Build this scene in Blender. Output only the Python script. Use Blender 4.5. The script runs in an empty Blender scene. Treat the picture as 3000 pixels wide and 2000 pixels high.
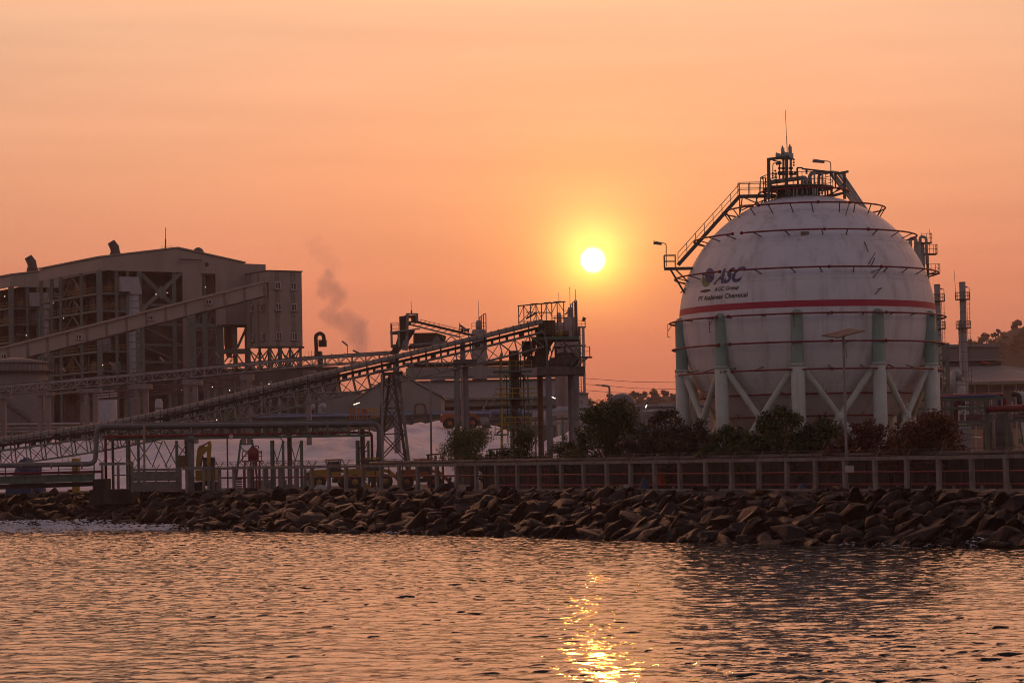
import bpy, math, random
import numpy as np
from mathutils import Vector, Matrix, noise as mnoise

random.seed(7)
rng = np.random.default_rng(7)
SC = bpy.context.scene
COL = SC.collection
R_ = math.radians

# ------------------------------------------------------------------ camera
FPX = 7083.0                    # focal length in photograph pixels (3000 wide) = 85 mm
CAMZ = 3.03                     # eye height above the quay
PITCH = math.atan(338.0 / FPX)
ROLL = R_(1.10)
cp, sp = math.cos(PITCH), math.sin(PITCH)
cr, sr = math.cos(ROLL), math.sin(ROLL)
CF = Vector((0, cp, sp)); U0 = Vector((0, -sp, cp)); R0 = Vector((1, 0, 0))
CU = U0 * cr + R0 * sr
CR = R0 * cr - U0 * sr
CAM = Vector((0, 0, CAMZ))
cam_data = bpy.data.cameras.new("camera")
cam_data.sensor_width = 36.0
cam_data.lens = FPX / 3000.0 * 36.0
cam_data.clip_start = 0.5
cam_data.clip_end = 6000
cam = bpy.data.objects.new("camera", cam_data)
COL.objects.link(cam)
cam.matrix_world = Matrix(((CR.x, CU.x, -CF.x, CAM.x), (CR.y, CU.y, -CF.y, CAM.y), (CR.z, CU.z, -CF.z, CAM.z), (0, 0, 0, 1)))
SC.camera = cam

def ray(px, py):
    return CF + CR * ((px - 1500.0) / FPX) - CU * ((py - 1000.0) / FPX)

def P(px, py, Y):
    d = ray(px, py)
    return CAM + d * (Y / d.y)

def zat(px, py, Y):
    return P(px, py, Y).z

def XG(px, Y, z=0.0):
    """x of the point at depth Y and height z that stands under picture column px."""
    # solve for py such that P.z == z
    py = 1338.0
    for _ in range(4):
        p = P(px, py, Y)
        py += (p.z - z) * FPX / Y
    return P(px, py, Y).x

# ------------------------------------------------------------------ sun and sky
_sd = ray(1737, 762).normalized()
SUN_EL = math.asin(_sd.z)
SUN_AZ = math.atan2(_sd.x, _sd.y)
SUN_DIR = _sd
world = bpy.data.worlds.new("World")
SC.world = world
world.use_nodes = True
wn, wl = world.node_tree.nodes, world.node_tree.links
wn.clear()

def wmath(op, a, b=None, clamp=False):
    n = wn.new("ShaderNodeMath"); n.operation = op; n.use_clamp = clamp
    for i, v in enumerate((a, b)):
        if v is None:
            continue
        if isinstance(v, (int, float)):
            n.inputs[i].default_value = v
        else:
            wl.new(v, n.inputs[i])
    return n.outputs[0]

def wramp(fac, stops):
    n = wn.new("ShaderNodeValToRGB"); n.color_ramp.interpolation = 'LINEAR'
    el = n.color_ramp.elements
    el[0].position, el[0].color = stops[0][0], (*stops[0][1], 1)
    el[1].position, el[1].color = stops[-1][0], (*stops[-1][1], 1)
    for p, c in stops[1:-1]:
        e = el.new(p); e.color = (*c, 1)
    wl.new(fac, n.inputs[0])
    return n.outputs[0]

def wmix(fac, a, b, mode='MIX'):
    n = wn.new("ShaderNodeMix"); n.data_type = 'RGBA'; n.blend_type = mode
    if isinstance(fac, (int, float)):
        n.inputs[0].default_value = fac
    else:
        wl.new(fac, n.inputs[0])
    for i, v in ((6, a), (7, b)):
        if isinstance(v, tuple):
            n.inputs[i].default_value = (*v, 1)
        else:
            wl.new(v, n.inputs[i])
    return n.outputs[2]

sky = wn.new("ShaderNodeTexSky")
sky.sky_type = 'NISHITA'
sky.sun_disc = False
sky.sun_elevation = SUN_EL
sky.sun_rotation = SUN_AZ
sky.air_density = 2.2
sky.dust_density = 6.0
sky.ozone_density = 1.5
tc = wn.new("ShaderNodeTexCoord")
sep = wn.new("ShaderNodeSeparateXYZ")
wl.new(tc.outputs["Generated"], sep.inputs[0])
dotn = wn.new("ShaderNodeVectorMath"); dotn.operation = 'DOT_PRODUCT'
wl.new(tc.outputs["Generated"], dotn.inputs[0])
dotn.inputs[1].default_value = SUN_DIR
# smoke-laden evening air: luminance falls off with the angle from the sun (Mie lobe)
cosg = dotn.outputs["Value"]
gam = wmath('ARCCOSINE', wmath('MINIMUM', cosg, 1.0))          # radians from the sun
gdeg = wmath('MULTIPLY', gam, 180.0 / math.pi)
el_ = wmath('MULTIPLY', wmath('ARCSINE', sep.outputs[2]), 180.0 / math.pi)
elf = wmath('DIVIDE', wmath('MAXIMUM', el_, 0.0), 90.0, True)
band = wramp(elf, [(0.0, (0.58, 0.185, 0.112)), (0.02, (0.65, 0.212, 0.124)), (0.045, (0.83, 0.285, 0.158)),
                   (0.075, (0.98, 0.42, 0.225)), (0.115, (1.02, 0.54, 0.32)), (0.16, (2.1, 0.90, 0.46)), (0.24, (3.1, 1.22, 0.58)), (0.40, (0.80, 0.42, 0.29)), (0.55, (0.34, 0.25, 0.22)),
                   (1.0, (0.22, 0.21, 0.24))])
# azimuth fall-off away from the sun
fall = wramp(wmath('DIVIDE', gdeg, 180.0, True), [(0.0, (1.04, 1.0, 0.95)), (0.045, (1.0, 1.0, 1.0)), (0.085, (0.88, 0.92, 0.96)), (0.14, (0.80, 0.82, 0.87)), (0.25, (0.55, 0.57, 0.66)),
                                                 (0.45, (0.25, 0.33, 0.55)), (0.70, (0.16, 0.30, 0.60)), (1.0, (0.155, 0.31, 0.62))])
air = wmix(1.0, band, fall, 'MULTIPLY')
# faint streaks of thin cloud in the smoke layer
mapn = wn.new("ShaderNodeMapping"); mapn.inputs["Scale"].default_value = (2.0, 2.0, 26.0)
wl.new(tc.outputs["Generated"], mapn.inputs[0])
nz = wn.new("ShaderNodeTexNoise"); nz.inputs["Scale"].default_value = 3.0; nz.inputs["Detail"].default_value = 3.0
wl.new(mapn.outputs[0], nz.inputs["Vector"])
streak = wmath('ADD', wmath('MULTIPLY', wmath('SUBTRACT', nz.outputs[0], 0.5), 0.22), 1.0)
sc_ = wn.new("ShaderNodeVectorMath"); sc_.operation = 'SCALE'
wl.new(air, sc_.inputs[0]); wl.new(streak, sc_.inputs["Scale"])
air = sc_.outputs[0]
# aureole and disc of the sun
def glow(width, col):
    g = wmath('POWER', 2.71828, wmath('MULTIPLY', wmath('POWER', wmath('DIVIDE', gdeg, width), 1.3), -1.0))
    n = wn.new("ShaderNodeVectorMath"); n.operation = 'SCALE'
    n.inputs[0].default_value = col
    wl.new(g, n.inputs["Scale"])
    return n.outputs[0]
def vadd(a, b):
    n = wn.new("ShaderNodeVectorMath"); n.operation = 'ADD'
    wl.new(a, n.inputs[0]); wl.new(b, n.inputs[1]); return n.outputs[0]
ext = wramp(wmath('DIVIDE', el_, 10.0, True), [(0.0, (0.15, 0.02, 0.0)), (0.25, (0.45, 0.15, 0.1)), (0.42, (0.9, 0.75, 0.5)), (0.55, (1, 1, 1)), (1.0, (1.1, 1.15, 1.2))])
def vmul(a, b):
    n = wn.new("ShaderNodeVectorMath"); n.operation = 'MULTIPLY'
    wl.new(a, n.inputs[0]); wl.new(b, n.inputs[1]); return n.outputs[0]
gl = vadd(vadd(glow(4.2, (0.16, 0.040, 0.0)), glow(2.0, (0.35, 0.23, 0.0))), glow(0.68, (1.3, 1.45, 0.30)))
sc2 = wn.new("ShaderNodeVectorMath"); sc2.operation = 'SCALE'
wl.new(vmul(gl, ext), sc2.inputs[0]); wl.new(streak, sc2.inputs["Scale"])
air = vadd(air, sc2.outputs[0])
disc = wmath('MULTIPLY', wmath('SUBTRACT', 0.33, gdeg), 5.0, True)
dsc = wn.new("ShaderNodeVectorMath"); dsc.operation = 'SCALE'; dsc.inputs[0].default_value = (4.0, 3.6, 2.7)
wl.new(disc, dsc.inputs["Scale"])
air = vadd(air, dsc.outputs[0])
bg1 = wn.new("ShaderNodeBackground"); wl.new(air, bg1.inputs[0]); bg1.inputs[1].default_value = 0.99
bg2 = wn.new("ShaderNodeBackground"); wl.new(sky.outputs[0], bg2.inputs[0]); bg2.inputs[1].default_value = 0.004
addb = wn.new("ShaderNodeAddShader"); wl.new(bg1.outputs[0], addb.inputs[0]); wl.new(bg2.outputs[0], addb.inputs[1])
wout = wn.new("ShaderNodeOutputWorld"); wl.new(addb.outputs[0], wout.inputs[0])

sun_data = bpy.data.lights.new("sun", 'SUN')
sun_data.energy = 0.12
sun_data.color = (1.0, 0.36, 0.045)
sun_data.angle = R_(0.53)
sun = bpy.data.objects.new("sun", sun_data)
COL.objects.link(sun)
sun.rotation_euler = SUN_DIR.to_track_quat('Z', 'Y').to_euler()
sun.location = (40, 600, 120)

SC.view_settings.view_transform = 'Standard'
SC.view_settings.look = 'None'
SC.view_settings.exposure = 0.0
SC.view_settings.gamma = 1.0
SC.view_settings.use_curve_mapping = False
SC.render.engine = 'CYCLES'
SC.cycles.use_denoising = True
SC.cycles.filter_width = 1.05
SC.cycles.use_adaptive_sampling = True
SC.cycles.adaptive_threshold = 0.02
world.cycles.sampling_method = 'MANUAL'
world.cycles.sample_map_resolution = 512
SC.cycles.max_bounces = 6
SC.cycles.diffuse_bounces = 3
SC.cycles.glossy_bounces = 3
SC.cycles.transparent_max_bounces = 24
SC.cycles.volume_bounces = 1
SC.cycles.sample_clamp_indirect = 4.0
SC.cycles.volume_step_rate = 1.0
SC.cycles.volume_max_steps = 256

# ------------------------------------------------------------------ helpers
ORG = {}                        # world translation of every parent

def add_obj(o, parent=None):
    COL.objects.link(o)
    if parent is not None:
        o.parent = parent
        t = ORG.get(parent.name, (0, 0, 0))
        o.matrix_parent_inverse = Matrix.Translation(-Vector(t))
    ORG[o.name] = (0, 0, 0)
    return o

def tag(o, label=None, cat=None, group=None, kind=None):
    if label: o["label"] = label
    if cat: o["category"] = cat
    if group: o["group"] = group
    if kind: o["kind"] = kind
    return o

def thing(name, loc, label, cat, group=None, kind=None):
    o = bpy.data.objects.new(name, None)
    o.empty_display_size = 0.5
    COL.objects.link(o)
    o.location = loc
    ORG[o.name] = tuple(loc)
    return tag(o, label, cat, group, kind)

def part(name, parent):
    """an empty that stands for a part made of sub-parts"""
    return add_obj(bpy.data.objects.new(name, None), parent)

MATS = {}
def mat(name, col, rough=0.7, metal=0.0, var=0.25, scale=1.5, stain=None, stain_amt=0.0, stain_scale=0.8, streak=1.0, bump=0.0, bump_scale=8.0, emit=None, spec=0.5):
    """procedural paint: colour with blotches, optional stains that run down, optional fine relief"""
    if name in MATS:
        return MATS[name]
    m = bpy.data.materials.new(name); m.use_nodes = True
    n, l = m.node_tree.nodes, m.node_tree.links
    b = n["Principled BSDF"]
    b.inputs["Roughness"].default_value = rough
    b.inputs["Metallic"].default_value = metal
    b.inputs["Specular IOR Level"].default_value = spec
    geo = n.new("ShaderNodeNewGeometry")
    tx = n.new("ShaderNodeTexNoise"); tx.inputs["Scale"].default_value = scale; tx.inputs["Detail"].default_value = 4
    l.new(geo.outputs["Position"], tx.inputs["Vector"])
    rp = n.new("ShaderNodeValToRGB")
    rp.color_ramp.elements[0].position = 0.3; rp.color_ramp.elements[1].position = 0.7
    rp.color_ramp.elements[0].color = (*[c * (1 - var) for c in col], 1)
    rp.color_ramp.elements[1].color = (*[min(1, c * (1 + var)) for c in col], 1)
    l.new(tx.outputs[0], rp.inputs[0])
    out = rp.outputs[0]
    if stain:
        mp = n.new("ShaderNodeMapping"); mp.inputs["Scale"].default_value = (1, 1, 1.0 / streak)
        l.new(geo.outputs["Position"], mp.inputs[0])
        t2 = n.new("ShaderNodeTexNoise"); t2.inputs["Scale"].default_value = stain_scale; t2.inputs["Detail"].default_value = 6; t2.inputs["Roughness"].default_value = 0.65
        l.new(mp.outputs[0], t2.inputs["Vector"])
        r2 = n.new("ShaderNodeValToRGB")
        r2.color_ramp.elements[0].position = 0.5; r2.color_ramp.elements[1].position = 0.72
        r2.color_ramp.elements[0].color = (0, 0, 0, 1); r2.color_ramp.elements[1].color = (stain_amt,) * 3 + (1,)
        l.new(t2.outputs[0], r2.inputs[0])
        mx = n.new("ShaderNodeMix"); mx.data_type = 'RGBA'
        l.new(r2.outputs[0], mx.inputs[0]); l.new(out, mx.inputs[6]); mx.inputs[7].default_value = (*stain, 1)
        out = mx.outputs[2]
    l.new(out, b.inputs["Base Color"])
    if bump:
        t3 = n.new("ShaderNodeTexNoise"); t3.inputs["Scale"].default_value = bump_scale; t3.inputs["Detail"].default_value = 5
        l.new(geo.outputs["Position"], t3.inputs["Vector"])
        bp = n.new("ShaderNodeBump"); bp.inputs["Strength"].default_value = 1.0; bp.inputs["Distance"].default_value = bump
        l.new(t3.outputs[0], bp.inputs["Height"]); l.new(bp.outputs[0], b.inputs["Normal"])
    if emit:
        b.inputs["Emission Color"].default_value = (*emit[0], 1); b.inputs["Emission Strength"].default_value = emit[1]
    MATS[name] = m
    return m

_UNIT = {}
def unit_box(m):
    k = "box" + m.name
    if k not in _UNIT:
        me = bpy.data.meshes.new("bar")
        v = [(x, y, z) for x in (-.5, .5) for y in (-.5, .5) for z in (0, 1)]
        f = [(0, 1, 3, 2), (4, 6, 7, 5), (0, 4, 5, 1), (2, 3, 7, 6), (0, 2, 6, 4), (1, 5, 7, 3)]
        me.from_pydata(v, [], f); me.materials.append(m)
        _UNIT[k] = me
    return _UNIT[k]

def unit_tube(m, n=10):
    k = "tube%d" % n + m.name
    if k not in _UNIT:
        me = bpy.data.meshes.new("tube")
        v, f = [], []
        for z in (0, 1):
            for i in range(n):
                a = 2 * math.pi * i / n
                v.append((.5 * math.cos(a), .5 * math.sin(a), z))
        for i in range(n):
            j = (i + 1) % n
            f.append((i, j, n + j, n + i))
        f.append(tuple(range(n - 1, -1, -1))); f.append(tuple(range(n, 2 * n)))
        me.from_pydata(v, [], f); me.materials.append(m)
        for p in me.polygons[:n]:
            p.use_smooth = True
        _UNIT[k] = me
    return _UNIT[k]

def _frame(p, q, w, h, side=None):
    p, q = Vector(p), Vector(q)
    d = q - p; L = d.length or 1e-4
    z = d / L
    s = Vector(side) if side else (Vector((0, 1, 0)) if abs(z.y) < 0.9 else Vector((1, 0, 0)))
    x = s.cross(z)
    if x.length < 1e-5:
        x = Vector((1, 0, 0)).cross(z)
    x.normalize(); y = z.cross(x)
    return Matrix(((x.x * w, y.x * h, z.x * L, p.x), (x.y * w, y.y * h, z.y * L, p.y), (x.z * w, y.z * h, z.z * L, p.z), (0, 0, 0, 1)))

def bar(name, p, q, w, m, parent, h=None, side=None):
    """one straight member of rectangular section from p to q"""
    o = bpy.data.objects.new(name, unit_box(m))
    add_obj(o, parent)
    o.matrix_basis = _frame(p, q, w, h if h is not None else w, side)
    return o

def rod(name, p, q, d, m, parent, n=10):
    o = bpy.data.objects.new(name, unit_tube(m, n))
    add_obj(o, parent)
    o.matrix_basis = _frame(p, q, d, d)
    return o

class MB:
    def __init__(s):
        s.v, s.f, s.sm = [], [], []
    def quad(s, a, b, c, d):
        i = len(s.v); s.v += [tuple(a), tuple(b), tuple(c), tuple(d)]; s.f.append((i, i + 1, i + 2, i + 3)); s.sm.append(False)
    def tri(s, a, b, c):
        i = len(s.v); s.v += [tuple(a), tuple(b), tuple(c)]; s.f.append((i, i + 1, i + 2)); s.sm.append(False)
    def box(s, lo, hi, M=None):
        i = len(s.v)
        for x in (lo[0], hi[0]):
            for y in (lo[1], hi[1]):
                for z in (lo[2], hi[2]):
                    p = Vector((x, y, z))
                    s.v.append(tuple(M @ p if M else p))
        for f in ((0, 1, 3, 2), (4, 6, 7, 5), (0, 4, 5, 1), (2, 3, 7, 6), (0, 2, 6, 4), (1, 5, 7, 3)):
            s.f.append(tuple(i + k for k in f)); s.sm.append(False)
        return s
    def bar(s, p, q, w, h=None, side=None):
        M = _frame(p, q, w, h if h is not None else w, side)
        return s.box((-.5, -.5, 0), (.5, .5, 1), M)
    def tube(s, path, r, n=10, closed=False, caps=True):
        path = [Vector(p) for p in path]
        N = len(path); i0 = len(s.v); prev = None
        rr = r if isinstance(r, (list, tuple)) else [r] * N
        for k, p in enumerate(path):
            if closed:
                t = path[(k + 1) % N] - path[k - 1]
            else:
                t = path[min(k + 1, N - 1)] - path[max(k - 1, 0)]
            t.normalize()
            if prev is None:
                a = Vector((0, 0, 1)) if abs(t.z) < 0.9 else Vector((1, 0, 0))
                x = t.cross(a).normalized()
            else:
                x = (prev - t * prev.dot(t)).normalized()
            prev = x; y = t.cross(x)
            for j in range(n):
                a = 2 * math.pi * j / n
                s.v.append(tuple(p + (x * math.cos(a) + y * math.sin(a)) * rr[k]))
        for k in range(N if closed else N - 1):
            k2 = (k + 1) % N
            for j in range(n):
                j2 = (j + 1) % n
                s.f.append((i0 + k * n + j, i0 + k * n + j2, i0 + k2 * n + j2, i0 + k2 * n + j)); s.sm.append(True)
        if caps and not closed:
            s.f.append(tuple(i0 + j for j in range(n - 1, -1, -1))); s.sm.append(False)
            s.f.append(tuple(i0 + (N - 1) * n + j for j in range(n))); s.sm.append(False)
        return s
    def lathe(s, c, prof, n=20, M=None, caps=True):
        i0 = len(s.v); c = Vector(c)
        for r, z in prof:
            for j in range(n):
                a = 2 * math.pi * j / n
                p = Vector((r * math.cos(a), r * math.sin(a), z))
                s.v.append(tuple(c + (M @ p if M else p)))
        for k in range(len(prof) - 1):
            for j in range(n):
                j2 = (j + 1) % n
                s.f.append((i0 + k * n + j, i0 + k * n + j2, i0 + (k + 1) * n + j2, i0 + (k + 1) * n + j)); s.sm.append(True)
        if caps:
            s.f.append(tuple(i0 + j for j in range(n - 1, -1, -1))); s.sm.append(False)
            s.f.append(tuple(i0 + (len(prof) - 1) * n + j for j in range(n))); s.sm.append(False)
        return s
    def prism(s, poly, vec):
        """extrude a planar polygon (list of points) along vec"""
        i = len(s.v); n = len(poly); vec = Vector(vec)
        s.v += [tuple(p) for p in poly] + [tuple(Vector(p) + vec) for p in poly]
        s.f.append(tuple(range(i, i + n))); s.sm.append(False)
        s.f.append(tuple(range(i + 2 * n - 1, i + n - 1, -1))); s.sm.append(False)
        for k in range(n):
            k2 = (k + 1) % n
            s.f.append((i + k2, i + k, i + n + k, i + n + k2)); s.sm.append(False)
        return s
    def build(s, name, m, parent=None, smooth=None):
        me = bpy.data.meshes.new(name)
        me.from_pydata(s.v, [], s.f)
        me.materials.append(m)
        me.polygons.foreach_set("use_smooth", s.sm if smooth is None else [smooth] * len(s.f))
        me.update()
        return add_obj(bpy.data.objects.new(name, me), parent)

def bend(pts, r=0.4, k=5):
    """round the corners of a pipe route"""
    pts = [Vector(p) for p in pts]; out = [pts[0]]
    for a, b, c in zip(pts, pts[1:], pts[2:]):
        u, v = (a - b), (c - b)
        rr = min(r, u.length * .45, v.length * .45)
        u.normalize(); v.normalize()
        p, q = b + u * rr, b + v * rr
        for i in range(k + 1):
            t = i / k
            out.append(p * (1 - t) ** 2 + b * 2 * t * (1 - t) + q * t * t)
    out.append(pts[-1])
    return out

def pipe(name, pts, d, m, parent=None, r=0.5, n=10):
    return MB().tube(bend(pts, r), d / 2, n).build(name, m, parent)

def railing(parent, pts, h, m, step=1.4, w=0.05, name="railing"):
    """handrail along a polyline: posts, top rail and knee rail are sub-parts"""
    g = part(name, parent)
    pts = [Vector(p) for p in pts]
    up = Vector((0, 0, h))
    for a, b in zip(pts, pts[1:]):
        bar("top_rail", a + up, b + up, w, m, g)
        bar("knee_rail", a + up * .52, b + up * .52, w * .8, m, g)
        n = max(1, round((b - a).length / step))
        for i in range(n + 1):
            p = a.lerp(b, i / n)
            bar("post", p, p + up, w, m, g)
    return g
# ================================================================== materials of the setting
M_conc = mat("concrete", (0.22, 0.205, 0.19), 0.9, var=0.22, scale=0.9, stain=(0.09, 0.06, 0.045), stain_amt=0.8, stain_scale=1.6, streak=4, bump=0.01)
M_ground = mat("quay_ground", (0.085, 0.072, 0.064), 0.95, var=0.3, scale=0.35, bump=0.03, bump_scale=3)

# ================================================================== sea
WZ = -3.52
def sea_material():
    m = bpy.data.materials.new("sea_water"); m.use_nodes = True
    n, l = m.node_tree.nodes, m.node_tree.links
    b = n["Principled BSDF"]
    b.inputs["Base Color"].default_value = (0.012, 0.020, 0.017, 1)
    b.inputs["Roughness"].default_value = 0.08
    b.inputs["IOR"].default_value = 1.40
    geo = n.new("ShaderNodeNewGeometry")
    def nz(scale, sx, sy, det):
        mp = n.new("ShaderNodeMapping"); mp.inputs["Scale"].default_value = (sx, sy, 1); mp.inputs["Rotation"].default_value = (0, 0, 0.35)
        l.new(geo.outputs["Position"], mp.inputs[0])
        t = n.new("ShaderNodeTexNoise"); t.inputs["Scale"].default_value = scale; t.inputs["Detail"].default_value = det; t.inputs["Roughness"].default_value = 0.55
        l.new(mp.outputs[0], t.inputs["Vector"]); return t.outputs[0]
    b1 = n.new("ShaderNodeBump"); b1.inputs["Distance"].default_value = SEA_B1; b1.inputs["Strength"].default_value = 1
    l.new(nz(0.55, 0.8, 1.5, 2.0), b1.inputs["Height"])
    b2 = n.new("ShaderNodeBump"); b2.inputs["Distance"].default_value = SEA_B2; b2.inputs["Strength"].default_value = 1
    l.new(nz(3.0, 0.75, 1.5, 2.0), b2.inputs["Height"]); l.new(b1.outputs[0], b2.inputs["Normal"])
    l.new(b2.outputs[0], b.inputs["Normal"])
    return m
SEA_B1, SEA_B2 = 0.026, 0.024
M_sea = sea_material()

def sea_height(nx, ny, dx, seed=3):
    """wind sea: random spectrum with waves running mostly towards the shore"""
    r = np.random.default_rng(seed)
    kx = np.fft.fftfreq(nx, dx) * 2 * np.pi
    ky = np.fft.fftfreq(ny, dx) * 2 * np.pi
    KX, KY = np.meshgrid(kx, ky, indexing='ij')
    K = np.hypot(KX, KY); K[0, 0] = 1
    th = np.arctan2(KX, KY) - 0.35
    S = (np.exp(-1.25 * (2.0 / K) ** 2) * K ** -2.5 + .05 * np.exp(-1.25 * (.8 / K) ** 2) * K ** -3.5) * (0.22 + np.abs(np.cos(th)) ** 2)
    S *= np.exp(-(K / 13.0) ** 2)
    S[0, 0] = 0
    spec = np.sqrt(S) * (r.normal(size=K.shape) + 1j * r.normal(size=K.shape))
    h = np.fft.ifft2(spec).real
    ox = np.fft.ifft2(1j * KX / K * spec).real      # crests pulled together, troughs left broad
    oy = np.fft.ifft2(1j * KY / K * spec).real
    k = SEA_SLOPE / np.gradient(h, dx, axis=1).std()
    return h * k, ox * k * SEA_CHOP, oy * k * SEA_CHOP
SEA_SLOPE, SEA_CHOP = 0.078, 4.8

def build_sea():
    dx = 0.2
    x0, x1, y0, y1 = -72, 72, 58, 272
    nx, ny = int((x1 - x0) / dx) + 1, int((y1 - y0) / dx) + 1
    h, ox, oy = sea_height(nx, ny, dx)
    xs = x0 + np.arange(nx) * dx; ys = y0 + np.arange(ny) * dx
    X, Y = np.meshgrid(xs, ys, indexing='ij')
    ex = np.clip(np.minimum.reduce([X - x0, x1 - X, Y - y0, y1 - Y]) / 4, 0, 1)
    # gusts: calmer and rougher patches
    g = np.array([[mnoise.noise((x * .03, y * .018, 4.0)) for y in ys[::16]] for x in xs[::16]])
    g = np.kron(g, np.ones((16, 16)))[:nx, :ny]
    amp = ex * (1 + 0.75 * g)
    Z = WZ + h * amp
    X0, Y0 = X, Y
    X = X - ox * amp; Y = Y - oy * amp
    co = np.stack([X, Y, Z], -1).reshape(-1, 3).astype(np.float32)
    keep = np.abs(xs) >= -1
    # keep only what the lens or its surroundings can see
    idx = np.arange(nx * ny).reshape(nx, ny)
    q = np.stack([idx[:-1, :-1], idx[1:, :-1], idx[1:, 1:], idx[:-1, 1:]], -1)
    cx = (X0[:-1, :-1] + X0[1:, 1:]) / 2; cy = (Y0[:-1, :-1] + Y0[1:, 1:]) / 2
    inside = np.abs(cx) < cy * 0.235 + 6
    q1 = q[inside]; q2 = None
    me = bpy.data.meshes.new("sea")
    me.vertices.add(len(co)); me.vertices.foreach_set("co", co.ravel())
    me.loops.add(len(q1) * 4); me.loops.foreach_set("vertex_index", q1.ravel().astype(np.int32))
    me.polygons.add(len(q1))
    me.polygons.foreach_set("loop_start", np.arange(0, len(q1) * 4, 4, dtype=np.int32))
    me.polygons.foreach_set("use_smooth", np.ones(len(q1), dtype=bool))
    me.update(calc_edges=True); me.validate()
    me.materials.append(M_sea)
    o = add_obj(bpy.data.objects.new("sea", me))
    tag(o, "choppy sea with orange sunset glitter in front of the rocks", "sea", kind="structure")
    # the rest of the sea, a sheet just under the near waves
    f = MB()
    z = WZ - 0.45
    f.quad((-900, -420, z), (900, -420, z), (900, 290, z), (-900, 290, z))
    s = f.build("sea_bed_sheet", M_sea, o)
build_sea()

# ================================================================== quay ground and rock embankment
FENCE_A = Vector((34.46, 168.3, 0)); FENCE_B = Vector((-31.2, 260.0, 0))
FD = (FENCE_A - FENCE_B).normalized()            # along the fence, towards the right
FN = Vector((FD.y, -FD.x, 0))                    # horizontal normal
if FN.y > 0: FN = -FN                            # towards the water
TOP = [(-150, 285), (-80, 279), (-50, 275.5), (-40, 268), (-32.2, 258.6), (33.4, 166.9), (70, 116), (105, 70)]
WATER = [(-150, 269), (-80, 263), (-47, 259), (-36, 243), (-19.5, 224.5), (-.5, 201), (11.5, 181), (21, 168.5), (33, 158), (61, 117), (94, 70)]

def lerp_poly(poly, n):
    p = np.array(poly, float); d = np.r_[0, np.cumsum(np.hypot(*np.diff(p, axis=0).T))]
    t = np.linspace(0, d[-1], n)
    return np.stack([np.interp(t, d, p[:, 0]), np.interp(t, d, p[:, 1])], 1)
g = MB()
gp = [(x, y, 0.0) for x, y in TOP]
g.v = gp + [(900, 70, 0), (900, 1640, 0), (-900, 1640, 0), (-900, 285, 0)]
g.f = [tuple(range(len(g.v)))]; g.sm = [False]
# kerb face of the quay
for a, b in zip(TOP, TOP[1:]):
    g.quad((a[0], a[1], 0), (b[0], b[1], 0), (b[0], b[1], -1.2), (a[0], a[1], -1.2))
go = g.build("ground", M_ground); tag(go, "bare quay ground behind the rock slope", "ground", kind="structure")

NS = 160
tp, wp = lerp_poly(TOP, NS), None
def water_at(pt):
    pass
wpoly = np.array(WATER, float)
# match arclength by projecting on the fence direction / x
def match(tp):
    out = []
    w = lerp_poly(WATER, 600)
    for p in tp:
        d = np.hypot(w[:, 0] - p[0], w[:, 1] - p[1]); out.append(w[d.argmin()])
    o = np.array(out); k = np.ones(7) / 7
    pad = np.pad(o, ((3, 3), (0, 0)), mode='edge')
    return np.stack([np.convolve(pad[:, i], k, 'valid') for i in (0, 1)], 1)
wp = match(tp)
def slope_pt(s, t):
    """s along the shore 0..1, t from the quay edge (0) to the waterline (1) and beyond"""
    i = min(max(s, 0), .99999) * (NS - 1); k = int(i); f = i - k
    a = tp[k] * (1 - f) + tp[k + 1] * f; b = wp[k] * (1 - f) + wp[k + 1] * f
    p = a + (b - a) * t
    return Vector((p[0], p[1], -0.35 + (WZ + 0.35) * t))
M_rock = mat("wet_basalt", (0.0145, 0.009, 0.0078), 0.42, var=0.55, scale=1.1, stain=(0.046, 0.031, 0.024), stain_amt=0.4, stain_scale=0.45, bump=0.09, bump_scale=4, spec=0.22)
M_under = mat("rock_core", (0.03, 0.026, 0.024), 0.95, bump=0.05)
e = MB()
NT = 5
for i in range(NS):
    for j in range(NT):
        p = slope_pt(i / (NS - 1), -0.02 + 1.35 * j / (NT - 1))
        e.v.append((p.x, p.y, p.z - 0.35))
for i in range(NS - 1):
    for j in range(NT - 1):
        a = i * NT + j
        e.f.append((a, a + 1, a + NT + 1, a + NT)); e.sm.append(True)
emb = e.build("rock_embankment", M_under); tag(emb, "dark boulder slope between the sea and the concrete fence", "embankment", kind="structure")

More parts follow.
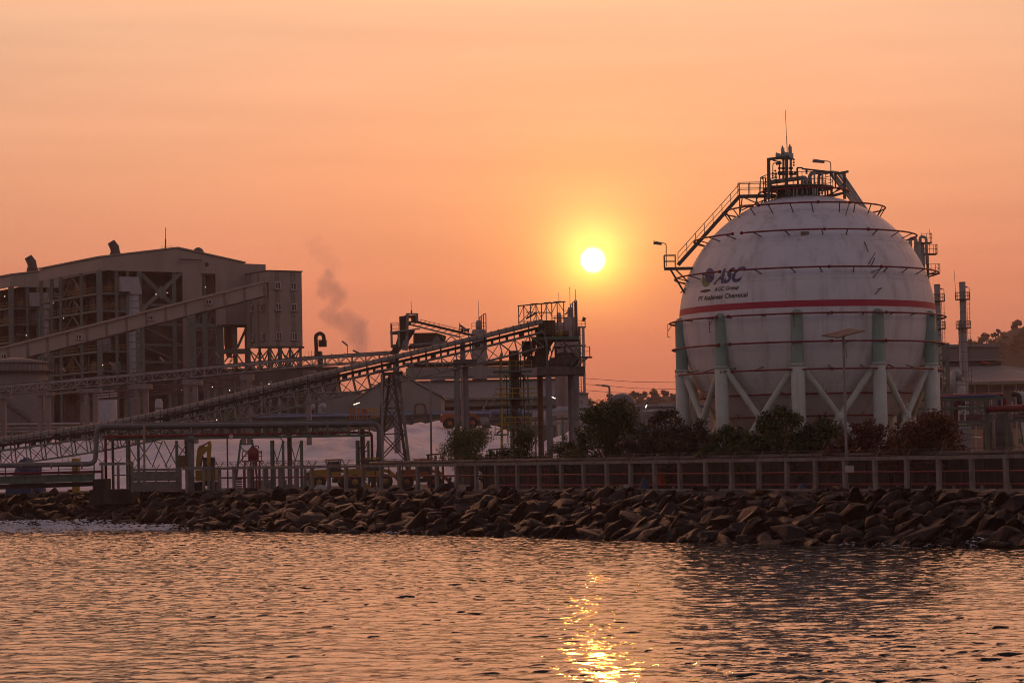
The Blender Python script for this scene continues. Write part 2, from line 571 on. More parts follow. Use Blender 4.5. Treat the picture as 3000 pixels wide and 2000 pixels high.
def rock_mesh(seed):
    """a quarried block: hull of random points, edges worn, faces slightly uneven"""
    import bmesh
    bm = bmesh.new()
    r = random.Random(seed + 50)
    n = r.randint(9, 15)
    for _ in range(n):
        d = Vector((r.gauss(0, 1), r.gauss(0, 1), r.gauss(0, 1))).normalized() * r.uniform(.88, 1.12)
        bm.verts.new(d)
    res = bmesh.ops.convex_hull(bm, input=bm.verts)
    junk = [v for v in bm.verts if not v.link_faces]
    bmesh.ops.delete(bm, geom=junk, context='VERTS')
    bmesh.ops.dissolve_limit(bm, angle_limit=.22, verts=bm.verts, edges=bm.edges)
    bmesh.ops.bevel(bm, geom=list(bm.edges), offset=.09, segments=2, profile=.6, affect='EDGES')
    bmesh.ops.triangulate(bm, faces=bm.faces)
    long_ = [e for e in bm.edges if e.calc_length() > .45]
    bmesh.ops.subdivide_edges(bm, edges=long_, cuts=2)
    bmesh.ops.triangulate(bm, faces=bm.faces)
    off = Vector((seed * 7.1, seed * 3.3, 0))
    for v in bm.verts:
        v.co *= 1.1 + .07 * mnoise.noise(v.co * 1.6 + off) + .05 * mnoise.noise(v.co * 4.5 + off)
    me = bpy.data.meshes.new("boulder")
    bm.to_mesh(me); bm.free()
    for pl in me.polygons: pl.use_smooth = True
    try: me.set_sharp_from_angle(angle=R_(38))
    except Exception: pass
    me.materials.append(M_rock)
    return me
ROCKS = [rock_mesh(i) for i in range(20)]

def scatter_rocks():
    spots = []
    # arclength weights so that rocks are evenly spread
    seg = np.hypot(*np.diff(tp, axis=0).T); cum = np.r_[0, np.cumsum(seg)] / seg.sum(); L = seg.sum()
    def s_of(x):     # arclength fraction -> s
        return np.interp(x, cum, np.linspace(0, 1, NS))
    r = random.Random(11)
    rows = [(-0.05, .55), (0.04, .7), (0.15, .8), (0.26, .85), (0.37, .9), (0.48, .95), (0.59, 1.0), (0.70, 1.0), (0.81, .95), (0.91, .95), (1.0, .85), (1.06, .6)]
    for t, size in rows:
        a = r.uniform(0, 1.0)
        while a < L:
            sz = size * (r.uniform(0.75, 1.5) if r.random() < .6 else r.uniform(.4, .75))
            s = float(s_of(a / L))
            p = slope_pt(s, t + r.uniform(-.045, .045))
            sx, sy, sz3 = sz * r.uniform(1.0, 1.6), sz * r.uniform(.7, 1.0), sz * r.uniform(.40, .66)
            if t < 0.1: sz3 *= .75
            p.z += r.uniform(-.15, .3) - .1
            spots.append((p, (sx, sy, sz3), r))
            a += sz * r.uniform(1.15, 1.75)
    for _ in range(900):
        q = slope_pt(r.random(), r.uniform(0, 1.08)); z = r.uniform(.14, .38)
        q.z += r.uniform(.0, .3); spots.append((q, (z * 1.3, z, z * .8), r))
    items = []
    for p, sc, _ in spots:
        px = (p.x / p.y) * FPX + 1500
        yaw = r.uniform(-.7, .7) + math.atan2(FD.y, FD.x)
        M = Matrix.Translation(p) @ Matrix.Rotation(yaw, 4, 'Z') @ Matrix.Rotation(r.gauss(0, .35), 4, 'X') @ Matrix.Rotation(r.gauss(-.22, .34), 4, 'Y') @ Matrix.Diagonal((*sc, 1))
        vis = -140 < px < 3140
        items.append((vis, sc[0] * sc[2] * (FPX / p.y) ** 2, M, r.randrange(len(ROCKS))))
    items.sort(key=lambda t: (-t[0], -t[1]))
    for vis, a, M, k in items[:300]:
        o = bpy.data.objects.new("boulder", ROCKS[k]); add_obj(o, emb); o.matrix_basis = M
    # the rest as one mesh
    vs, fs, n0 = [], [], 0
    cache = []
    for me in ROCKS:
        co = np.empty(len(me.vertices) * 3, np.float32); me.vertices.foreach_get("co", co)
        fi = np.empty(len(me.polygons) * 3, np.int32); me.polygons.foreach_get("vertices", fi)
        cache.append((co.reshape(-1, 3), fi.reshape(-1, 3)))
    for vis, a, M, k in items[300:]:
        if not vis and a < 0: continue
        co, fi = cache[k]
        A = np.array(M)
        vs.append(co @ A[:3, :3].T + A[:3, 3]); fs.append(fi + n0); n0 += len(co)
    me = bpy.data.meshes.new("smaller_boulders")
    V_, F_ = np.concatenate(vs), np.concatenate(fs)
    me.vertices.add(len(V_)); me.vertices.foreach_set("co", V_.ravel().astype(np.float32))
    me.loops.add(F_.size); me.loops.foreach_set("vertex_index", F_.ravel().astype(np.int32))
    me.polygons.add(len(F_)); me.polygons.foreach_set("loop_start", np.arange(0, F_.size, 3, dtype=np.int32))
    me.polygons.foreach_set("use_smooth", np.ones(len(F_), bool))
    me.update(calc_edges=True)
    try: me.set_sharp_from_angle(angle=R_(38))
    except Exception: pass
    me.materials.append(M_rock)
    o = add_obj(bpy.data.objects.new("boulders", me), emb); o["kind"] = "stuff"
    print("ROCKS", len(items))
scatter_rocks()

# ================================================================== surf among the stones
def surf_material():
    m = mat("sea_foam", (0.80, 0.77, 0.79), .8, var=.12, scale=3)
    return m
def surf(name, stretches, label, seed):
    r = random.Random(seed); vs, fs = [], []
    seg = np.hypot(*np.diff(tp, axis=0).T); cum = np.r_[0, np.cumsum(seg)] / seg.sum()
    for px0, px1, t0, t1, n, sz, up in stretches:
        for _ in range(n):
            px = r.uniform(px0, px1)
            # shore parameter whose waterline lies in that picture column
            k = np.abs((wp[:, 0] / wp[:, 1]) * FPX + 1500 - px).argmin()
            s = k / (NS - 1) + r.uniform(-.5, .5) / (NS - 1)
            t = t0 + (t1 - t0) * r.random() ** 1.6
            p = slope_pt(s, t)
            if mnoise.noise((p.x * .35, p.y * .35, seed)) < -.05: continue
            z = WZ + r.uniform(.02, .10) + up * r.random() ** 3
            L, B = sz * r.uniform(.4, 1.6), sz * r.uniform(.3, .8); a = r.uniform(-.5, .5)
            i = len(vs); ca, sa = math.cos(a), math.sin(a)
            for dx, dy, dz in ((-L, 0, 0), (-L * .3, -B, .02), (L * .5, -B * .7, 0), (L, 0, .0), (L * .3, B, .03), (-L * .5, B * .8, .01), (0, 0, sz * .45)):
                vs.append((p.x + dx * ca - dy * sa, p.y + dx * sa + dy * ca, z + dz))
            for j in range(6): fs.append((i + j, i + (j + 1) % 6, i + 6))
    me = bpy.data.meshes.new(name); me.from_pydata(vs, [], fs); me.materials.append(surf_material())
    o = add_obj(bpy.data.objects.new(name, me)); tag(o, label, "foam", kind="stuff"); return o
surf("foam", [(-60, 300, .95, 1.6, 2600, .20, .75), (250, 540, .97, 1.5, 1900, .18, .5), (-60, 460, 1.2, 2.2, 1500, .16, .06)], "white surf washing over the stones at the left", 3)
surf("foam", [(1080, 1230, .98, 1.06, 160, .12, .25), (1480, 1600, 1.0, 1.05, 60, .1, .1), (2440, 2520, 1.0, 1.06, 90, .12, .15), (2620, 2700, 1.0, 1.06, 60, .1, .1), (2860, 2960, .98, 1.08, 260, .14, .6), (650, 900, 1.0, 1.05, 90, .10, .1)], "small broken patches of white surf along the foot of the boulders", 8)
# ================================================================== spherical gas tank
M_tank = mat("tank_white", (0.74, 0.71, 0.73), 0.55, var=0.05, scale=0.5, stain=(0.38, 0.31, 0.28), stain_amt=0.6, stain_scale=0.9, streak=10)
M_sleeve = mat("fireproof_green", (0.235, 0.33, 0.27), 0.8, var=0.10, scale=0.7, stain=(0.2, 0.2, 0.17), stain_amt=0.5, stain_scale=1.2, streak=4)
M_leg = mat("column_pale_green", (0.50, 0.53, 0.47), 0.8, var=0.10, scale=0.7, stain=(0.28, 0.22, 0.16), stain_amt=0.55, stain_scale=1.0, streak=6)
M_redpipe = mat("red_pipe_paint", (0.20, 0.015, 0.02), 0.55, var=0.2)
M_redband = mat("red_band_paint", (0.42, 0.018, 0.055), 0.55, var=0.08)
M_steelg = mat("grey_green_steel", (0.115, 0.125, 0.105), 0.7, var=0.25, stain=(0.12, 0.055, 0.03), stain_amt=0.7, stain_scale=2.0)
M_walk = mat("walkway_steel", (0.11, 0.10, 0.085), 0.7, var=0.3, stain=(0.11, 0.05, 0.028), stain_amt=0.7, stain_scale=1.5)
M_pipew = mat("pale_pipe", (0.42, 0.41, 0.39), 0.6, var=0.15, stain=(0.2, 0.13, 0.09), stain_amt=0.5, stain_scale=2)
M_lamp = mat("lamp_housing", (0.20, 0.18, 0.16), 0.6)
M_mast = mat("mast_dark", (0.09, 0.075, 0.07), 0.6)

TR, TY = 11.5, 218.0
TC = P(2364, 944, TY)
tank = thing("spherical_tank", (TC.x, TC.y, 0), "huge white spherical gas tank with red stripe standing on pale green columns", "storage tank")
ns, nr = 128, 64
prof = [(TR * math.cos(a), TR * math.sin(a)) for a in np.linspace(-1.5707, 1.5707, nr + 1)]
MB().lathe(TC, prof, ns, caps=False).build("tank_shell", M_tank, tank)

def on_sphere(px, py, r=TR):
    d = ray(px, py).normalized(); oc = CAM - TC
    b = d.dot(oc); c = oc.dot(oc) - r * r; q = b * b - c
    if q < 0: return None
    return CAM + d * (-b - math.sqrt(q))
def lonlat(p):
    v = (p - TC).normalized()
    return math.atan2(v.x, -v.y), math.asin(v.z)
def sph(lon, lat, r=TR):
    return TC + Vector((math.sin(lon) * math.cos(lat), -math.cos(lon) * math.cos(lat), math.sin(lat))) * r

# red stripe
lat0 = lonlat(on_sphere(2480, 896))[1]; lat1 = lonlat(on_sphere(2480, 877))[1]
b = MB()
for i in range(128):
    a0, a1 = 2 * math.pi * i / 128, 2 * math.pi * (i + 1) / 128
    b.quad(sph(a0, lat0, TR + .012), sph(a1, lat0, TR + .012), sph(a1, lat1, TR + .012), sph(a0, lat1, TR + .012))
b.build("red_stripe", M_redband, tank, True)
# weld seams, just visible as low ridges
for la in (-0.55, 0.28, 0.62, 0.98):
    b = MB(); b.tube([sph(2 * math.pi * i / 96, la, TR + .002) for i in range(96)], 0.018, 5, closed=True)
    b.build("weld_seam", M_tank, tank)

for k in range(16):
    for la0, la1 in ((-.55, .28), (.28, .98)):
        lo = 2 * math.pi * (k + (.5 if la0 > 0 else 0)) / 16
        MB().tube([sph(lo, la0 + (la1 - la0) * i / 10, TR + .001) for i in range(11)], .016, 4).build("weld_seam", M_tank, tank)
# columns with fireproof sleeve, and cross braces
COLZ_TOP, COLZ_MID = TC.z + .28, zat(2330, 1064, TY - TR)
NCOL = 10
colp = []
for i in range(NCOL):
    a = R_(-11.3 + 36 * i)
    colp.append(TC + Vector((math.sin(a), -math.cos(a), 0)) * (TR * 1.005))
for i, c in enumerate(colp):
    b = MB()
    b.lathe((c.x, c.y, 0), [(0.60, 0.0), (0.60, COLZ_MID - .02)], 24)
    col = b.build("column", M_leg, tank)
    d = (c - TC); d.z = 0; d.normalize()
    b = MB()
    zt = COLZ_TOP + .25
    b.lathe((c.x, c.y, COLZ_MID), [(0.60, 0), (0.535, .02), (0.52, zt - COLZ_MID - .55), (0.47, zt - COLZ_MID - .28), (0.33, zt - COLZ_MID - .08), (0.1, zt - COLZ_MID)], 24)
    b.build("sleeve", M_sleeve, col)
    b = MB(); b.lathe((c.x, c.y, COLZ_MID - .22), [(0.64, 0), (0.64, .2), (.6, .22)], 24); b.build("collar", M_leg, col)
    b = MB(); b.lathe((c.x, c.y, 0), [(1.0, 0), (1.0, .5), (.8, .62)], 16); b.build("footing", M_conc, col)
for i in range(NCOL):
    p, q = colp[i], colp[(i + 1) % NCOL]
    zt, zb = COLZ_MID - .35, 1.6
    def side(u, v):
        d = (v - u); d.z = 0; d.normalize(); return u + d * .45
    for u, v in ((p, q), (q, p)):
        s, t = side(u, v), side(v, u)
        rod("brace", (s.x, s.y, zt), (t.x, t.y, zb), 0.56, M_leg, tank, 16)
    m = (p + q) / 2
    MB().lathe((m.x, m.y, (zt + zb) / 2 - .45), [(.1, 0), (.42, .2), (.42, .7), (.1, .9)], 12).build("brace_node", M_leg, tank)

# sprinkler rings: (front row y in the photo, radius in photo px at the tank)
def ring(py, rpx, start=-2.66, end=3.5, dia=0.15, gap=True, brackets=22, lean=-0.35):
    r = rpx * TY / FPX
    z = zat(2400, py, TY - r)
    g = part("sprinkler_ring", tank)
    def pt(a): return Vector((TC.x + r * math.sin(a), TC.y - r * math.cos(a), z))
    segs = [(-0.70, 2.42), (2.46, 2 * math.pi - 0.80)] if gap else [(0, 2 * math.pi - .01)]
    for a0, a1 in segs:
        n = max(8, int((a1 - a0) * 18))
        MB().tube([pt(a0 + (a1 - a0) * i / n) for i in range(n + 1)], dia / 2, 8).build("pipe", M_redpipe, g)
        for a in (a0, a1, (a0 + a1) * .5 - .4, a0 + .75):
            p = pt(a); t = Vector((math.cos(a), math.sin(a), 0))
            rod("flange", p - t * .09, p + t * .09, dia * 1.9, M_redpipe, g, 10)
    rng_ = random.Random(int(py))
    for k in range(brackets):
        a = 2 * math.pi * k / brackets + rng_.uniform(-.04, .04)
        p = pt(a)
        rel = p - TC; h = rel.z
        # where the bracket lands on the shell: a bit lower
        zl = min(max(h + lean, -TR * .98), TR * .98)
        rr = math.sqrt(max(TR * TR - zl * zl, .01))
        q = Vector((TC.x + rr * math.sin(a + .03), TC.y - rr * math.cos(a + .03), TC.z + zl))
        if (q - p).length > .12:
            bar("bracket", p, q, 0.09, M_steelg, g)
    return z
ring(592, 236, lean=-0.8)
ring(671, 325, lean=-0.35)
ring(781, 384, lean=-0.35, brackets=26)
ring(916, 402, lean=-0.08, brackets=26)
ring(999, 396, lean=.1, brackets=26)
ring(1080, 388, lean=.35, brackets=24)
ring(1152, 318, lean=.2, brackets=16, gap=False)
ring(1217, 250, lean=.3, brackets=12, gap=False)
ring(549, 132, lean=-.5, brackets=14, gap=False)
# odd stubs on the shell
for (x0, y0, x1, y1) in ((2533, 708, 2543, 737), (2544, 775, 2564, 740), (2553, 778, 2563, 755), (2551, 798, 2580, 787), (2557, 815, 2582, 784), (2563, 862, 2583, 843), (2571, 848, 2584, 843), (2478, 630, 2487, 598)):
    a, c = on_sphere(x0, y0, TR), on_sphere(x1, y1, TR + .5)
    if a and c: bar("stub", a, c, .07, M_steelg, tank)
MB().box((-.35, -.05, -.25), (.35, .06, .25), Matrix.Translation(on_sphere(2358, 686, TR + .02))).build("name_plate", mat("brown_patch", (.25, .19, .16), .8), tank)

# ---- emblem and lettering
M_blue = mat("letter_blue", (0.075, 0.075, 0.19), 0.6, var=.06)
M_green = mat("emblem_green", (0.16, 0.24, 0.07), 0.6, var=.06)
M_black = mat("letter_black", (0.022, 0.020, 0.022), 0.6, var=.06)
def paint_px(name, poly, m, off=.014):
    """painted patch whose outline is given on the shell"""
    c = Vector((sum(p[0] for p in poly) / len(poly), sum(p[1] for p in poly) / len(poly), 0))
    b = MB(); n = len(poly)
    b.v = [tuple(on_sphere(c.x, c.y, TR + off))]
    R2 = 3
    for k in range(1, R2 + 1):
        for p in poly:
            f = k / R2
            b.v.append(tuple(on_sphere(c.x + (p[0] - c.x) * f, c.y + (p[1] - c.y) * f, TR + off)))
    for i in range(n):
        j = (i + 1) % n
        b.f.append((0, 1 + i, 1 + j)); b.sm.append(True)
        for k in range(R2 - 1):
            a = 1 + k * n
            b.f.append((a + i, a + n + i, a + n + j, a + j)); b.sm.append(True)
    return b.build(name, m, tank)
def zp(x, y): return (1950 + x / 3.136, 750 + y / 3.136)
blob = []
for i in range(28):
    t = 2 * math.pi * i / 28
    x, y = 44 * math.cos(t), 70 * math.sin(t)
    ang = .28
    blob.append(zp(404 + x * math.cos(ang) - y * math.sin(ang) * .4, 178 + y * .98 + x * .1))
paint_px("emblem_globe", blob, M_blue)
cres_o = [zp(345, 165), zp(335, 195), zp(332, 225), zp(335, 255), zp(345, 275), zp(360, 284), zp(378, 280), zp(395, 268), zp(408, 252)]
cres_i = [zp(400, 248), zp(385, 240), zp(370, 222), zp(358, 198)]
paint_px("emblem_leaf", cres_o + cres_i, M_green)
paint_px("emblem_shadow", [zp(365 + 49 * math.cos(2 * math.pi * i / 24), 320 + 12 * math.sin(2 * math.pi * i / 24) - 7 * math.cos(2 * math.pi * i / 24)) for i in range(24)], M_black)

def lettering(name, text, p0, p1, hpx, m, shear=0.0, bold=0.0, squeeze=1.0):
    """text along a line of latitude; p0 = start of baseline, p1 = end (photo px), hpx = capital height in px"""
    a, c = on_sphere(*p0), on_sphere(*p1)
    lo0, la0 = lonlat(a); lo1, la1 = lonlat(c)
    cu = bpy.data.curves.new(name, 'FONT'); cu.body = text; cu.size = 1.0; cu.shear = shear; cu.offset = bold; cu.fill_mode = 'FRONT'; cu.resolution_u = 4
    tmp = bpy.data.objects.new(name, cu)
    COL.objects.link(tmp)
    bpy.context.view_layer.update()
    me = bpy.data.meshes.new_from_object(tmp.evaluated_get(bpy.context.evaluated_depsgraph_get()))
    bpy.data.objects.remove(tmp)
    co = np.empty(len(me.vertices) * 3); me.vertices.foreach_get("co", co); co = co.reshape(-1, 3)
    w = co[:, 0].max(); x0 = co[:, 0].min()
    up = lonlat(on_sphere(p0[0] + (p1[0] - p0[0]) * .5, (p0[1] + p1[1]) * .5 - hpx))[1] - lonlat(on_sphere((p0[0] + p1[0]) * .5, (p0[1] + p1[1]) * .5))[1]
    for i, v in enumerate(me.vertices):
        u = (co[i, 0] - x0) / (w - x0)
        v.co = sph(lo0 + (lo1 - lo0) * u, la0 + (la1 - la0) * u + up * co[i, 1] / 0.70, TR + .02)
    me.materials.append(m)
    return add_obj(bpy.data.objects.new(name, me), tank)
lettering("lettering", "ASC", zp(437, 256), zp(722, 226), 40, M_blue, shear=.38, bold=.035)
lettering("lettering", "AGC Group", zp(446, 325), zp(672, 302), 11.5, M_black, shear=.18, bold=.022)
lettering("lettering", "PT Asahimas Chemical", zp(302, 413), zp(752, 372), 13, M_black, bold=.022)

# ---- stair and walkways on the left shoulder
SY = TY - 1.2
st = part("staircase", tank)
def S(x, y, Y=SY): return P(1900 + x / 2.94, 300 + y / 2.94, Y)
for dy in (0, 1.0):
    bar("stringer", S(255, 1400, SY + dy), S(785, 808, SY + dy), .34, M_walk, st, h=.08)
for k in range(27):
    t = (k + .5) / 27
    p = S(255, 1400, SY).lerp(S(785, 808, SY), t)
    bar("tread", p + Vector((-.14, .5, 0)), p + Vector((.14, .5, 0)), .045, M_walk, st, h=1.0)
for dy in (0, 1.0):
    a, c = S(255, 1400, SY + dy), S(785, 808, SY + dy)
    up = Vector((0, 0, 1.1))
    bar("hand_rail", a + up, c + up, .06, M_walk, st); bar("knee_rail", a + up * .55, c + up * .55, .05, M_walk, st)
    for k in range(8):
        p = a.lerp(c, k / 7); bar("post", p, p + up, .055, M_walk, st)
# lower landing
def deck(name, a, c, depth, m, th=.12):
    a, c = Vector(a), Vector(c)
    return MB().box((min(a.x, c.x), a.y, a.z - th), (max(a.x, c.x), a.y + depth, a.z), None).build(name, m, tank)
l0, l1 = S(140, 1420), S(380, 1420)
deck("landing", l0, Vector((l1.x, l1.y, l0.z)), 1.1, M_walk, .2)
railing(tank, [l0 + Vector((1.0, 0, 0)), l0, l0 + Vector((0, 1.1, 0)), l0 + Vector((1.0, 1.1, 0))], 1.1, M_walk, .7, .06)
for dy in (0, 1.0):
    bar("landing_bracket", S(190, 1440, SY + dy), S(345, 1700, SY + dy), .16, M_steelg, tank)
    bar("landing_bracket", S(235, 1440, SY + dy), S(385, 1590, SY + dy), .12, M_steelg, tank)
    bar("landing_bracket", S(275, 1640, SY + dy), S(370, 1560, SY + dy), .10, M_steelg, tank)
for k in range(6):
    f = k / 5
    bar("landing_rung", S(240 + 110 * f, 1500 + 170 * f, SY), S(240 + 110 * f, 1500 + 170 * f, SY + 1.0), .05, M_steelg, tank)
# upper walkway
u0, u1 = S(780, 795), S(1060, 780)
zw = u0.z
deck("walkway", u0, Vector((u1.x + .4, u1.y, zw)), 1.1, M_walk, .22)
railing(tank, [Vector((u0.x, SY, zw)), Vector((u1.x, SY, zw))], 1.1, M_walk, 1.1, .06)
railing(tank, [Vector((u0.x, SY + 1.1, zw)), Vector((u1.x, SY + 1.1, zw))], 1.1, M_walk, 1.1, .06)
for (x0, y0, x1, y1) in ((785, 800, 785, 965), (810, 800, 790, 950), (920, 800, 945, 890), (945, 800, 920, 870), (810, 815, 960, 880), (785, 890, 940, 880), (960, 880, 1030, 800), (800, 930, 1040, 820)):
    for dy in (0, 1.0):
        bar("walkway_strut", S(x0, y0, SY + dy), S(x1, y1, SY + dy), .10, M_steelg, tank)

# ---- crown platform
def Q(x, y, Y=TY): return P(2200 + x / 6.72, 400 + y / 6.72, Y)
pc = Q(930, 1040); pz = Q(930, 1010, TY).z
plat = part("crown_platform", tank)
MB().lathe((pc.x, TY, pz - .16), [(3.2, 0), (3.2, .16)], 40).build("deck", M_walk, plat)
MB().lathe((pc.x, TY, TC.z + TR * .93), [(1.9, 0), (1.9, pz - .17 - TC.z - TR * .93)], 32).build("nozzle_skirt", M_steelg, plat)
for k in range(16):
    a = 2 * math.pi * k / 16
    x, y = pc.x + 3.05 * math.sin(a), TY - 3.05 * math.cos(a)
    rel = TR * TR - (x - TC.x) ** 2 - (y - TC.y) ** 2
    bar("support", (x, y, TC.z + math.sqrt(rel) - .05), (x, y, pz - .1), .14, M_steelg, plat)
gr = part("railing", plat) if False else part("crown_railing", tank)
for k in range(24):
    a, a2 = 2 * math.pi * k / 24, 2 * math.pi * (k + 1) / 24
    p = Vector((pc.x + 3.15 * math.sin(a), TY - 3.15 * math.cos(a), pz)); q = Vector((pc.x + 3.15 * math.sin(a2), TY - 3.15 * math.cos(a2), pz))
    bar("post", p, p + Vector((0, 0, 1.1)), .055, M_walk, gr)
    for h in (.5, 1.1):
        bar("rail", p + Vector((0, 0, h)), q + Vector((0, 0, h)), .05, M_walk, gr)
# portal frame
pf = part("portal_frame", tank)
for Y in (TY - 2.4, TY - .6):
    bar("post", Q(347, 430, Y), Q(355, 1240, Y), .28, M_steelg, pf)
    bar("post", Q(702, 395, Y), Q(702, 1180, Y), .26, M_steelg, pf)
    bar("beam", Q(340, 450, Y), Q(720, 405, Y), .24, M_steelg, pf)
    bar("diagonal", Q(430, 470, Y), Q(545, 495, Y), .1, M_steelg, pf)
bar("beam", Q(347, 445, TY - 2.4), Q(347, 445, TY - .6), .2, M_steelg, pf)
bar("beam", Q(702, 410, TY - 2.4), Q(702, 410, TY - .6), .2, M_steelg, pf)
# header pipe and safety valves with vent cones
hdr = pipe("header_pipe", [Q(370, 905, TY - 1.5), Q(1080, 805, TY - 1.5), Q(1095, 1000, TY - 1.5)], .40, M_pipew, tank, r=.3)
for (x, yt, yb, d) in ((562, 480, 870, .15), (640, 440, 860, .22), (785, 400, 830, .22)):
    v = part("safety_valve", tank)
    rod("riser", Q(x - 0, yb, TY - 1.5), Q(x, yt, TY - 1.5), d, M_pipew, v)
    for y in (625, 700, 740):
        rod("flange", Q(x, y + 14, TY - 1.5), Q(x, y - 14, TY - 1.5), d * 1.9, M_walk, v, 12)
    rod("side_valve", Q(x + 10, 745, TY - 1.5), Q(x + 75, 735, TY - 1.5), .2, M_walk, v)
    if d > .2:
        t = 160 if x > 700 else 185
        rod("valve_body", Q(x, 455, TY - 1.5), Q(x, 335 if x > 700 else 360, TY - 1.5), .48, M_pipew, v, 16)
        rod("bonnet", Q(x - 10, 345, TY - 1.5), Q(x - 18, t + 40, TY - 1.5), .33, M_pipew, v, 14)
        rod("cap", Q(x - 18, t + 42, TY - 1.5), Q(x - 22, t, TY - 1.5), .14, M_walk, v, 8)
        a, c = Q(x - 10, 385 if x < 700 else 360, TY - 1.5), Q(x - 150, 378 if x < 700 else 355, TY - 1.5)
        MB().tube([a, a.lerp(c, .4), c], [.17, .2, .30], 16, caps=False).build("vent_cone", M_pipew, v)
rod("lightning_rod", Q(702, 0, TY - 1.4) - Vector((0, 0, 0)), Q(718, 420, TY - 1.4), .07, M_mast, tank, 6)
rod("lightning_rod_tip", P(2300.5, 323, TY - 1.4), Q(702, 0, TY - 1.4), .045, M_mast, tank, 6)
# little valves on the header
for (x, y0, y1) in ((432, 700, 830), (478, 650, 830), (500, 710, 900), (844, 430, 590), (870, 690, 760), (915, 730, 780), (1095, 660, 740)):
    v = part("valve", tank)
    rod("stem", Q(x, y1, TY - 1.8), Q(x, y0, TY - 1.8), .055, M_walk, v, 6)
    for f in (.15, .5, .85):
        y = y0 + (y1 - y0) * f
        rod("bonnet", Q(x, y + 10, TY - 1.8), Q(x, y - 10, TY - 1.8), .2, M_walk, v, 10)
# right-hand frame with loop pipes and the diagonal down-pipes
rf = part("pipe_frame", tank)
for Y in (TY - 1.9, TY + 1.2):
    bar("post", Q(910, 620, Y), Q(930, 1000, Y), .16, M_steelg, rf)
    bar("post", Q(1838, 700, Y), Q(1845, 1230, Y), .24, M_steelg, rf)
    bar("beam", Q(1000, 635, Y), Q(1620, 705, Y), .14, M_steelg, rf)
    bar("beam", Q(905, 615, Y), Q(1020, 618, Y), .12, M_steelg, rf)
    bar("beam", Q(1640, 740, Y), Q(1920, 690, Y), .2, M_steelg, rf)
    bar("post", Q(1415, 670, Y), Q(1415, 1000, Y), .09, M_steelg, rf)
    bar("post", Q(1660, 700, Y), Q(1665, 1000, Y), .12, M_steelg, rf)
    bar("diagonal", Q(1850, 900, Y), Q(1590, 1150, Y), .09, M_steelg, rf)
    bar("diagonal", Q(1600, 1150, Y), Q(1860, 1090, Y), .1, M_steelg, rf)
for k, x in enumerate((1165, 1345)):
    pipe("loop_pipe", [Q(x - 10, 990, TY - 1 + k * .5), Q(x - 10, 720, TY - 1 + k * .5), Q(x + 260, 700, TY - 1 + k * .5), Q(x + 330 + 40 * k, 715, TY - .6 + k * .5)], .34 if k == 0 else .28, M_pipew, tank, r=.45, n=12)
for k, (x, d) in enumerate(((1250, .17), (1405, .17), (1010, .26), (1100, .22))):
    rod("riser", Q(x, 1150, TY - 2.2), Q(x, 700 if k < 2 else 840, TY - 2.2), d, M_pipew, tank)
for x in (840, 905, 1220, 1265, 1310):
    rod("drain_pipe", Q(x, 1170, TY - 2.9), Q(x, 1020, TY - 2.9), .12, M_pipew, tank, 8)
for k, x in enumerate((1570, 1640, 1720, 1790)):
    d0 = Q(x, 740 - k * 6, TY + .2 + k * .35)
    e0 = Q(x + 480 + k * 22, 1350 + k * 60, TY + .4 + k * .45)
    rod("down_pipe", d0, e0, .26, M_pipew, tank, 10)
rod("down_pipe", Q(1850, 810, TY + 1.4), Q(2270, 1420, TY + 1.6), .07, M_walk, tank, 6)
for (x, y, rr) in ((1040, 930, 30), (1060, 900, 24), (1160, 930, 40), (1300, 940, 38), (1440, 890, 26), (875, 710, 22)):
    c = Q(x, y, TY - 2.0)
    MB().tube([c + Vector((math.cos(t), 0, math.sin(t))) * (rr / 6.72 / 32.5) for t in np.linspace(0, 6.28, 13)[:-1]], .035, 5, closed=True).build("hand_wheel", M_walk, tank)
# lamps fixed to the tank
def tank_lamp(base, top, out, name="flood_lamp"):
    """base, top of the post, end of the arm"""
    g = part(name, tank)
    base, top, out = Vector(base), Vector(top), Vector(out)
    MB().tube(bend([base, top, top.lerp(out, .45)], .25), .045, 6).build("post", M_walk, g)
    bar("housing", top.lerp(out, .35) - Vector((0, 0, .08)), out - Vector((0, 0, .08)), .22, M_lamp, g, h=.26)
    bar("arm", top.lerp(out, .2), out + Vector((0, 0, .10)), .05, M_walk, g)
tank_lamp(Q(1575, 760, TY - 1.5), Q(1570, 492, TY - 1.5), Q(1215, 468, TY - 1.5))
tank_lamp(Q(430, 800, TY - 2), Q(432, 530, TY - 2), Q(600, 505, TY - 2))
tank_lamp(S(152, 1415), S(152, 1215), S(42, 1203))
tank_lamp(Q(190, 1000, SY), Q(190, 802, SY), Q(240, 802, SY))
# bracket with drooping pipe at the left and small hangers
for (x0, y0, x1, y1) in ((20, 625, 20, 745), (20, 745, 45, 748), (20, 625, 50, 625), (22, 690, 55, 640), (400, 580, 405, 700), (405, 700, 420, 700), (404, 640, 430, 580), (1172, 530, 1182, 655)):
    p, q = zp(x0, y0), zp(x1, y1)
    Yd = TY - (.5 if x0 < 100 else (8.4 if x0 < 600 else 12.3))
    rod("hanger", P(*p, Yd), P(*q, Yd), .06, M_redpipe, tank, 6)
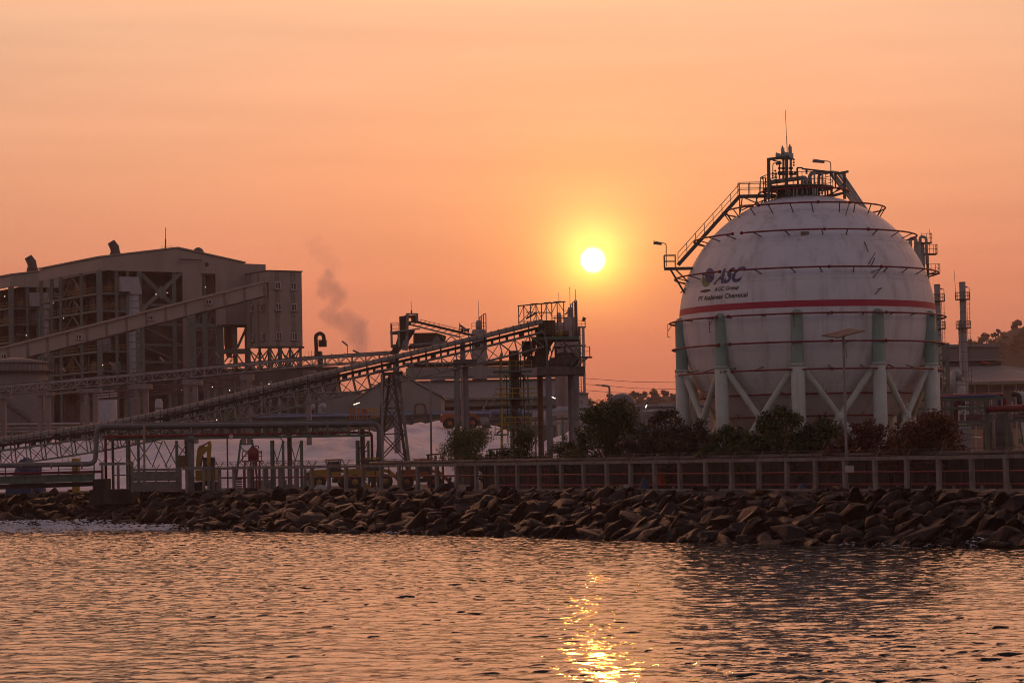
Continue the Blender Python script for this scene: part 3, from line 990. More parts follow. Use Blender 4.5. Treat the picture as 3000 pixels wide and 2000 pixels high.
# ================================================================== concrete fence along the quay
M_fence = mat("fence_concrete", (0.215, 0.193, 0.172), 0.9, var=0.2, scale=1.2, stain=(0.12, 0.07, 0.04), stain_amt=0.9, stain_scale=2.2, streak=3, bump=0.012, bump_scale=10)
M_wire = mat("rusty_wire", (0.10, 0.075, 0.06), 0.7)
M_arm = mat("rusty_angle", (0.17, 0.11, 0.075), 0.8, var=.4)
def chain_link():
    m = bpy.data.materials.new("chain_link"); m.use_nodes = True
    n, l = m.node_tree.nodes, m.node_tree.links
    b = n["Principled BSDF"]; b.inputs["Base Color"].default_value = (.05, .045, .04, 1); b.inputs["Roughness"].default_value = .6
    tc = n.new("ShaderNodeTexCoord")
    def wave(rot):
        mp = n.new("ShaderNodeMapping"); mp.inputs["Rotation"].default_value = (0, R_(rot), 0); mp.inputs["Scale"].default_value = (1, 1, 1)
        l.new(tc.outputs["Object"], mp.inputs[0])
        w = n.new("ShaderNodeTexWave"); w.bands_direction = 'X'; w.inputs["Scale"].default_value = 3.2
        l.new(mp.outputs[0], w.inputs["Vector"]); return w.outputs["Fac"]
    mx = n.new("ShaderNodeMath"); mx.operation = 'MAXIMUM'; l.new(wave(45), mx.inputs[0]); l.new(wave(-45), mx.inputs[1])
    gt = n.new("ShaderNodeMath"); gt.operation = 'GREATER_THAN'; gt.inputs[1].default_value = 0.988; l.new(mx.outputs[0], gt.inputs[0])
    l.new(gt.outputs[0], b.inputs["Alpha"])
    return m
M_link = chain_link()

def fence_Y(px):
    return FPX * 2.4 / (69.5 + .01548 * (px - 915))
def fence_pt(px, off=0.0, z=0.0):
    """point on the fence line in picture column px, moved off metres inland"""
    a = FENCE_B - FN * off
    k = XG(px, 200.0, 1.2) / 200.0
    t = (k * a.y - a.x) / (FD.x - k * FD.y)
    p = a + FD * t
    return Vector((p.x, p.y, z))
BAY = 3.24
fence = thing("concrete_fence", tuple(fence_pt(1500)), "long concrete post fence with barbed wire arms along the top of the boulders", "fence")
pA = fence_pt(2948)
posts = []
t = 0.0
start = (pA - FENCE_B).dot(FD)
k = 2
while start + k * BAY > -1: 
    posts.append(FENCE_B + FD * (start + k * BAY)); k -= 1
posts.append(fence_pt(625))
posts = [Vector((p.x, p.y, 0)) for p in posts]
side = FN
for i, p in enumerate(posts):
    jig = random.uniform(-.03, .03)
    bar("post", p + Vector((0, 0, -.3)), p + Vector((jig, 0, 2.30)), .30, M_fence, fence, side=tuple(side))
    # Y-shaped barbed wire arm
    c = p + Vector((0, 0, 2.44))
    # the arms lean across the fence and a little along it
    for s in (-1, 1):
        d = FN * s * .48
        bar("wire_arm", c, c + Vector((d.x, d.y, .62 + random.uniform(-.05, .05))), .07, M_arm, fence)
    if i + 1 < len(posts):
        q = posts[i + 1]
        e = (q - p).normalized() * .0
        bar("cap_beam", p + Vector((0, 0, 2.42)), q + Vector((0, 0, 2.42 + random.uniform(-.02, .02))), .30, M_fence, fence, h=.28, side=(0, 0, 1))
        # plinth
        bar("plinth", p + Vector((0, 0, .02)), q + Vector((0, 0, .02)), .24, M_fence, fence, h=.3, side=(0, 0, 1))
        L = (q - p).length
        me_ = MB(); me_.quad((0.16, 0, .17), (L - .16, 0, .17), (L - .16, 0, 2.28), (0.16, 0, 2.28))
        o = me_.build("mesh_panel", M_link, fence)
        o.matrix_basis = Matrix.Translation(p) @ Matrix.Rotation(math.atan2((q - p).y, (q - p).x), 4, 'Z')
for s in (-1, 1):
    for f in (.35, .7, 1.0):
        d = FN * s * .48 * f
        b = MB()
        for p, q in zip(posts, posts[1:]):
            a, c = p + Vector((d.x, d.y, 2.44 + .62 * f)), q + Vector((d.x, d.y, 2.44 + .62 * f))
            b.tube([a, a.lerp(c, .5) - Vector((0, 0, .03)), c], .012, 4, caps=False)
        b.build("barbed_wire", M_wire, fence)

# return leg and panel wall at the corner
corner = posts[-1]
ret = thing("panel_wall", tuple(P(455, 1437, 262)), "brownish precast concrete panel wall with vent slots beside the fence corner", "wall")
WY = 262.0
w0, w1 = XG(386, WY), XG(530, WY)
zt = zat(455, 1378, WY)
M_panel = mat("panel_concrete", (0.20, 0.165, 0.145), .9, var=.2, stain=(.10, .06, .04), stain_amt=.7, stain_scale=1.2, streak=3, bump=.01)
M_slot = mat("slot_dark", (0.03, 0.026, 0.024), .9)
cw = (w1 - w0) / 4
for i in range(4):
    for j in range(2):
        x0 = w0 + i * cw; z0 = .05 + j * (zt - .1) / 2; hh = (zt - .1) / 2
        pn = MB().box((x0 + .04, WY, z0 + .03), (x0 + cw - .04, WY + .14, z0 + hh - .03)).build("panel", M_panel, ret)
        for c in range(2):
            for r in range(6):
                xs = x0 + .28 + c * .62; zs = z0 + .14 + r * .165
                MB().box((xs, WY - .03, zs), (xs + .4, WY - .003, zs + .05)).build("vent_slat", M_panel, pn)
    bar("post", (w0 + i * cw, WY + .07, 0), (w0 + i * cw, WY + .07, zt + .05), .18, M_fence, ret)
bar("post", (w1, WY + .07, 0), (w1, WY + .07, zt + .05), .18, M_fence, ret)
bar("cap_beam", (w0 - .1, WY + .07, zt + .1), (w1 + .1, WY + .07, zt + .1), .26, M_fence, ret, h=.2)
for px in (392, 412, 458, 492):
    p = P(px, 1374, WY)
    for s in (-1, 1):
        bar("wire_arm", p, p + Vector((.38 * s, 0, .5)), .07, M_arm, ret)
lf = thing("corner_fence", tuple(P(345, 1440, 263)), "short concrete fence frame standing against the white salt left of the panel wall", "fence")
LY = 264.5
z1 = zat(345, 1358, LY)
for px in (300, 347, 388):
    x = XG(px, LY); bar("post", (x, LY, -.2), (x, LY, z1 - .16), .26, M_fence, lf)
    for s in (-1, 1):
        bar("wire_arm", (x, LY, z1 + .1), (x + .4 * s, LY, z1 + .6), .07, M_arm, lf)
bar("cap_beam", (XG(292, LY), LY, z1), (XG(392, LY), LY, z1), .3, M_fence, lf, h=.26)
bar("mid_rail", (XG(330, LY), LY, zat(345, 1391, LY)), (XG(386, LY), LY, zat(386, 1391, LY)), .12, M_arm, lf)
# fence between the corner and the panel wall
cf = thing("side_fence", tuple(P(580, 1437, 261)), "concrete post fence between the panel wall and the yellow excavator", "fence")
CY = 261.2
zc = zat(580, 1371, CY)
for px in (548, 597, 612):
    x = XG(px, CY); bar("post", (x, CY, -.2), (x, CY, zc - .14), .3, M_fence, cf)
    for s in (-1, 1):
        bar("wire_arm", (x, CY, zc + .12), (x + .42 * s, CY, zc + .7), .07, M_arm, cf)
bar("cap_beam", (w1 + .3, CY, zc), (XG(622, CY), CY, zc), .3, M_fence, cf, h=.28)
# inner fence, a second row seen through the first
M_inner = mat("inner_fence_concrete", (0.21, 0.18, 0.165), .9, var=.2)
inf = thing("inner_fence", tuple(P(820, 1437, 262)), "second row of concrete posts behind the front fence below the green truss", "fence")
for k in range(10):
    px = 716 + 22.4 * k
    Yq = 266.0 - k * .6
    x = XG(px, Yq); zz = zat(px, 1370, Yq)
    bar("post", (x, Yq, 0), (x, Yq, zz - .1), .26, M_inner, inf)
    for s in (-1, 1):
        bar("wire_arm", (x, Yq, zz + .05), (x + .4 * s, Yq, zz + .62), .06, M_arm, inf)
bar("cap_beam", (XG(700, 266.4), 266.4, zat(700, 1370, 266.4)), (XG(925, 260.4), 260.4, zat(925, 1368, 260.4)), .28, M_inner, inf, h=.2)

# ================================================================== what stands between fence and trees
# rear retaining wall with a dark pipe along its top
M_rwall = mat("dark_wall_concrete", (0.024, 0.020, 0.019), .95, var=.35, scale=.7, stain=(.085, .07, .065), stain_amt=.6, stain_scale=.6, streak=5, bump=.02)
M_dpipe = mat("dark_pipe", (0.05, 0.046, 0.045), .6)
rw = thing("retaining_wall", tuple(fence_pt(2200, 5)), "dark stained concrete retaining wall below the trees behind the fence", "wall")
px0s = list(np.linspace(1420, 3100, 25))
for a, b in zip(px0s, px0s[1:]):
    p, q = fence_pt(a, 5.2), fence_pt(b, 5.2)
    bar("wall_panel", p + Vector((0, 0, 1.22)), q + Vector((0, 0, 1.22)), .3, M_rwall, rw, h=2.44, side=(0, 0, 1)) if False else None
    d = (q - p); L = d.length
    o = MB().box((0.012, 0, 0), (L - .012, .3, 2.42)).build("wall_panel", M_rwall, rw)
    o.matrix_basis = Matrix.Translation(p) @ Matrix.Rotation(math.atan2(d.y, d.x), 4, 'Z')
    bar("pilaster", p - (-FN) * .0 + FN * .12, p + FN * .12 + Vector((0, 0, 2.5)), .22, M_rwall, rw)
pipe_top = thing("dark_pipe", tuple(fence_pt(2200, 5.0, 2.6)), "dark insulated pipe running along the top of the retaining wall", "pipe")
MB().tube([fence_pt(px, 5.0, 2.66) for px in np.linspace(1085, 3100, 30)], .17, 8).build("run", M_dpipe, pipe_top)
for px in np.linspace(1100, 1420, 9):
    p = fence_pt(px, 5.0); bar("stand", p, p + Vector((0, 0, 2.5)), .12, M_dpipe, pipe_top)
M_fire = mat("fire_main_red", (0.17, 0.012, 0.014), 0.6, var=0.2)
fp1 = thing("fire_main", tuple(fence_pt(1800, 3)), "upper red fire main seen through the concrete fence", "pipe")
MB().tube([fence_pt(px, 3.2, 1.35) for px in np.linspace(560, 3100, 50)], .09, 8).build("run", M_fire, fp1)
fp2 = thing("fire_main", tuple(fence_pt(2300, 3)), "lower red fire main close to the ground behind the fence", "pipe")
MB().tube([fence_pt(px, 3.0, .42) for px in np.linspace(1440, 3100, 40)], .10, 8).build("run", M_fire, fp2)
for px in np.linspace(1450, 3060, 34):
    p = fence_pt(px, 3.05); bar("stand", p, p + Vector((0, 0, 1.35)), .06, M_dpipe, fp1)
for px in np.linspace(1480, 3040, 20):
    p = fence_pt(px, 3.0); bar("saddle", p, p + Vector((0, 0, .36)), .22, M_conc, fp2)
# hydrant frames by the wall
for k, px in enumerate((1490, 1545, 1585, 1925, 1975)):
    f = thing("hose_rack", tuple(fence_pt(px, 4)), ["leftmost of three dark red hose racks behind the fence below the round bush", "dark red hose rack in the middle of three below the round bush", "dark red hose rack beside the grey tower column behind the fence", "dark red hose rack left of the red cabinet behind the fence", "dark red hose rack right of the red cabinet behind the fence"][k], "hose rack")
    for dx in (0, .55, 1.1):
        p = fence_pt(px, 4.0) + FD * dx; bar("post", p, p + Vector((0, 0, 1.9)), .06, M_redpipe, f)
    for h in (.6, 1.25, 1.9):
        p = fence_pt(px, 4.0, h); bar("rail", p, p + FD * 1.1, .05, M_redpipe, f)
cab = thing("hydrant_cabinet", tuple(fence_pt(1935, 3.6)), "bright red fire hydrant cabinet behind the fence below the brown tree", "cabinet")
p = fence_pt(1935, 3.8)
M_cab = mat("cabinet_red", (.45, .02, .015), .5)
bar("body", p + Vector((0, 0, .25)), p + Vector((0, 0, 1.45)), .8, M_cab, cab, h=.35, side=tuple(FN))
bar("door", p + FN * .19 + Vector((0, 0, .32)), p + FN * .19 + Vector((0, 0, 1.38)), .68, mat("cabinet_door", (.38, .018, .014), .45), cab, h=.03, side=tuple(FN))
bar("leg", p + FD * .25, p + FD * .25 + Vector((0, 0, .25)), .06, M_redpipe, cab); bar("leg", p - FD * .25, p - FD * .25 + Vector((0, 0, .25)), .06, M_redpipe, cab)
# blue tarpaulin heap, crate and drum
def heap(name, c, sx, sy, sz, m, label, cat, seed=1):
    b = MB(); n, k = 18, 6
    c = Vector(c)
    for j in range(k + 1):
        f = j / k
        for i in range(n):
            a = 2 * math.pi * i / n
            r = (1 - f) ** .6 if j < k else .02
            v = Vector((math.cos(a) * r * sx, math.sin(a) * r * sy, f ** .8 * sz))
            w = 1 + .35 * mnoise.noise(v * 1.7 + Vector((seed, 0, 0)))
            b.v.append((c.x + v.x * w, c.y + v.y * w, c.z + v.z * w))
    for j in range(k):
        for i in range(n):
            i2 = (i + 1) % n
            b.f.append((j * n + i, j * n + i2, (j + 1) * n + i2, (j + 1) * n + i)); b.sm.append(True)
    b.f.append(tuple(k * n + i for i in range(n))); b.sm.append(True)
    o = b.build(name, m); tag(o, label, cat); return o
M_tarp = mat("blue_tarp", (.02, .05, .14), .6, var=.25)
heap("tarpaulin", fence_pt(1887, 2.0), .55, .4, .95, M_tarp, "crumpled blue tarpaulin heap at the foot of a fence post", "tarpaulin")
heap("tarpaulin", fence_pt(2350, 2.0), .45, .4, .6, M_tarp, "small blue tarpaulin bundle on the ground behind the fence below the tank", "tarpaulin", 4)
o = MB().box((-.3, -.25, 0), (.3, .25, .5)).build("wooden_crate", mat("crate_wood", (.32, .19, .09), .8)); o.location = fence_pt(1824, 1.6); tag(o, "small light brown crate on the ground behind the fence", "crate")
o = MB().lathe((0, 0, 0), [(.26, 0), (.27, .1), (.26, .22), (.27, .4), (.25, .52)], 14).build("paint_bucket", mat("bucket_white", (.45, .42, .38), .6)); o.location = fence_pt(1836, 1.5); tag(o, "pale bucket beside the light brown crate behind the fence", "bucket")
heap("sack_heap", fence_pt(938, 2.2), 1.1, .6, .62, mat("sack_white", (.45, .42, .40), .9), "pale heap of filled sacks on the ground behind the fence", "sacks", 9)
# traffic cones by the poles
M_coner = mat("cone_orange", (.5, .12, .03), .6)
for k, px in enumerate((1232, 1252)):
    o = MB().lathe((0, 0, 0), [(.22, 0), (.22, .04), (.13, .05), (.04, .7), (.02, .72)], 12).build("traffic_cone", mat("cone_pale", (.5, .45, .4), .7) if k == 0 else M_coner)
    o.location = fence_pt(px, 1.5); tag(o, ["pale faded traffic cone on the ground behind the fence", "orange traffic cone beside the pale one behind the fence"][k], "traffic cone")
# white notice board under the solar lamp
nb = thing("notice_board", tuple(fence_pt(2487, .5)), "small pale notice board hung on the fence below the solar lamp", "notice board")
p = fence_pt(2487, -.1, 1.65)
bar("board", p - FD * .55, p + FD * .55, .05, mat("notice_pale", (.35, .33, .32), .7), nb, h=.5, side=(0, 0, 1))
bar("hook", p + Vector((0, 0, .25)), p + Vector((0, 0, .6)), .03, M_wire, nb)
# low green wall-plants behind the right bays are part of the trees below

# ================================================================== trees
M_bark = mat("bark", (.09, .065, .05), .9, var=.3, bump=.02)
def leaf_mat(name, c1, c2, trans=.25):
    m = bpy.data.materials.new(name); m.use_nodes = True
    n, l = m.node_tree.nodes, m.node_tree.links
    b = n["Principled BSDF"]; b.inputs["Roughness"].default_value = .55
    g = n.new("ShaderNodeNewGeometry")
    t = n.new("ShaderNodeTexNoise"); t.inputs["Scale"].default_value = 1.1; t.inputs["Detail"].default_value = 2
    l.new(g.outputs["Position"], t.inputs["Vector"])
    ad = n.new("ShaderNodeMath"); ad.operation = 'ADD'; l.new(g.outputs["Random Per Island"], ad.inputs[0]); l.new(t.outputs[0], ad.inputs[1])
    ml = n.new("ShaderNodeMath"); ml.operation = 'MULTIPLY'; ml.inputs[1].default_value = .55; l.new(ad.outputs[0], ml.inputs[0])
    r = n.new("ShaderNodeValToRGB")
    r.color_ramp.elements[0].position = .15; r.color_ramp.elements[1].position = .85
    r.color_ramp.elements[0].color = (*c1, 1); r.color_ramp.elements[1].color = (*c2, 1)
    l.new(ml.outputs[0], r.inputs[0]); l.new(r.outputs[0], b.inputs["Base Color"])
    tr = n.new("ShaderNodeBsdfTranslucent"); l.new(r.outputs[0], tr.inputs[0])
    mx = n.new("ShaderNodeMixShader"); mx.inputs[0].default_value = trans
    l.new(b.outputs[0], mx.inputs[1]); l.new(tr.outputs[0], mx.inputs[2])
    l.new(mx.outputs[0], n["Material Output"].inputs[0])
    return m
L_green = leaf_mat("leaf_dark_green", (0.0120, 0.0288, 0.0054), (0.0465, 0.0868, 0.0124))
L_light = leaf_mat("leaf_olive", (0.0300, 0.0528, 0.0096), (0.0868, 0.1302, 0.0211))
L_brown = leaf_mat("leaf_bronze", (0.0210, 0.0156, 0.0084), (0.0620, 0.0434, 0.0186))
L_red = leaf_mat("leaf_red", (0.0330, 0.0084, 0.0060), (0.1240, 0.0310, 0.0136))
L_redg = leaf_mat("leaf_rust", (0.0300, 0.0156, 0.0060), (0.1488, 0.0465, 0.0136))

def tree(px, ytop, half_px, leaf, label, off=7.5, density=1.0, leaf_size=.30, lobes=7, seed=0, trunk_px=None, airy=0.0, name="tree", zbot=.9, drop=0.0):
    r = random.Random(seed * 13 + int(px))
    base = fence_pt(px, off)
    Y = base.y; s = FPX / Y
    H = zat(px, ytop, Y); W = half_px / s * 1.5
    t = thing(name, tuple(base), label, "tree", "trees behind the fence")
    # crown made of clumps inside an uneven outline
    clumps = []
    zc = zbot + (H - zbot) * .5
    nl = lobes * 2
    for k in range(nl):
        zf = r.uniform(.08, .92)
        mr = W * (math.sqrt(max(0, 1 - ((zf - .32) / .70) ** 2)) if zf > .32 else .8 + .2 * zf / .32)
        a = 2 * math.pi * k * .618 + r.uniform(-.4, .4)
        rc = W * r.uniform(.20, .32)
        rad = max(0, mr - rc) * r.uniform(.55, 1.02)
        clumps.append((Vector((rad * math.cos(a), rad * .8 * math.sin(a), zbot + (H - zbot) * zf - drop * r.random())), rc))
    for zf in (.25, .5, .7):
        clumps.append((Vector((r.uniform(-.15, .15) * W, 0, zbot + (H - zbot) * zf)), W * .45 * (1.15 - zf * .5)))
    clumps.append((Vector((r.uniform(-.12, .12) * W, 0, H - W * .2)), W * .22))
    # limbs
    b = MB()
    top = Vector((r.uniform(-.2, .2), 0, zbot + (H - zbot) * .55))
    b.tube([Vector((0, 0, -.1)), Vector((r.uniform(-.1, .1), 0, zbot * .8)), top], [.055 * H ** .8, .045 * H ** .8, .015 * H], 8)
    for c, cr_ in clumps:
        m0 = Vector((0, 0, zbot * .7)).lerp(top, r.uniform(.1, .8))
        b.tube([m0, m0.lerp(c, .55) + Vector((0, 0, .15)), c], [.022 * H ** .8, .014 * H ** .8, .006], 5)
    tk = b.build("trunk", M_bark, t); tk.matrix_basis = Matrix.Translation(base)
    # leaves
    vol = sum(cr_ ** 2 for _, cr_ in clumps)
    N = int(density * 300 * vol / (leaf_size / .3) ** 2)
    N = min(N, 9000)
    wts = [cr_ ** 2 for _, cr_ in clumps]
    v = np.empty((N * 4, 3)); 
    picks = r.choices(range(len(clumps)), wts, k=N)
    for i, k in enumerate(picks):
        c, cr_ = clumps[k]
        d = Vector((r.gauss(0, 1), r.gauss(0, 1), r.gauss(0, 1))).normalized()
        rr = cr_ * (r.random() ** .45) * (1 + .25 * mnoise.noise(d * 2 + c))
        p = c + Vector((d.x * rr, d.y * rr, d.z * rr * .85))
        if p.z < .3: p.z = .3 + r.random() * .4
        nrm = (d * .7 + Vector((r.gauss(0, .6), r.gauss(0, .6), r.gauss(0, .6) + .4))).normalized()
        u = nrm.orthogonal().normalized(); u.rotate(Matrix.Rotation(r.uniform(0, 6.28), 3, nrm)); w = nrm.cross(u)
        L = leaf_size * r.uniform(.6, 1.25); B = L * .55
        q = base + p
        v[i * 4] = q - u * L * .5; v[i * 4 + 1] = q + w * B * .5; v[i * 4 + 2] = q + u * L * .5 - nrm * L * .12; v[i * 4 + 3] = q - w * B * .5
    me = bpy.data.meshes.new("crown")
    me.vertices.add(N * 4); me.vertices.foreach_set("co", v.astype(np.float32).ravel())
    me.loops.add(N * 4); me.loops.foreach_set("vertex_index", np.arange(N * 4, dtype=np.int32))
    me.polygons.add(N); me.polygons.foreach_set("loop_start", np.arange(0, N * 4, 4, dtype=np.int32))
    me.update(calc_edges=True); me.materials.append(leaf)
    add_obj(bpy.data.objects.new("crown", me), t)
    return t
TREES = [
    (1383, 1243, 80, L_light, "airy olive-green feathery tree in front of the two round grey columns", dict(leaf_size=.20, density=.62, lobes=9, zbot=1.6, off=9)),
    (1540, 1255, 66, L_green, "dense round dark bush under the yellow-railed stair tower", dict(leaf_size=.20, density=.85, lobes=8, off=9)),
    (1655, 1270, 40, L_light, "pale olive shrub left of the big dark tree", dict(leaf_size=.20, density=.9, lobes=7, off=9)),
    (1790, 1178, 108, L_green, "big broad dark green tree below the street lamp", dict(lobes=13, off=8)),
    (1955, 1192, 66, L_brown, "bronze-leaved open tree beside the left tank column", dict(density=.8, lobes=9, off=8)),
    (2055, 1222, 52, L_brown, "low dull bronze tree between two tank columns", dict(density=.85, lobes=8, off=7)),
    (2150, 1243, 58, L_green, "low green bushy tree in front of a tank brace", dict(lobes=9, off=7)),
    (2285, 1182, 72, L_green, "pointed dark green tree in front of the middle tank column", dict(lobes=11, off=7)),
    (2410, 1213, 66, L_green, "dark rounded tree left of the solar lamp pole", dict(lobes=10, off=7.5)),
    (2543, 1220, 58, L_red, "dark red leaved tree right of the solar lamp pole", dict(lobes=9, density=.8, off=7)),
    (2715, 1212, 104, L_redg, "wide rusty red leaved tree at the right tank column", dict(lobes=13, density=.75, off=6.5, drop=.3)),
]
for i, (px, yt, hw, lm, lab, kw) in enumerate(TREES):
    tree(px, yt, hw, lm, lab, seed=i + 1, **kw)
# lower shrubs that close the gaps at the foot of the trees
for i, (px, yt, hw, lm, lab) in enumerate(((1700, 1275, 50, L_green, "low green shrub at the left foot of the big dark tree"), (1885, 1272, 66, L_brown, "low brown shrub right of the big dark tree"), (2010, 1262, 74, L_brown, "low bronze shrub at the foot of the bronze trees"), (2105, 1268, 60, L_green, "low green shrub in front of the second tank column"), (2215, 1258, 66, L_green, "low green shrub left of the pointed tree"), (2350, 1255, 60, L_green, "low dark shrub right of the pointed tree"), (2475, 1270, 66, L_red, "low dark red shrub behind the solar lamp pole"), (2620, 1275, 66, L_red, "low red shrub between the two red trees"), (2790, 1285, 60, L_redg, "low rusty shrub right of the wide red tree"), (1440, 1312, 44, L_green, "tiny green shrub right of the airy tree"))):
    tree(px, yt, hw, lm, lab, seed=40 + i, name="shrub", off=6.2, lobes=7, zbot=.5)
# ================================================================== conveyors and transfer towers
M_galv = mat("galvanised_steel", (0.26, 0.245, 0.235), .6, metal=.2, var=.25, stain=(.13, .06, .03), stain_amt=.75, stain_scale=1.6)
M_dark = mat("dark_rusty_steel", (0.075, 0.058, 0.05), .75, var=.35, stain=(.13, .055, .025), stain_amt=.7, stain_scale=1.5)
M_belt = mat("belt_rubber", (0.025, 0.022, 0.022), .7)
M_cover = mat("cover_sheet", (0.23, 0.195, 0.165), .7, var=.12, scale=.8, stain=(.12, .085, .06), stain_amt=.5, stain_scale=.8)
M_colgrey = mat("column_grey", (0.20, 0.19, 0.20), .85, var=.12, stain=(.12, .10, .09), stain_amt=.5, stain_scale=.7, streak=5)
M_colbrown = mat("column_brown", (0.14, 0.085, 0.065), .85, var=.2, stain=(.07, .045, .035), stain_amt=.7, stain_scale=.9, streak=5)
M_capconc = mat("cap_concrete", (0.125, 0.105, 0.093), .9, var=.2, stain=(.07, .05, .04), stain_amt=.8, stain_scale=1.1, streak=5)
M_yellow = mat("yellow_rail", (0.46, 0.28, 0.04), .6, var=.25, stain=(.14, .07, .03), stain_amt=.6)
M_green = mat("green_steel", (0.095, 0.15, 0.105), .7, var=.2, stain=(.09, .06, .04), stain_amt=.7, stain_scale=1.2, streak=2)
M_rustbox = mat("rusty_casing", (0.15, 0.085, 0.045), .8, var=.35, scale=.9, stain=(.06, .04, .03), stain_amt=.8, stain_scale=.7, streak=3)
M_redd0 = mat("red_oxide_steel", (.12, .05, .035), .8, var=.3)
M_pole = mat("lamp_pole_grey", (0.24, 0.23, 0.23), .6, var=.1)
def lit(name, col, st):
    return mat(name, (.8, .8, .8), .5, emit=(col, st))
M_lit = lit("lit_tube", (1.0, .86, .62), 2.5)

def conv_axis(pts, Y0, Y1, y_off=0.0):
    out = []
    n = len(pts) - 1
    for i, (x, y) in enumerate(pts):
        f = (x - pts[0][0]) / (pts[-1][0] - pts[0][0])
        out.append(P(x, y + y_off, Y0 + (Y1 - Y0) * f))
    return out
def resample(pts, step):
    pts = [Vector(p) for p in pts]; d = [0]
    for a, b in zip(pts, pts[1:]): d.append(d[-1] + (b - a).length)
    n = max(1, round(d[-1] / step)); out = []
    for i in range(n + 1):
        t = d[-1] * i / n
        for k in range(len(d) - 1):
            if t <= d[k + 1] + 1e-6:
                out.append(pts[k].lerp(pts[k + 1], (t - d[k]) / (d[k + 1] - d[k]))); break
    return out

M_blk = mat("black_steel", (.03, .025, .023), .8, var=.3)
# ---- front conveyor, climbing from the left to the transfer tower
FY = 275.0
axis = [(-190, 1313), (0, 1293), (150, 1272), (300, 1249), (430, 1223), (550, 1196), (880, 1116), (1400, 993), (1592, 945)]
fc = thing("belt_conveyor", tuple(P(800, 1420, FY)), "long inclined belt conveyor with ribbed round cover climbing to the transfer tower", "conveyor")
ax = resample(conv_axis(axis, FY, FY), 1.72)
W2 = 1.15
# half-round ribbed cover, one sheet per bay
def cover_mesh():
    b = MB(); n = 10
    rings = 5
    for i in range(rings):
        u = i / (rings - 1)
        rr = .54 if i not in (0, rings - 1) else .57
        for j in range(n + 1):
            a = math.pi * j / n
            b.v.append((u, math.cos(a) * rr * 1.6, math.sin(a) * rr - .02))
    for i in range(rings - 1):
        for j in range(n):
            p = i * (n + 1) + j
            b.f.append((p, p + 1, p + n + 2, p + n + 1)); b.sm.append(True)
    me = bpy.data.meshes.new("cover_sheet"); me.from_pydata(b.v, [], b.f); me.materials.append(M_cover)
    for pl in me.polygons: pl.use_smooth = True
    return me
cov = cover_mesh()
M_crib = mat("cover_rib_dark", (.085, .068, .056), .8)
rib_me = MB(); rib_me.tube([(0, math.cos(math.pi * j / 10) * .58 * 1.6, math.sin(math.pi * j / 10) * .58 - .02) for j in range(11)], .05, 5)
_m = bpy.data.meshes.new("cover_rib"); _m.from_pydata(rib_me.v, [], rib_me.f); _m.materials.append(M_crib)
for a, c in zip(ax, ax[1:]):
    for h in (0, .5):
        p, q = a.lerp(c, h), a.lerp(c, h + .5)
        d = q - p
        o = bpy.data.objects.new("cover_sheet", cov); add_obj(o, fc)
        L = d.length; x = d / L; y = Vector((0, 1, 0)); z = x.cross(y)
        o.matrix_basis = Matrix(((x.x * L, y.x, z.x, p.x), (x.y * L, y.y, z.y, p.y + W2), (x.z * L, y.z, z.z, p.z), (0, 0, 0, 1)))
        o = bpy.data.objects.new("cover_rib", _m); add_obj(o, fc)
        o.matrix_basis = Matrix(((x.x, y.x, z.x, p.x), (x.y, y.y, z.y, p.y + W2), (x.z, y.z, z.z, p.z), (0, 0, 0, 1)))
down1, down2 = Vector((0, 0, -1.02)), Vector((0, 0, -2.72))
belt = MB(); ret = MB()
for a, c in zip(ax, ax[1:]):
    for b_, dz, th in ((belt, -.42, .05), (ret, -.95, .04)):
        for s in (0,):
            b_.quad(a + Vector((0, .3, dz)), c + Vector((0, .3, dz)), c + Vector((0, 2.0, dz)), a + Vector((0, 2.0, dz)))
            b_.quad(a + Vector((0, .3, dz - th)), a + Vector((0, 2.0, dz - th)), c + Vector((0, 2.0, dz - th)), c + Vector((0, .3, dz - th)))
belt.build("belt", M_belt, fc); ret.build("return_belt", mat("return_belt_worn", (.05, .045, .04), .14, spec=1.0), fc)
for k, Y in enumerate((0.0, 2 * W2)):
    off = Vector((0, Y, 0))
    b = MB(); c2 = MB(); s2 = MB()
    for a, c in zip(ax, ax[1:]):
        b.bar(a + off + down1, c + off + down1, .16, .14, (0, 1, 0)); c2.bar(a + off + down2, c + off + down2, .15, .13, (0, 1, 0)); s2.bar(a + off + Vector((0, 0, -.40)), c + off + Vector((0, 0, -.40)), .22, .08, (0, 1, 0))
    b.build("top_chord", M_galv, fc); c2.build("bottom_chord", M_galv, fc); s2.build("stringer", M_blk, fc)
    for i, a in enumerate(ax):
        t = (ax[min(i + 1, len(ax) - 1)] - ax[max(i - 1, 0)]).normalized()
        nrm = Vector((t.z, 0, -t.x)); nrm = nrm if nrm.z < 0 else -nrm
        top = a + off + down1; bot = a + off + down1 + nrm * 1.66
        bar("web_post", top, bot, .13, M_galv, fc)
        bar("idler_stand", a + off + Vector((0, 0, -.1)), top, .14, M_blk, fc)
        if i + 1 < len(ax):
            top2 = ax[i + 1] + off + down1; bot2 = ax[i + 1] + off + down2
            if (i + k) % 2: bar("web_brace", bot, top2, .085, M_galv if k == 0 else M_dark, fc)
            else: bar("web_brace", top, bot2, .085, M_galv if k == 0 else M_dark, fc)
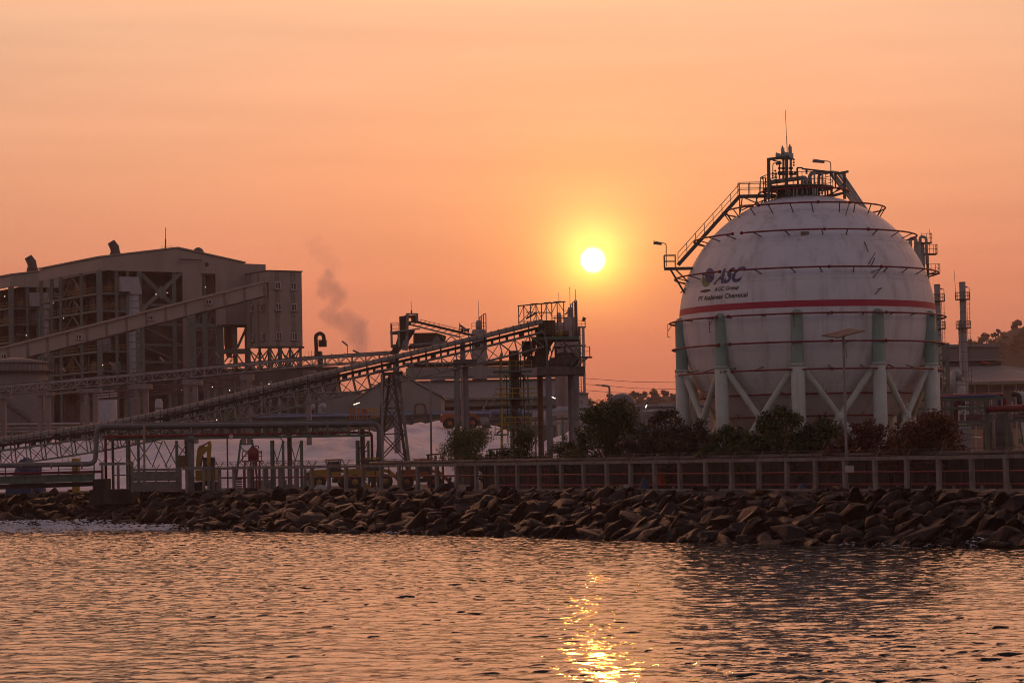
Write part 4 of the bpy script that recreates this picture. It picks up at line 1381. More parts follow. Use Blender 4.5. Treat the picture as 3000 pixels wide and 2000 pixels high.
for i, a in enumerate(ax):
    bar("cross_beam", a + down1, a + down1 + Vector((0, 2 * W2, 0)), .10, M_dark, fc)
    bar("cross_beam", a + down2, a + down2 + Vector((0, 2 * W2, 0)), .10, M_dark, fc)
    if i + 1 < len(ax):
        bar("plan_brace", a + down2 + Vector((0, 2 * W2 * (i % 2), 0)), ax[i + 1] + down2 + Vector((0, 2 * W2 * ((i + 1) % 2), 0)), .07, M_dark, fc)
        m = a.lerp(ax[i + 1], .5)
        bar("hanger_plate", m + Vector((0, .05, -.35)), m + Vector((0, .05, -.98)), .3 if i % 3 else .6, M_blk, fc, h=.05)
        bar("rear_web", a + down1 + Vector((0, 2 * W2 + .08, 0)), ax[i + 1] + down2 + Vector((0, 2 * W2 + .08, 0)), .07, M_dark, fc)
    for h in (0, .5):
        if i + 1 < len(ax):
            m = a.lerp(ax[i + 1], h)
            rod("idler_roller", m + Vector((0, .35, -.55)), m + Vector((0, 1.95, -.55)), .14, M_dark, fc, 6)
# walkway on the far side with a rail
for a, c in zip(ax, ax[1:]):
    bar("walkway_plate", a + Vector((0, 2 * W2 + .5, -.9)), c + Vector((0, 2 * W2 + .5, -.9)), .8, M_galv, fc, h=.05, side=(0, 0, 1))
b = MB()
for a, c in zip(ax[::2], ax[2::2]):
    b.bar(a + Vector((0, 2 * W2 + .9, .15)), c + Vector((0, 2 * W2 + .9, .15)), .05); b.bar(a + Vector((0, 2 * W2 + .9, -.9)), a + Vector((0, 2 * W2 + .9, .15)), .05)
b.build("walkway_rail", M_galv, fc)

# steel trestle that carries it
tr_ = thing("steel_trestle", tuple(P(1150, 1420, FY)), "tapering dark steel trestle with crossed braces under the front conveyor", "trestle")
for Y, dx in ((FY - .1, 0), (FY + 2.6, 16)):
    A0, A1 = P(1126 + dx, 1098, Y), P(1098 + dx * .6, 1425, Y)
    B0, B1 = P(1152 + dx, 1095, Y), P(1200 + dx * .4, 1425, Y)
    bar("leg", A0, A1, .30, M_dark, tr_); bar("leg", B0, B1, .34, M_dark if dx == 0 else M_galv, tr_)
    lv = [0.06, .30, .53, .77]
    for f in lv:
        bar("strut", A0.lerp(A1, f), B0.lerp(B1, f), .13, M_dark, tr_)
    for f, f2 in zip(lv, lv[1:]):
        bar("brace", A0.lerp(A1, f), B0.lerp(B1, f2), .12, M_dark, tr_); bar("brace", B0.lerp(B1, f), A0.lerp(A1, f2), .12, M_dark, tr_)
bar("head_beam", P(1118, 1096, FY - .1), P(1172, 1092, FY - .1), .35, M_dark, tr_)
bar("head_beam", P(1126, 1096, FY + 2.6), P(1180, 1092, FY + 2.6), .35, M_dark, tr_)
MB().box((-.9, -.3, -.08), (.9, 2.6, .08), Matrix.Translation(P(1125, 1083, FY - .3)) @ Matrix.Rotation(-.1, 4, 'Y')).build("drip_tray", M_galv, tr_)
rod("cable_duct", P(1163, 1108, FY - .3), P(1163, 1135, FY - .3), .35, M_capconc, tr_)
# twin round columns with their cap
cb = thing("conveyor_bent", (XG(1354, FY + 1), FY + 1, 0), "pair of round grey columns with a cap beam under the upper front conveyor", "support")
for k, px in enumerate((1341, 1367)):
    x = XG(px, FY + .8 + k, 6); zt = zat(px, 1066, FY)
    rod("column", (x, FY + .8 + k, 0), (x, FY + .8 + k, zt), .66, M_colgrey, cb, 20)
    rod("pedestal", (x, FY + .8 + k, 0), (x, FY + .8 + k, zat(px, 1262, FY)), .95, M_capconc, cb, 20)
a = P(1328, 1066, FY); c = P(1396, 1052, FY)
MB().box((a.x, FY - .2, a.z + .02), (c.x, FY + 2.6, c.z)).build("cap_beam", M_capconc, cb)

# ---- transfer tower
TT = 276.0
def K(x, y, Y=TT): return P(1350 + x / 3.136, 820 + y / 3.136, Y)       # zoom frame used while measuring
tw = thing("transfer_tower", (XG(1640, TT), TT, 0), "rusty steel transfer tower on a concrete table where the conveyors meet", "tower")
D = 5.5
# concrete table and columns
z0, z1 = K(900, 868).z, K(900, 797).z
x0, x1 = K(700, 830).x, K(1145, 830).x
MB().box((x0, TT, z0), (x1, TT + 1.1, z1)).build("table_beam", M_capconc, tw)
MB().box((x0, TT + D - 1.1, z0), (x1, TT + D, z1)).build("table_beam", M_capconc, tw)
MB().box((x0, TT + 1.102, z0 + .1), (x0 + 1.2, TT + D - 1.102, z1)).build("table_beam", M_capconc, tw)
MB().box((x1 - 2.2, TT + 1.102, z0 + .1), (x1, TT + D - 1.102, z1)).build("table_beam", M_capconc, tw)
for (xa, Y, m) in ((730, TT + D - .6, M_colbrown), (810, TT + .55, M_colgrey), (1060, TT + .55, M_colgrey), (1012, TT + D - .6, M_colgrey)):
    x = K(xa, 1100, Y).x
    rod("column", (x, Y, 0), (x, Y, z0 + .02), .68, m, tw, 20)
# steel storey
zp0, zp1 = K(800, 520).z, K(800, 550).z
xa, xb = K(655, 530).x, K(1092, 530).x
MB().box((xa, TT - .2, zp1), (xb, TT - .02, zp0)).build("platform_beam", M_green, tw)
MB().box((xa, TT + D, zp1), (xb, TT + D + .2, zp0)).build("platform_beam", M_dark, tw)
MB().box((xa, TT - .018, zp0 - .12), (xb, TT + D - .002, zp0 - .02)).build("platform_deck", M_walk, tw)
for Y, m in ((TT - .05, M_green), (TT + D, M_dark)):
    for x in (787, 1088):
        bar("post", K(x, 545, Y), K(x + 8, 800, Y), .24, m, tw)
    bar("post", K(665, 545, Y), K(650, 700, Y), .18, M_dark, tw)
    bar("brace", K(775, 555, Y), K(620, 700, Y), .12, M_dark, tw); bar("brace", K(800, 560, Y), K(840, 690, Y), .12, M_dark, tw)
    bar("brace", K(885, 545, Y), K(840, 660, Y), .20, m, tw); bar("brace", K(840, 660, Y), K(800, 790, Y), .14, M_dark, tw)
    bar("brace", K(1085, 570, Y), K(1040, 670, Y), .12, m, tw); bar("brace", K(1040, 590, Y), K(1090, 680, Y), .10, m, tw)
    bar("brace", K(915, 585, Y), K(1010, 700, Y), .14, m, tw)
# stair going down to the right with landing
sg = part("stair", tw)
for dy in (-.3, .6):
    bar("stringer", K(935, 560, TT + dy), K(1085, 715, TT + dy), .26, M_walk, sg, h=.07)
    bar("hand_rail", K(935, 525, TT + dy), K(1085, 680, TT + dy), .05, M_walk, sg)
for k in range(14):
    p = K(935, 560, TT + .15).lerp(K(1085, 715, TT + .15), (k + .5) / 14)
    bar("tread", p - Vector((.13, 0, 0)), p + Vector((.13, 0, 0)), .05, M_walk, sg, h=.85)
l0, l1 = K(1075, 705), K(1207, 705)
MB().box((l0.x, TT - .4, l0.z - .14), (l1.x, TT + 1.2, l0.z)).build("landing", M_walk, tw)
railing(tw, [Vector((l0.x + .5, TT - .35, l0.z)), Vector((l1.x - .25, TT - .35, l0.z)), Vector((l1.x - .25, TT + 1.15, l0.z))], 1.12, M_walk, 1.0, .06)
for dy in (-.3, 1.1):
    bar("landing_strut", K(1165, 715, TT + dy), K(1050, 800, TT + dy), .17, M_green, tw)
    bar("landing_strut", K(1090, 700, TT + dy), K(1000, 790, TT + dy), .12, M_green, tw)
railing(tw, [Vector((xa, TT - .1, zp0)), Vector((xb, TT - .1, zp0))], 1.1, M_walk, .75, .055)
railing(tw, [Vector((xb, TT - .1, zp0)), Vector((xb, TT + D, zp0)), Vector((xa, TT + D, zp0))], 1.1, M_walk, 1.1, .055)
# chute and hopper below the platform
b = MB()
h0, h1 = K(690, 552, TT + 1.2), K(860, 552, TT + 1.2); g0, g1 = K(690, 790, TT + 1.2), K(770, 790, TT + 1.2)
b.prism([h0, h1, K(830, 600, TT + 1.2), K(780, 790, TT + 1.2), K(640, 790, TT + 1.2), K(700, 620, TT + 1.2)], (0, 3, 0)); b.build("hopper", M_dark, tw)
b = MB(); b.prism([K(560, 560, TT + 1.4), K(690, 560, TT + 1.4), K(690, 640, TT + 1.4), K(610, 700, TT + 1.4), K(560, 690, TT + 1.4)], (0, 2.4, 0)); b.build("chute", M_dark, tw)
b = MB(); b.prism([K(620, 690, TT + 1.6), K(700, 700, TT + 1.6), K(680, 800, TT + 1.6), K(560, 800, TT + 1.6)], (0, 2.4, 0)); b.build("chute", M_dark, tw)
# motor, gearbox, drums and boxes on the table
MB().lathe(K(980, 745, TT + 1), [(.9, -1.2), (1.0, -.8), (1.0, .8), (.9, 1.2)], 18, Matrix.Rotation(math.pi / 2, 3, 'Y')).build("drum", M_dark, tw)
MB().box((-1.0, -.4, 0), (.9, .8, .95), Matrix.Translation(K(900, 790, TT + .6))).build("gearbox", M_dark, tw)
for x in (850, 910, 960, 1010):
    rod("stub_pipe", K(x, 800, TT + .4), K(x + 4, 730, TT + .4), .12, M_dark, tw, 8)
# drive house
h0 = K(715, 372, TT + .6); h1 = K(872, 505, TT + .6)
MB().box((h0.x, TT + .6, h1.z), (h1.x, TT + 4.2, h0.z)).build("drive_house", M_rustbox, tw)
for x in (760, 800, 835):
    bar("drive_house_rib", K(x, 372, TT + .55), K(x, 505, TT + .55), .10, M_dark, tw, h=.06)
rod("drive_motor", K(690, 465, TT + .2), K(755, 470, TT + .2), .5, M_galv, tw, 14)
bar("drive_guard", K(740, 410, TT + .2), K(770, 470, TT + .2), .28, M_galv, tw)
rod("yellow_guard", K(880, 490, TT + .3), K(935, 495, TT + .3), .7, M_yellow, tw, 14)
# open shelter frame
sh = part("shelter_frame", tw)
def roofy(x): return 238 - (x - 530) * (38.0 / 425)
for j, Y in enumerate((TT + .2, TT + 4.6)):
    xs = (530, 578, 640, 690, 740, 783, 835, 885, 945)
    for i, x in enumerate(xs):
        yb = 410 if x < 640 else (375 if x < 880 else 500)
        if (i + j) % 3 != 1 or x in (530, 835, 945):
            bar("post", K(x, roofy(x) - 4, Y), K(x + 3, yb, Y), .11, M_mast, sh)
    bar("eave", K(522, roofy(522), Y), K(962, roofy(962), Y), .13, M_mast, sh)
    bar("rail", K(525, 382, Y), K(655, 380, Y), .09, M_mast, sh)
    bar("rail", K(600, 298, Y), K(840, 300, Y), .11, M_mast, sh)
    bar("rail", K(845, 350, Y), K(985, 346, Y), .09, M_mast, sh)
    for (x0_, y0_, x1_, y1_) in ((535, 340, 576, 240), (535, 400, 640, 290), (580, 240, 640, 330), (600, 360, 660, 230), (640, 330, 685, 232), (690, 230, 740, 350), (740, 350, 800, 215), (783, 230, 835, 330), (838, 300, 880, 210), (893, 205, 948, 290), (655, 400, 700, 300), (690, 300, 735, 395)):
        bar("brace", K(x0_, y0_, Y), K(x1_, y1_, Y), .07, M_mast, sh)
for x in (530, 600, 660, 720, 780, 840, 900, 945):
    bar("purlin", K(x, roofy(x), TT + .2), K(x, roofy(x) - 3, TT + 4.6), .08, M_mast, sh)
b = MB()
for x in (640, 760, 850):
    p, q = K(x, roofy(x) - 6, TT + 1.5), K(x + 70, roofy(x + 70) - 6, TT + 1.5)
    b.bar(p, q, .9, .06, (0, 0, 1))
b.build("roof_remnant", M_mast, sh)
bar("boom", K(600, 355, TT), K(690, 305, TT), .2, M_mast, tw)
rod("lightning_rod", K(1052, 85, TT + 1), K(1056, 200, TT + 1), .06, M_mast, tw, 6)
rod("lightning_mast", K(1056, 200, TT + 1), K(1063, 510, TT + 1), .17, M_mast, tw, 8)
bar("tube_lamp", K(955, 318, TT), K(1010, 272, TT), .14, M_lamp, tw)
rod("tube_lamp_arm", K(1010, 272, TT), K(1030, 268, TT), .06, M_walk, tw, 6)

r = random.Random(21)
for k in range(34):
    x, y = r.uniform(570, 1080), r.uniform(560, 790); Y = TT + r.uniform(.6, 5)
    m = r.choice([M_dark, M_steelg, M_dark, M_redd0, M_walk])
    if k % 3 == 0: bar("small_brace", K(x, y, Y), K(x + r.uniform(-70, 70), min(795, y + r.uniform(30, 90)), Y), r.choice([.07, .1, .14]), m, tw)
    elif k % 3 == 1: rod("small_pipe", K(x, y, Y), K(x + r.uniform(40, 150), y + r.uniform(-6, 6), Y), r.choice([.08, .14, .22]), m, tw, 8)
    else: rod("small_pipe", K(x, y, Y), K(x + 3, 798, Y), r.choice([.08, .14, .2]), m, tw, 8)
railing(tw, [Vector((x0, TT + .05, z1)), Vector((x1, TT + .05, z1))], 1.1, M_walk, .8, .055)
for k, (xa_, ya_, xb_, yb_) in enumerate(((580, 690, 470, 670), (600, 640, 660, 560), (540, 700, 620, 690))):
    b = MB(); b.tube([K(xa_, ya_, TT + .3), K((xa_ + xb_) / 2, (ya_ + yb_) / 2 + 22, TT + .3), K(xb_, yb_, TT + .3)], .03, 5); b.build("cable", M_mast, tw)
for k in range(9):
    x = r.uniform(690, 1080); bar("deck_item", K(x, 520, TT + r.uniform(.5, 4)), K(x + 2, 520 - r.uniform(15, 45), TT + 2), r.uniform(.2, .6), r.choice([M_dark, M_steelg, M_rustbox]), tw)

# ---- stair tower with yellow rails and the dark elevator casing
st_ = thing("stair_tower", (XG(1500, TT + 1), TT + 1, 0), "green stair tower with yellow railed landings left of the transfer tower columns", "stair tower")
SYY = TT + .5
for (x, y0_, y1_, m, w) in ((370, 670, 1620, M_yellow, .2), (360, 690, 1620, M_green, .16), (450, 700, 1560, M_green, .2), (615, 870, 1560, M_green, .18), (575, 870, 1500, M_dark, .12), (545, 660, 1500, M_green, .14), (420, 880, 1500, M_green, .12)):
    bar("post", K(x, y0_, SYY if w > .15 else SYY + 2.6), K(x + 14, y1_, SYY if w > .15 else SYY + 2.6), w, m, st_)
for (xl, xr, y, ry) in ((295, 650, 828, 720), (320, 705, 1080, 985), (300, 440, 1140, 1052), (400, 640, 1345, 1255), (315, 440, 1412, 1325)):
    p, q = K(xl, y, SYY - .4), K(xr, y, SYY - .4)
    MB().box((p.x, SYY - .4, q.z - .16), (q.x, SYY + 2.6, q.z)).build("landing", M_green, st_)
    railing(st_, [Vector((p.x, SYY - .35, q.z)), Vector((q.x, SYY - .35, q.z))], 1.12, M_yellow, .95, .07)
    railing(st_, [Vector((p.x, SYY + 2.55, q.z)), Vector((q.x, SYY + 2.55, q.z))], 1.12, M_yellow, .95, .07)
for (x0_, y0_, x1_, y1_) in ((440, 1078, 560, 835), (560, 1340, 440, 1085), (330, 1410, 420, 1345), (560, 870, 620, 960)):
    for dy in (.6, 1.5):
        bar("stair_stringer", K(x0_, y0_, SYY + dy), K(x1_, y1_, SYY + dy), .2, M_dark, st_)
for (x0_, y0_, x1_, y1_) in ((385, 840, 440, 940), (440, 840, 380, 950), (580, 880, 620, 950), (460, 1180, 600, 1250)):
    bar("brace", K(x0_, y0_, SYY), K(x1_, y1_, SYY), .09, M_green, st_)
el = thing("elevator_casing", (XG(1507, TT + 2), TT + 2.4, 0), "tall dark vertical elevator casing inside the yellow railed stair tower", "casing")
p, q = K(440, 650, TT + 1.6), K(543, 1175, TT + 1.6)
MB().box((p.x, TT + 1.6, q.z), (q.x, TT + 3.6, p.z)).build("casing", M_dark, el)
for y in (740, 850, 960, 1070):
    MB().box((p.x - .06, TT + 1.54, K(450, y).z - .06), (q.x + .06, TT + 3.66, K(450, y).z + .06)).build("casing_flange", M_dark, el)
b = MB(); b.prism([K(455, 1175, TT + 1.8), K(530, 1175, TT + 1.8), K(515, 1260, TT + 1.8), K(475, 1260, TT + 1.8)], (0, 1.6, 0)); b.build("boot", M_dark, el)
for x in (480, 520):
    bar("leg", K(x, 1250, TT + 2.4), K(x + 6, 1600, TT + 2.4), .3, M_dark, el)

# ---- rear conveyor, nearly level
RY = 330.0
raxis = [(-150, 1143), (0, 1133), (450, 1092), (900, 1049), (1150, 1033)]
rc = thing("belt_conveyor", tuple(P(500, 1300, RY)), "nearly level truss conveyor running behind the inclined one to the hopper head", "conveyor")
rax = resample(conv_axis(raxis, RY, RY - 18), 1.9)
for k, Y in enumerate((0.0, 2.0)):
    off = Vector((0, Y, 0)); b, c2 = MB(), MB()
    for a, c in zip(rax, rax[1:]):
        b.bar(a + off, c + off, .34, .10, (0, 1, 0)); c2.bar(a + off + Vector((0, 0, -1.05)), c + off + Vector((0, 0, -1.05)), .15, .12, (0, 1, 0))
    b.build("side_plate", M_galv, rc); c2.build("bottom_chord", M_galv if k == 0 else M_dark, rc)
    for i, a in enumerate(rax[:-1]):
        c = rax[i + 1]; m = a.lerp(c, .5)
        bar("web_post", a + off, a + off + Vector((0, 0, -1.05)), .10, M_galv if k == 0 else M_dark, rc)
        bar("web_brace", a + off + Vector((0, 0, -1.05)), m + off + Vector((0, 0, -.1)), .09, M_galv if k == 0 else M_dark, rc)
        bar("web_brace", m + off + Vector((0, 0, -.1)), c + off + Vector((0, 0, -1.05)), .09, M_galv if k == 0 else M_dark, rc)
        if k == 0:
            bar("idler_frame", m + Vector((0, 0, .15)), m + Vector((0, .45, .4)), .07, M_dark, rc)
b = MB(); b2 = MB()
for a, c in zip(rax, rax[1:]):
    b.bar(a + Vector((0, 1.0, .22)), c + Vector((0, 1.0, .22)), 1.4, .08, (0, 0, 1)); b2.bar(a + Vector((0, 1.0, -.85)), c + Vector((0, 1.0, -.85)), 1.3, .05, (0, 0, 1))
b.build("belt", M_belt, rc); b2.build("return_belt", M_dark, rc)
# its concrete piers
M_pier = mat("pier_concrete", (0.20, 0.175, 0.165), .9, var=.15, stain=(.12, .055, .04), stain_amt=.7, stain_scale=.6, streak=6)
piers = [(10, 1157, 1168, -18, 28, (8,)), (130, 1147, 1159, 106, 152, (116, 139)), (264, 1137, 1150, 228, 290, (252, 278)), (414, 1124, 1139, 375, 440, (400, 427)), (560, 1111, 1127, 533, 588, (546, 572)), (717, 1095, 1113, 702, 740, (712, 730)), (905, 1083, 1099, 888, 922, (905,))]
names = ["at the left edge of the picture", "with two reddish posts left of the tall pipe bend", "with a pale cap above the ribbed cover", "with a pale cap over the green truss", "under the rear conveyor above the excavator", "under the rear conveyor below the tower windows", "where the rear conveyor passes behind the ribbed cover"]
for k, (px, yt, yb, xl, xr, cols) in enumerate(piers):
    Yk = RY - 18 * (px + 150) / 1300
    t = thing("conveyor_pier", (XG(px, Yk), Yk, 0), "concrete conveyor pier " + names[k], "pier", "rear conveyor piers")
    p, q = P(xl, yb, Yk), P(xr, yt, Yk)
    MB().box((p.x, Yk - .1, p.z), (q.x, Yk + 2.3, q.z)).build("cap", M_pier, t)
    for c in cols:
        x = XG(c, Yk, 4); bar("shaft", (x, Yk + .9, 0), (x, Yk + .9, p.z - .01), .62, M_pier, t, h=.9)
# pipe run hung below the rear conveyor
pr = thing("pipe_rack", tuple(P(480, 1300, RY + 8)), "dark reddish pipe rack strung below the rear conveyor in front of the boiler house", "pipe rack")
M_redd = mat("dull_red_steel", (.10, .05, .045), .8, var=.3)
for k, dy in enumerate((0, 7, 15, 24)):
    MB().tube([P(225, 1150 + dy, RY + 8), P(480, 1128 + dy, RY + 8), P(760, 1098 + dy, RY + 8)], .16 if k % 2 else .10, 6).build("pipe", M_redd if k % 2 == 0 else M_dark, pr)
for px in range(240, 760, 40):
    y = 1148 - (px - 225) * .097
    bar("hanger", P(px, y - 4, RY + 8), P(px + 1, y + 30, RY + 8), .09, M_dark, pr)
for px in range(240, 760, 130):
    y = 1148 - (px - 225) * .097
    x = XG(px, RY + 9, 4); bar("post", (x, RY + 9, 0), (x, RY + 9, zat(px, y, RY + 9)), .35, M_steelg, pr)

# ---- hopper head with the short conveyor sloping down to the right
HY = 308.0
def J(x, y, Y=HY): return P(1100 + x / 5.6, 860 + y / 5.6, Y)
hh = thing("hopper_head", (XG(1200, HY), HY, 0), "rusty brown hopper head with railed platform at the end of the rear conveyor", "hopper")
def slab(name, pts, dep, m, Y=HY):
    b = MB(); b.prism([J(x, y, Y) for x, y in pts], (0, dep, 0)); return b.build(name, m, hh)
slab("head_box", [(388, 375), (520, 355), (520, 640), (395, 600)], 3.0, M_rustbox)
slab("head_box", [(538, 360), (540, 400), (690, 400), (690, 350)], .3, M_rustbox)
slab("head_box", [(585, 402), (690, 402), (690, 480), (585, 480)], .3, M_rustbox)
slab("head_box", [(540, 452), (583, 452), (583, 520), (540, 520)], .3, M_rustbox)
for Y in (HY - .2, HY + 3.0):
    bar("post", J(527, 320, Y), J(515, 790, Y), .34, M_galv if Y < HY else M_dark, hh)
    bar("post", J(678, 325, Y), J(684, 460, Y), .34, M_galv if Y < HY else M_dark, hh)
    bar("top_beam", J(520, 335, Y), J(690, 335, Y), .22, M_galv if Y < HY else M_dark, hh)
    bar("brace", J(500, 350, Y), J(400, 560, Y), .13, M_dark, hh)
slab("chute", [(400, 600), (560, 600), (470, 830), (350, 980), (230, 985), (330, 830)], 2.2, M_dark, HY + .4)
slab("chute", [(520, 590), (640, 600), (500, 830), (440, 840)], 2.0, M_dark, HY + .5)
p, q = J(240, 632), J(720, 590)
MB().box((p.x, HY - .5, p.z - .16), (J(400, 632).x, HY + 3.4, p.z)).build("platform", M_dark, hh)
bar("platform_edge", J(238, 635, HY - .5), J(730, 575, HY - .5), .18, M_galv, hh)
railing(hh, [Vector((J(388, 632).x, HY - .45, p.z)), Vector((p.x + .1, HY - .45, p.z)), Vector((p.x + .1, HY + 3.3, p.z)), Vector((J(388, 632).x, HY + 3.3, p.z))], 1.12, M_dark, .8, .055)
for Y in (HY - .45, HY + 3.2):
    bar("post", J(262, 640, Y), J(268, 880, Y), .28, M_galv, hh); bar("post", J(380, 640, Y), J(385, 880, Y), .3, M_galv, hh)
    bar("beam", J(262, 850, Y), J(340, 840, Y), .16, M_dark, hh); bar("beam", J(262, 870, Y), J(420, 900, Y), .3, M_dark, hh)
slab("skirt_box", [(622, 645), (1000, 640), (1150, 690), (1130, 790), (620, 810)], 2.6, M_rustbox, HY + .6)
for x in (680, 790, 870, 950):
    bar("skirt_rib", J(x, 645, HY + .55), J(x, 800, HY + .55), .10, M_dark, hh)
bar("skirt_rail", J(640, 735, HY + .5), J(900, 735, HY + .5), .08, M_dark, hh)
rod("drive_shaft", J(560, 850, HY + .2), J(1180, 800, HY + .2), .42, M_galv, hh, 12)
bar("base_beam", J(540, 890, HY), J(1230, 815, HY), .4, M_dark, hh)
for x in (560, 640, 720, 820, 930, 1060):
    bar("base_post", J(x, 850, HY + .3), J(x, 930 - (x - 560) * .08, HY + .3), .2, M_dark, hh)
for (x0_, y0_, x1_, y1_) in ((500, 790, 480, 930), (1005, 750, 960, 880)):
    bar("belt_guard", J(x0_, y0_, HY - .7), J(x1_, y1_, HY - .7), .75, M_galv, hh, h=.4)
    rod("guard_end", J(x0_, y0_, HY - .9), J(x0_, y0_, HY - .5), .75, M_galv, hh, 14)
# sloping conveyor
for Y in (HY + .2, HY + 2.4):
    m = M_galv if Y < HY + 1 else M_dark
    bar("chord", J(560, 505, Y), J(1390, 715, Y), .2, m, hh)
    bar("chord", J(690, 470, Y), J(1640, 700, Y), .24, M_dark, hh)
    bar("hand_rail", J(740, 428, Y), J(1360, 575, Y), .06, M_dark, hh)
    for k in range(9):
        f = k / 8
        a, c = J(740, 428, Y).lerp(J(1360, 575, Y), f), J(720, 480, Y).lerp(J(1370, 640, Y), f)
        bar("rail_post", a, c, .05, M_dark, hh)
        a, c = J(690, 472, Y).lerp(J(1500, 668, Y), f), J(600, 515, Y).lerp(J(1390, 715, Y), f)
        bar("web", a, c, .08, m, hh)
    for (x0_, y0_, x1_, y1_) in ((1090, 670, 1150, 790), (1150, 790, 1240, 700), (1240, 700, 1330, 760), (1380, 480, 1385, 760), (1530, 575, 1525, 740)):
        bar("frame_strut", J(x0_, y0_, Y), J(x1_, y1_, Y), .12, m, hh)
bar("belt", J(700, 466, HY + 1.3), J(1640, 692, HY + 1.3), .2, M_belt, hh, h=1.6)
for x in (1420, 1465, 1510):
    rod("take_up_roller", J(x, 605, HY), J(x, 605, HY + 2.4), .38, M_dark, hh, 12)
bar("take_up_frame", J(1385, 578, HY), J(1550, 580, HY), .1, M_dark, hh)
bar("boom", J(1385, 520, HY), J(1500, 600, HY), .28, M_galv, hh)
rod("lightning_rod", J(585, 130, HY + 1), J(588, 275, HY + 1), .06, M_mast, hh, 6); rod("lightning_mast", J(590, 275, HY + 1), J(592, 335, HY + 1), .2, M_mast, hh, 6)
rod("leg", J(330, 900, HY + 1.5), Vector((J(330, 900, HY).x, HY + 1.5, 0)), .8, M_colgrey, hh, 16)
rod("leg", J(1430, 800, HY + 1.5), Vector((J(1430, 800, HY).x, HY + 1.5, 0)), .7, M_colgrey, hh, 16)
# ================================================================== green pipe bridge, jetty and pipes on the left
M_bigpipe = mat("big_pipe_grey", (0.14, 0.14, 0.145), .5, var=.12, stain=(.12, .10, .09), stain_amt=.5, stain_scale=.8)
M_beige = mat("beige_paint", (0.28, 0.22, 0.16), .7, var=.15)
PY = 266.0
def A5(x, y, Y=PY): return P(350 + x / 5.88, 1200 + y / 5.88, Y)
def B5(x, y, Y=PY): return P(700 + x / 5.88, 1200 + y / 5.88, Y)
def C5(x, y, Y=PY): return P(x / 5.88, 1280 + y / 5.88, Y)
pb = thing("pipe_bridge", (XG(700, PY), PY, 0), "long green steel truss pipe bridge in front of the white salt heaps", "pipe bridge")
DY = 2.2
for k, Y in enumerate((PY, PY + DY)):
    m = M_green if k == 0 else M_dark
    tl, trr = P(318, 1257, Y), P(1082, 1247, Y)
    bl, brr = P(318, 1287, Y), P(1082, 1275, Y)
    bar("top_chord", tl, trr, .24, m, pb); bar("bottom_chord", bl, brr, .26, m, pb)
    N = 25
    for i in range(N + 1):
        f = i / N
        a, c = tl.lerp(trr, f), bl.lerp(brr, f)
        bar("web_post", a, c, .15, m, pb)
        if i < N:
            f2 = (i + 1) / N
            if i % 2: bar("web_brace", c, tl.lerp(trr, f2), .09, m, pb)
            else: bar("web_brace", a, bl.lerp(brr, f2), .09, m, pb)
    # columns
    for px in ((372, 405, 518, 551, 795, 829, 882, 1045, 1079) if k == 0 else (330, 378, 517, 545, 800, 884, 1050)):
        bar("column", P(px, 1290, Y), Vector((P(px + 2, 1420, Y).x, Y, 0)), .26, m, pb)
    for (x0, x1, y0, y1) in ((372, 405, 1300, 1355), (405, 443, 1296, 1360), (443, 476, 1288, 1300), (405, 450, 1352, 1290), (450, 490, 1290, 1368), (476, 445, 1290, 1370), (480, 518, 1290, 1365), (518, 485, 1294, 1365), (518, 545, 1300, 1330), (551, 525, 1292, 1335),
                             (795, 812, 1290, 1350), (829, 812, 1292, 1350), (829, 812, 1292, 1270), (850, 866, 1292, 1352), (882, 862, 1290, 1360), (1045, 1058, 1290, 1320), (1079, 1066, 1290, 1320)):
        bar("brace", P(x0, y0, Y), P(x1, y1, Y), .10, m, pb)
    for (x0, x1, y) in ((795, 829, 1351), (850, 882, 1349), (1045, 1079, 1345), (1045, 1079, 1321)):
        bar("strut", P(x0, y, Y), P(x1, y, Y), .12, m, pb)
    # tapered trestle
    bar("trestle_leg", P(706, 1288, Y), P(692, 1400, Y), .22, m, pb); bar("trestle_leg", P(738, 1287, Y), P(753, 1400, Y), .22, m, pb)
    bar("strut", P(704, 1301, Y), P(740, 1300, Y), .13, m, pb)
    bar("brace", P(703, 1306, Y), P(745, 1350, Y), .1, m, pb); bar("brace", P(741, 1303, Y), P(697, 1360, Y), .12, m, pb)
for i in range(14):
    f = i / 13
    a = P(318, 1287, PY).lerp(P(1082, 1275, PY), f); bar("cross_beam", a, a + Vector((0, DY, 0)), .15, M_green, pb)
for (px, w, m, lab) in ((849, .95, M_colbrown, "wide brown post under the middle of the green pipe bridge"), (1063, 1.0, M_colbrown, "wide brown concrete post at the far end of the green pipe bridge")):
    t = thing("concrete_post", (XG(px, PY + 1.1), PY + 1.1, 0), lab, "post")
    x = XG(px, PY + 1.1, 3)
    bar("shaft", (x, PY + 1.1, 0), (x, PY + 1.1, zat(px, 1256, PY)), w * .5, m, t, h=w * .5); bar("base", (x, PY + 1.1, 0), (x, PY + 1.1, .5), w * .8, M_conc, t)
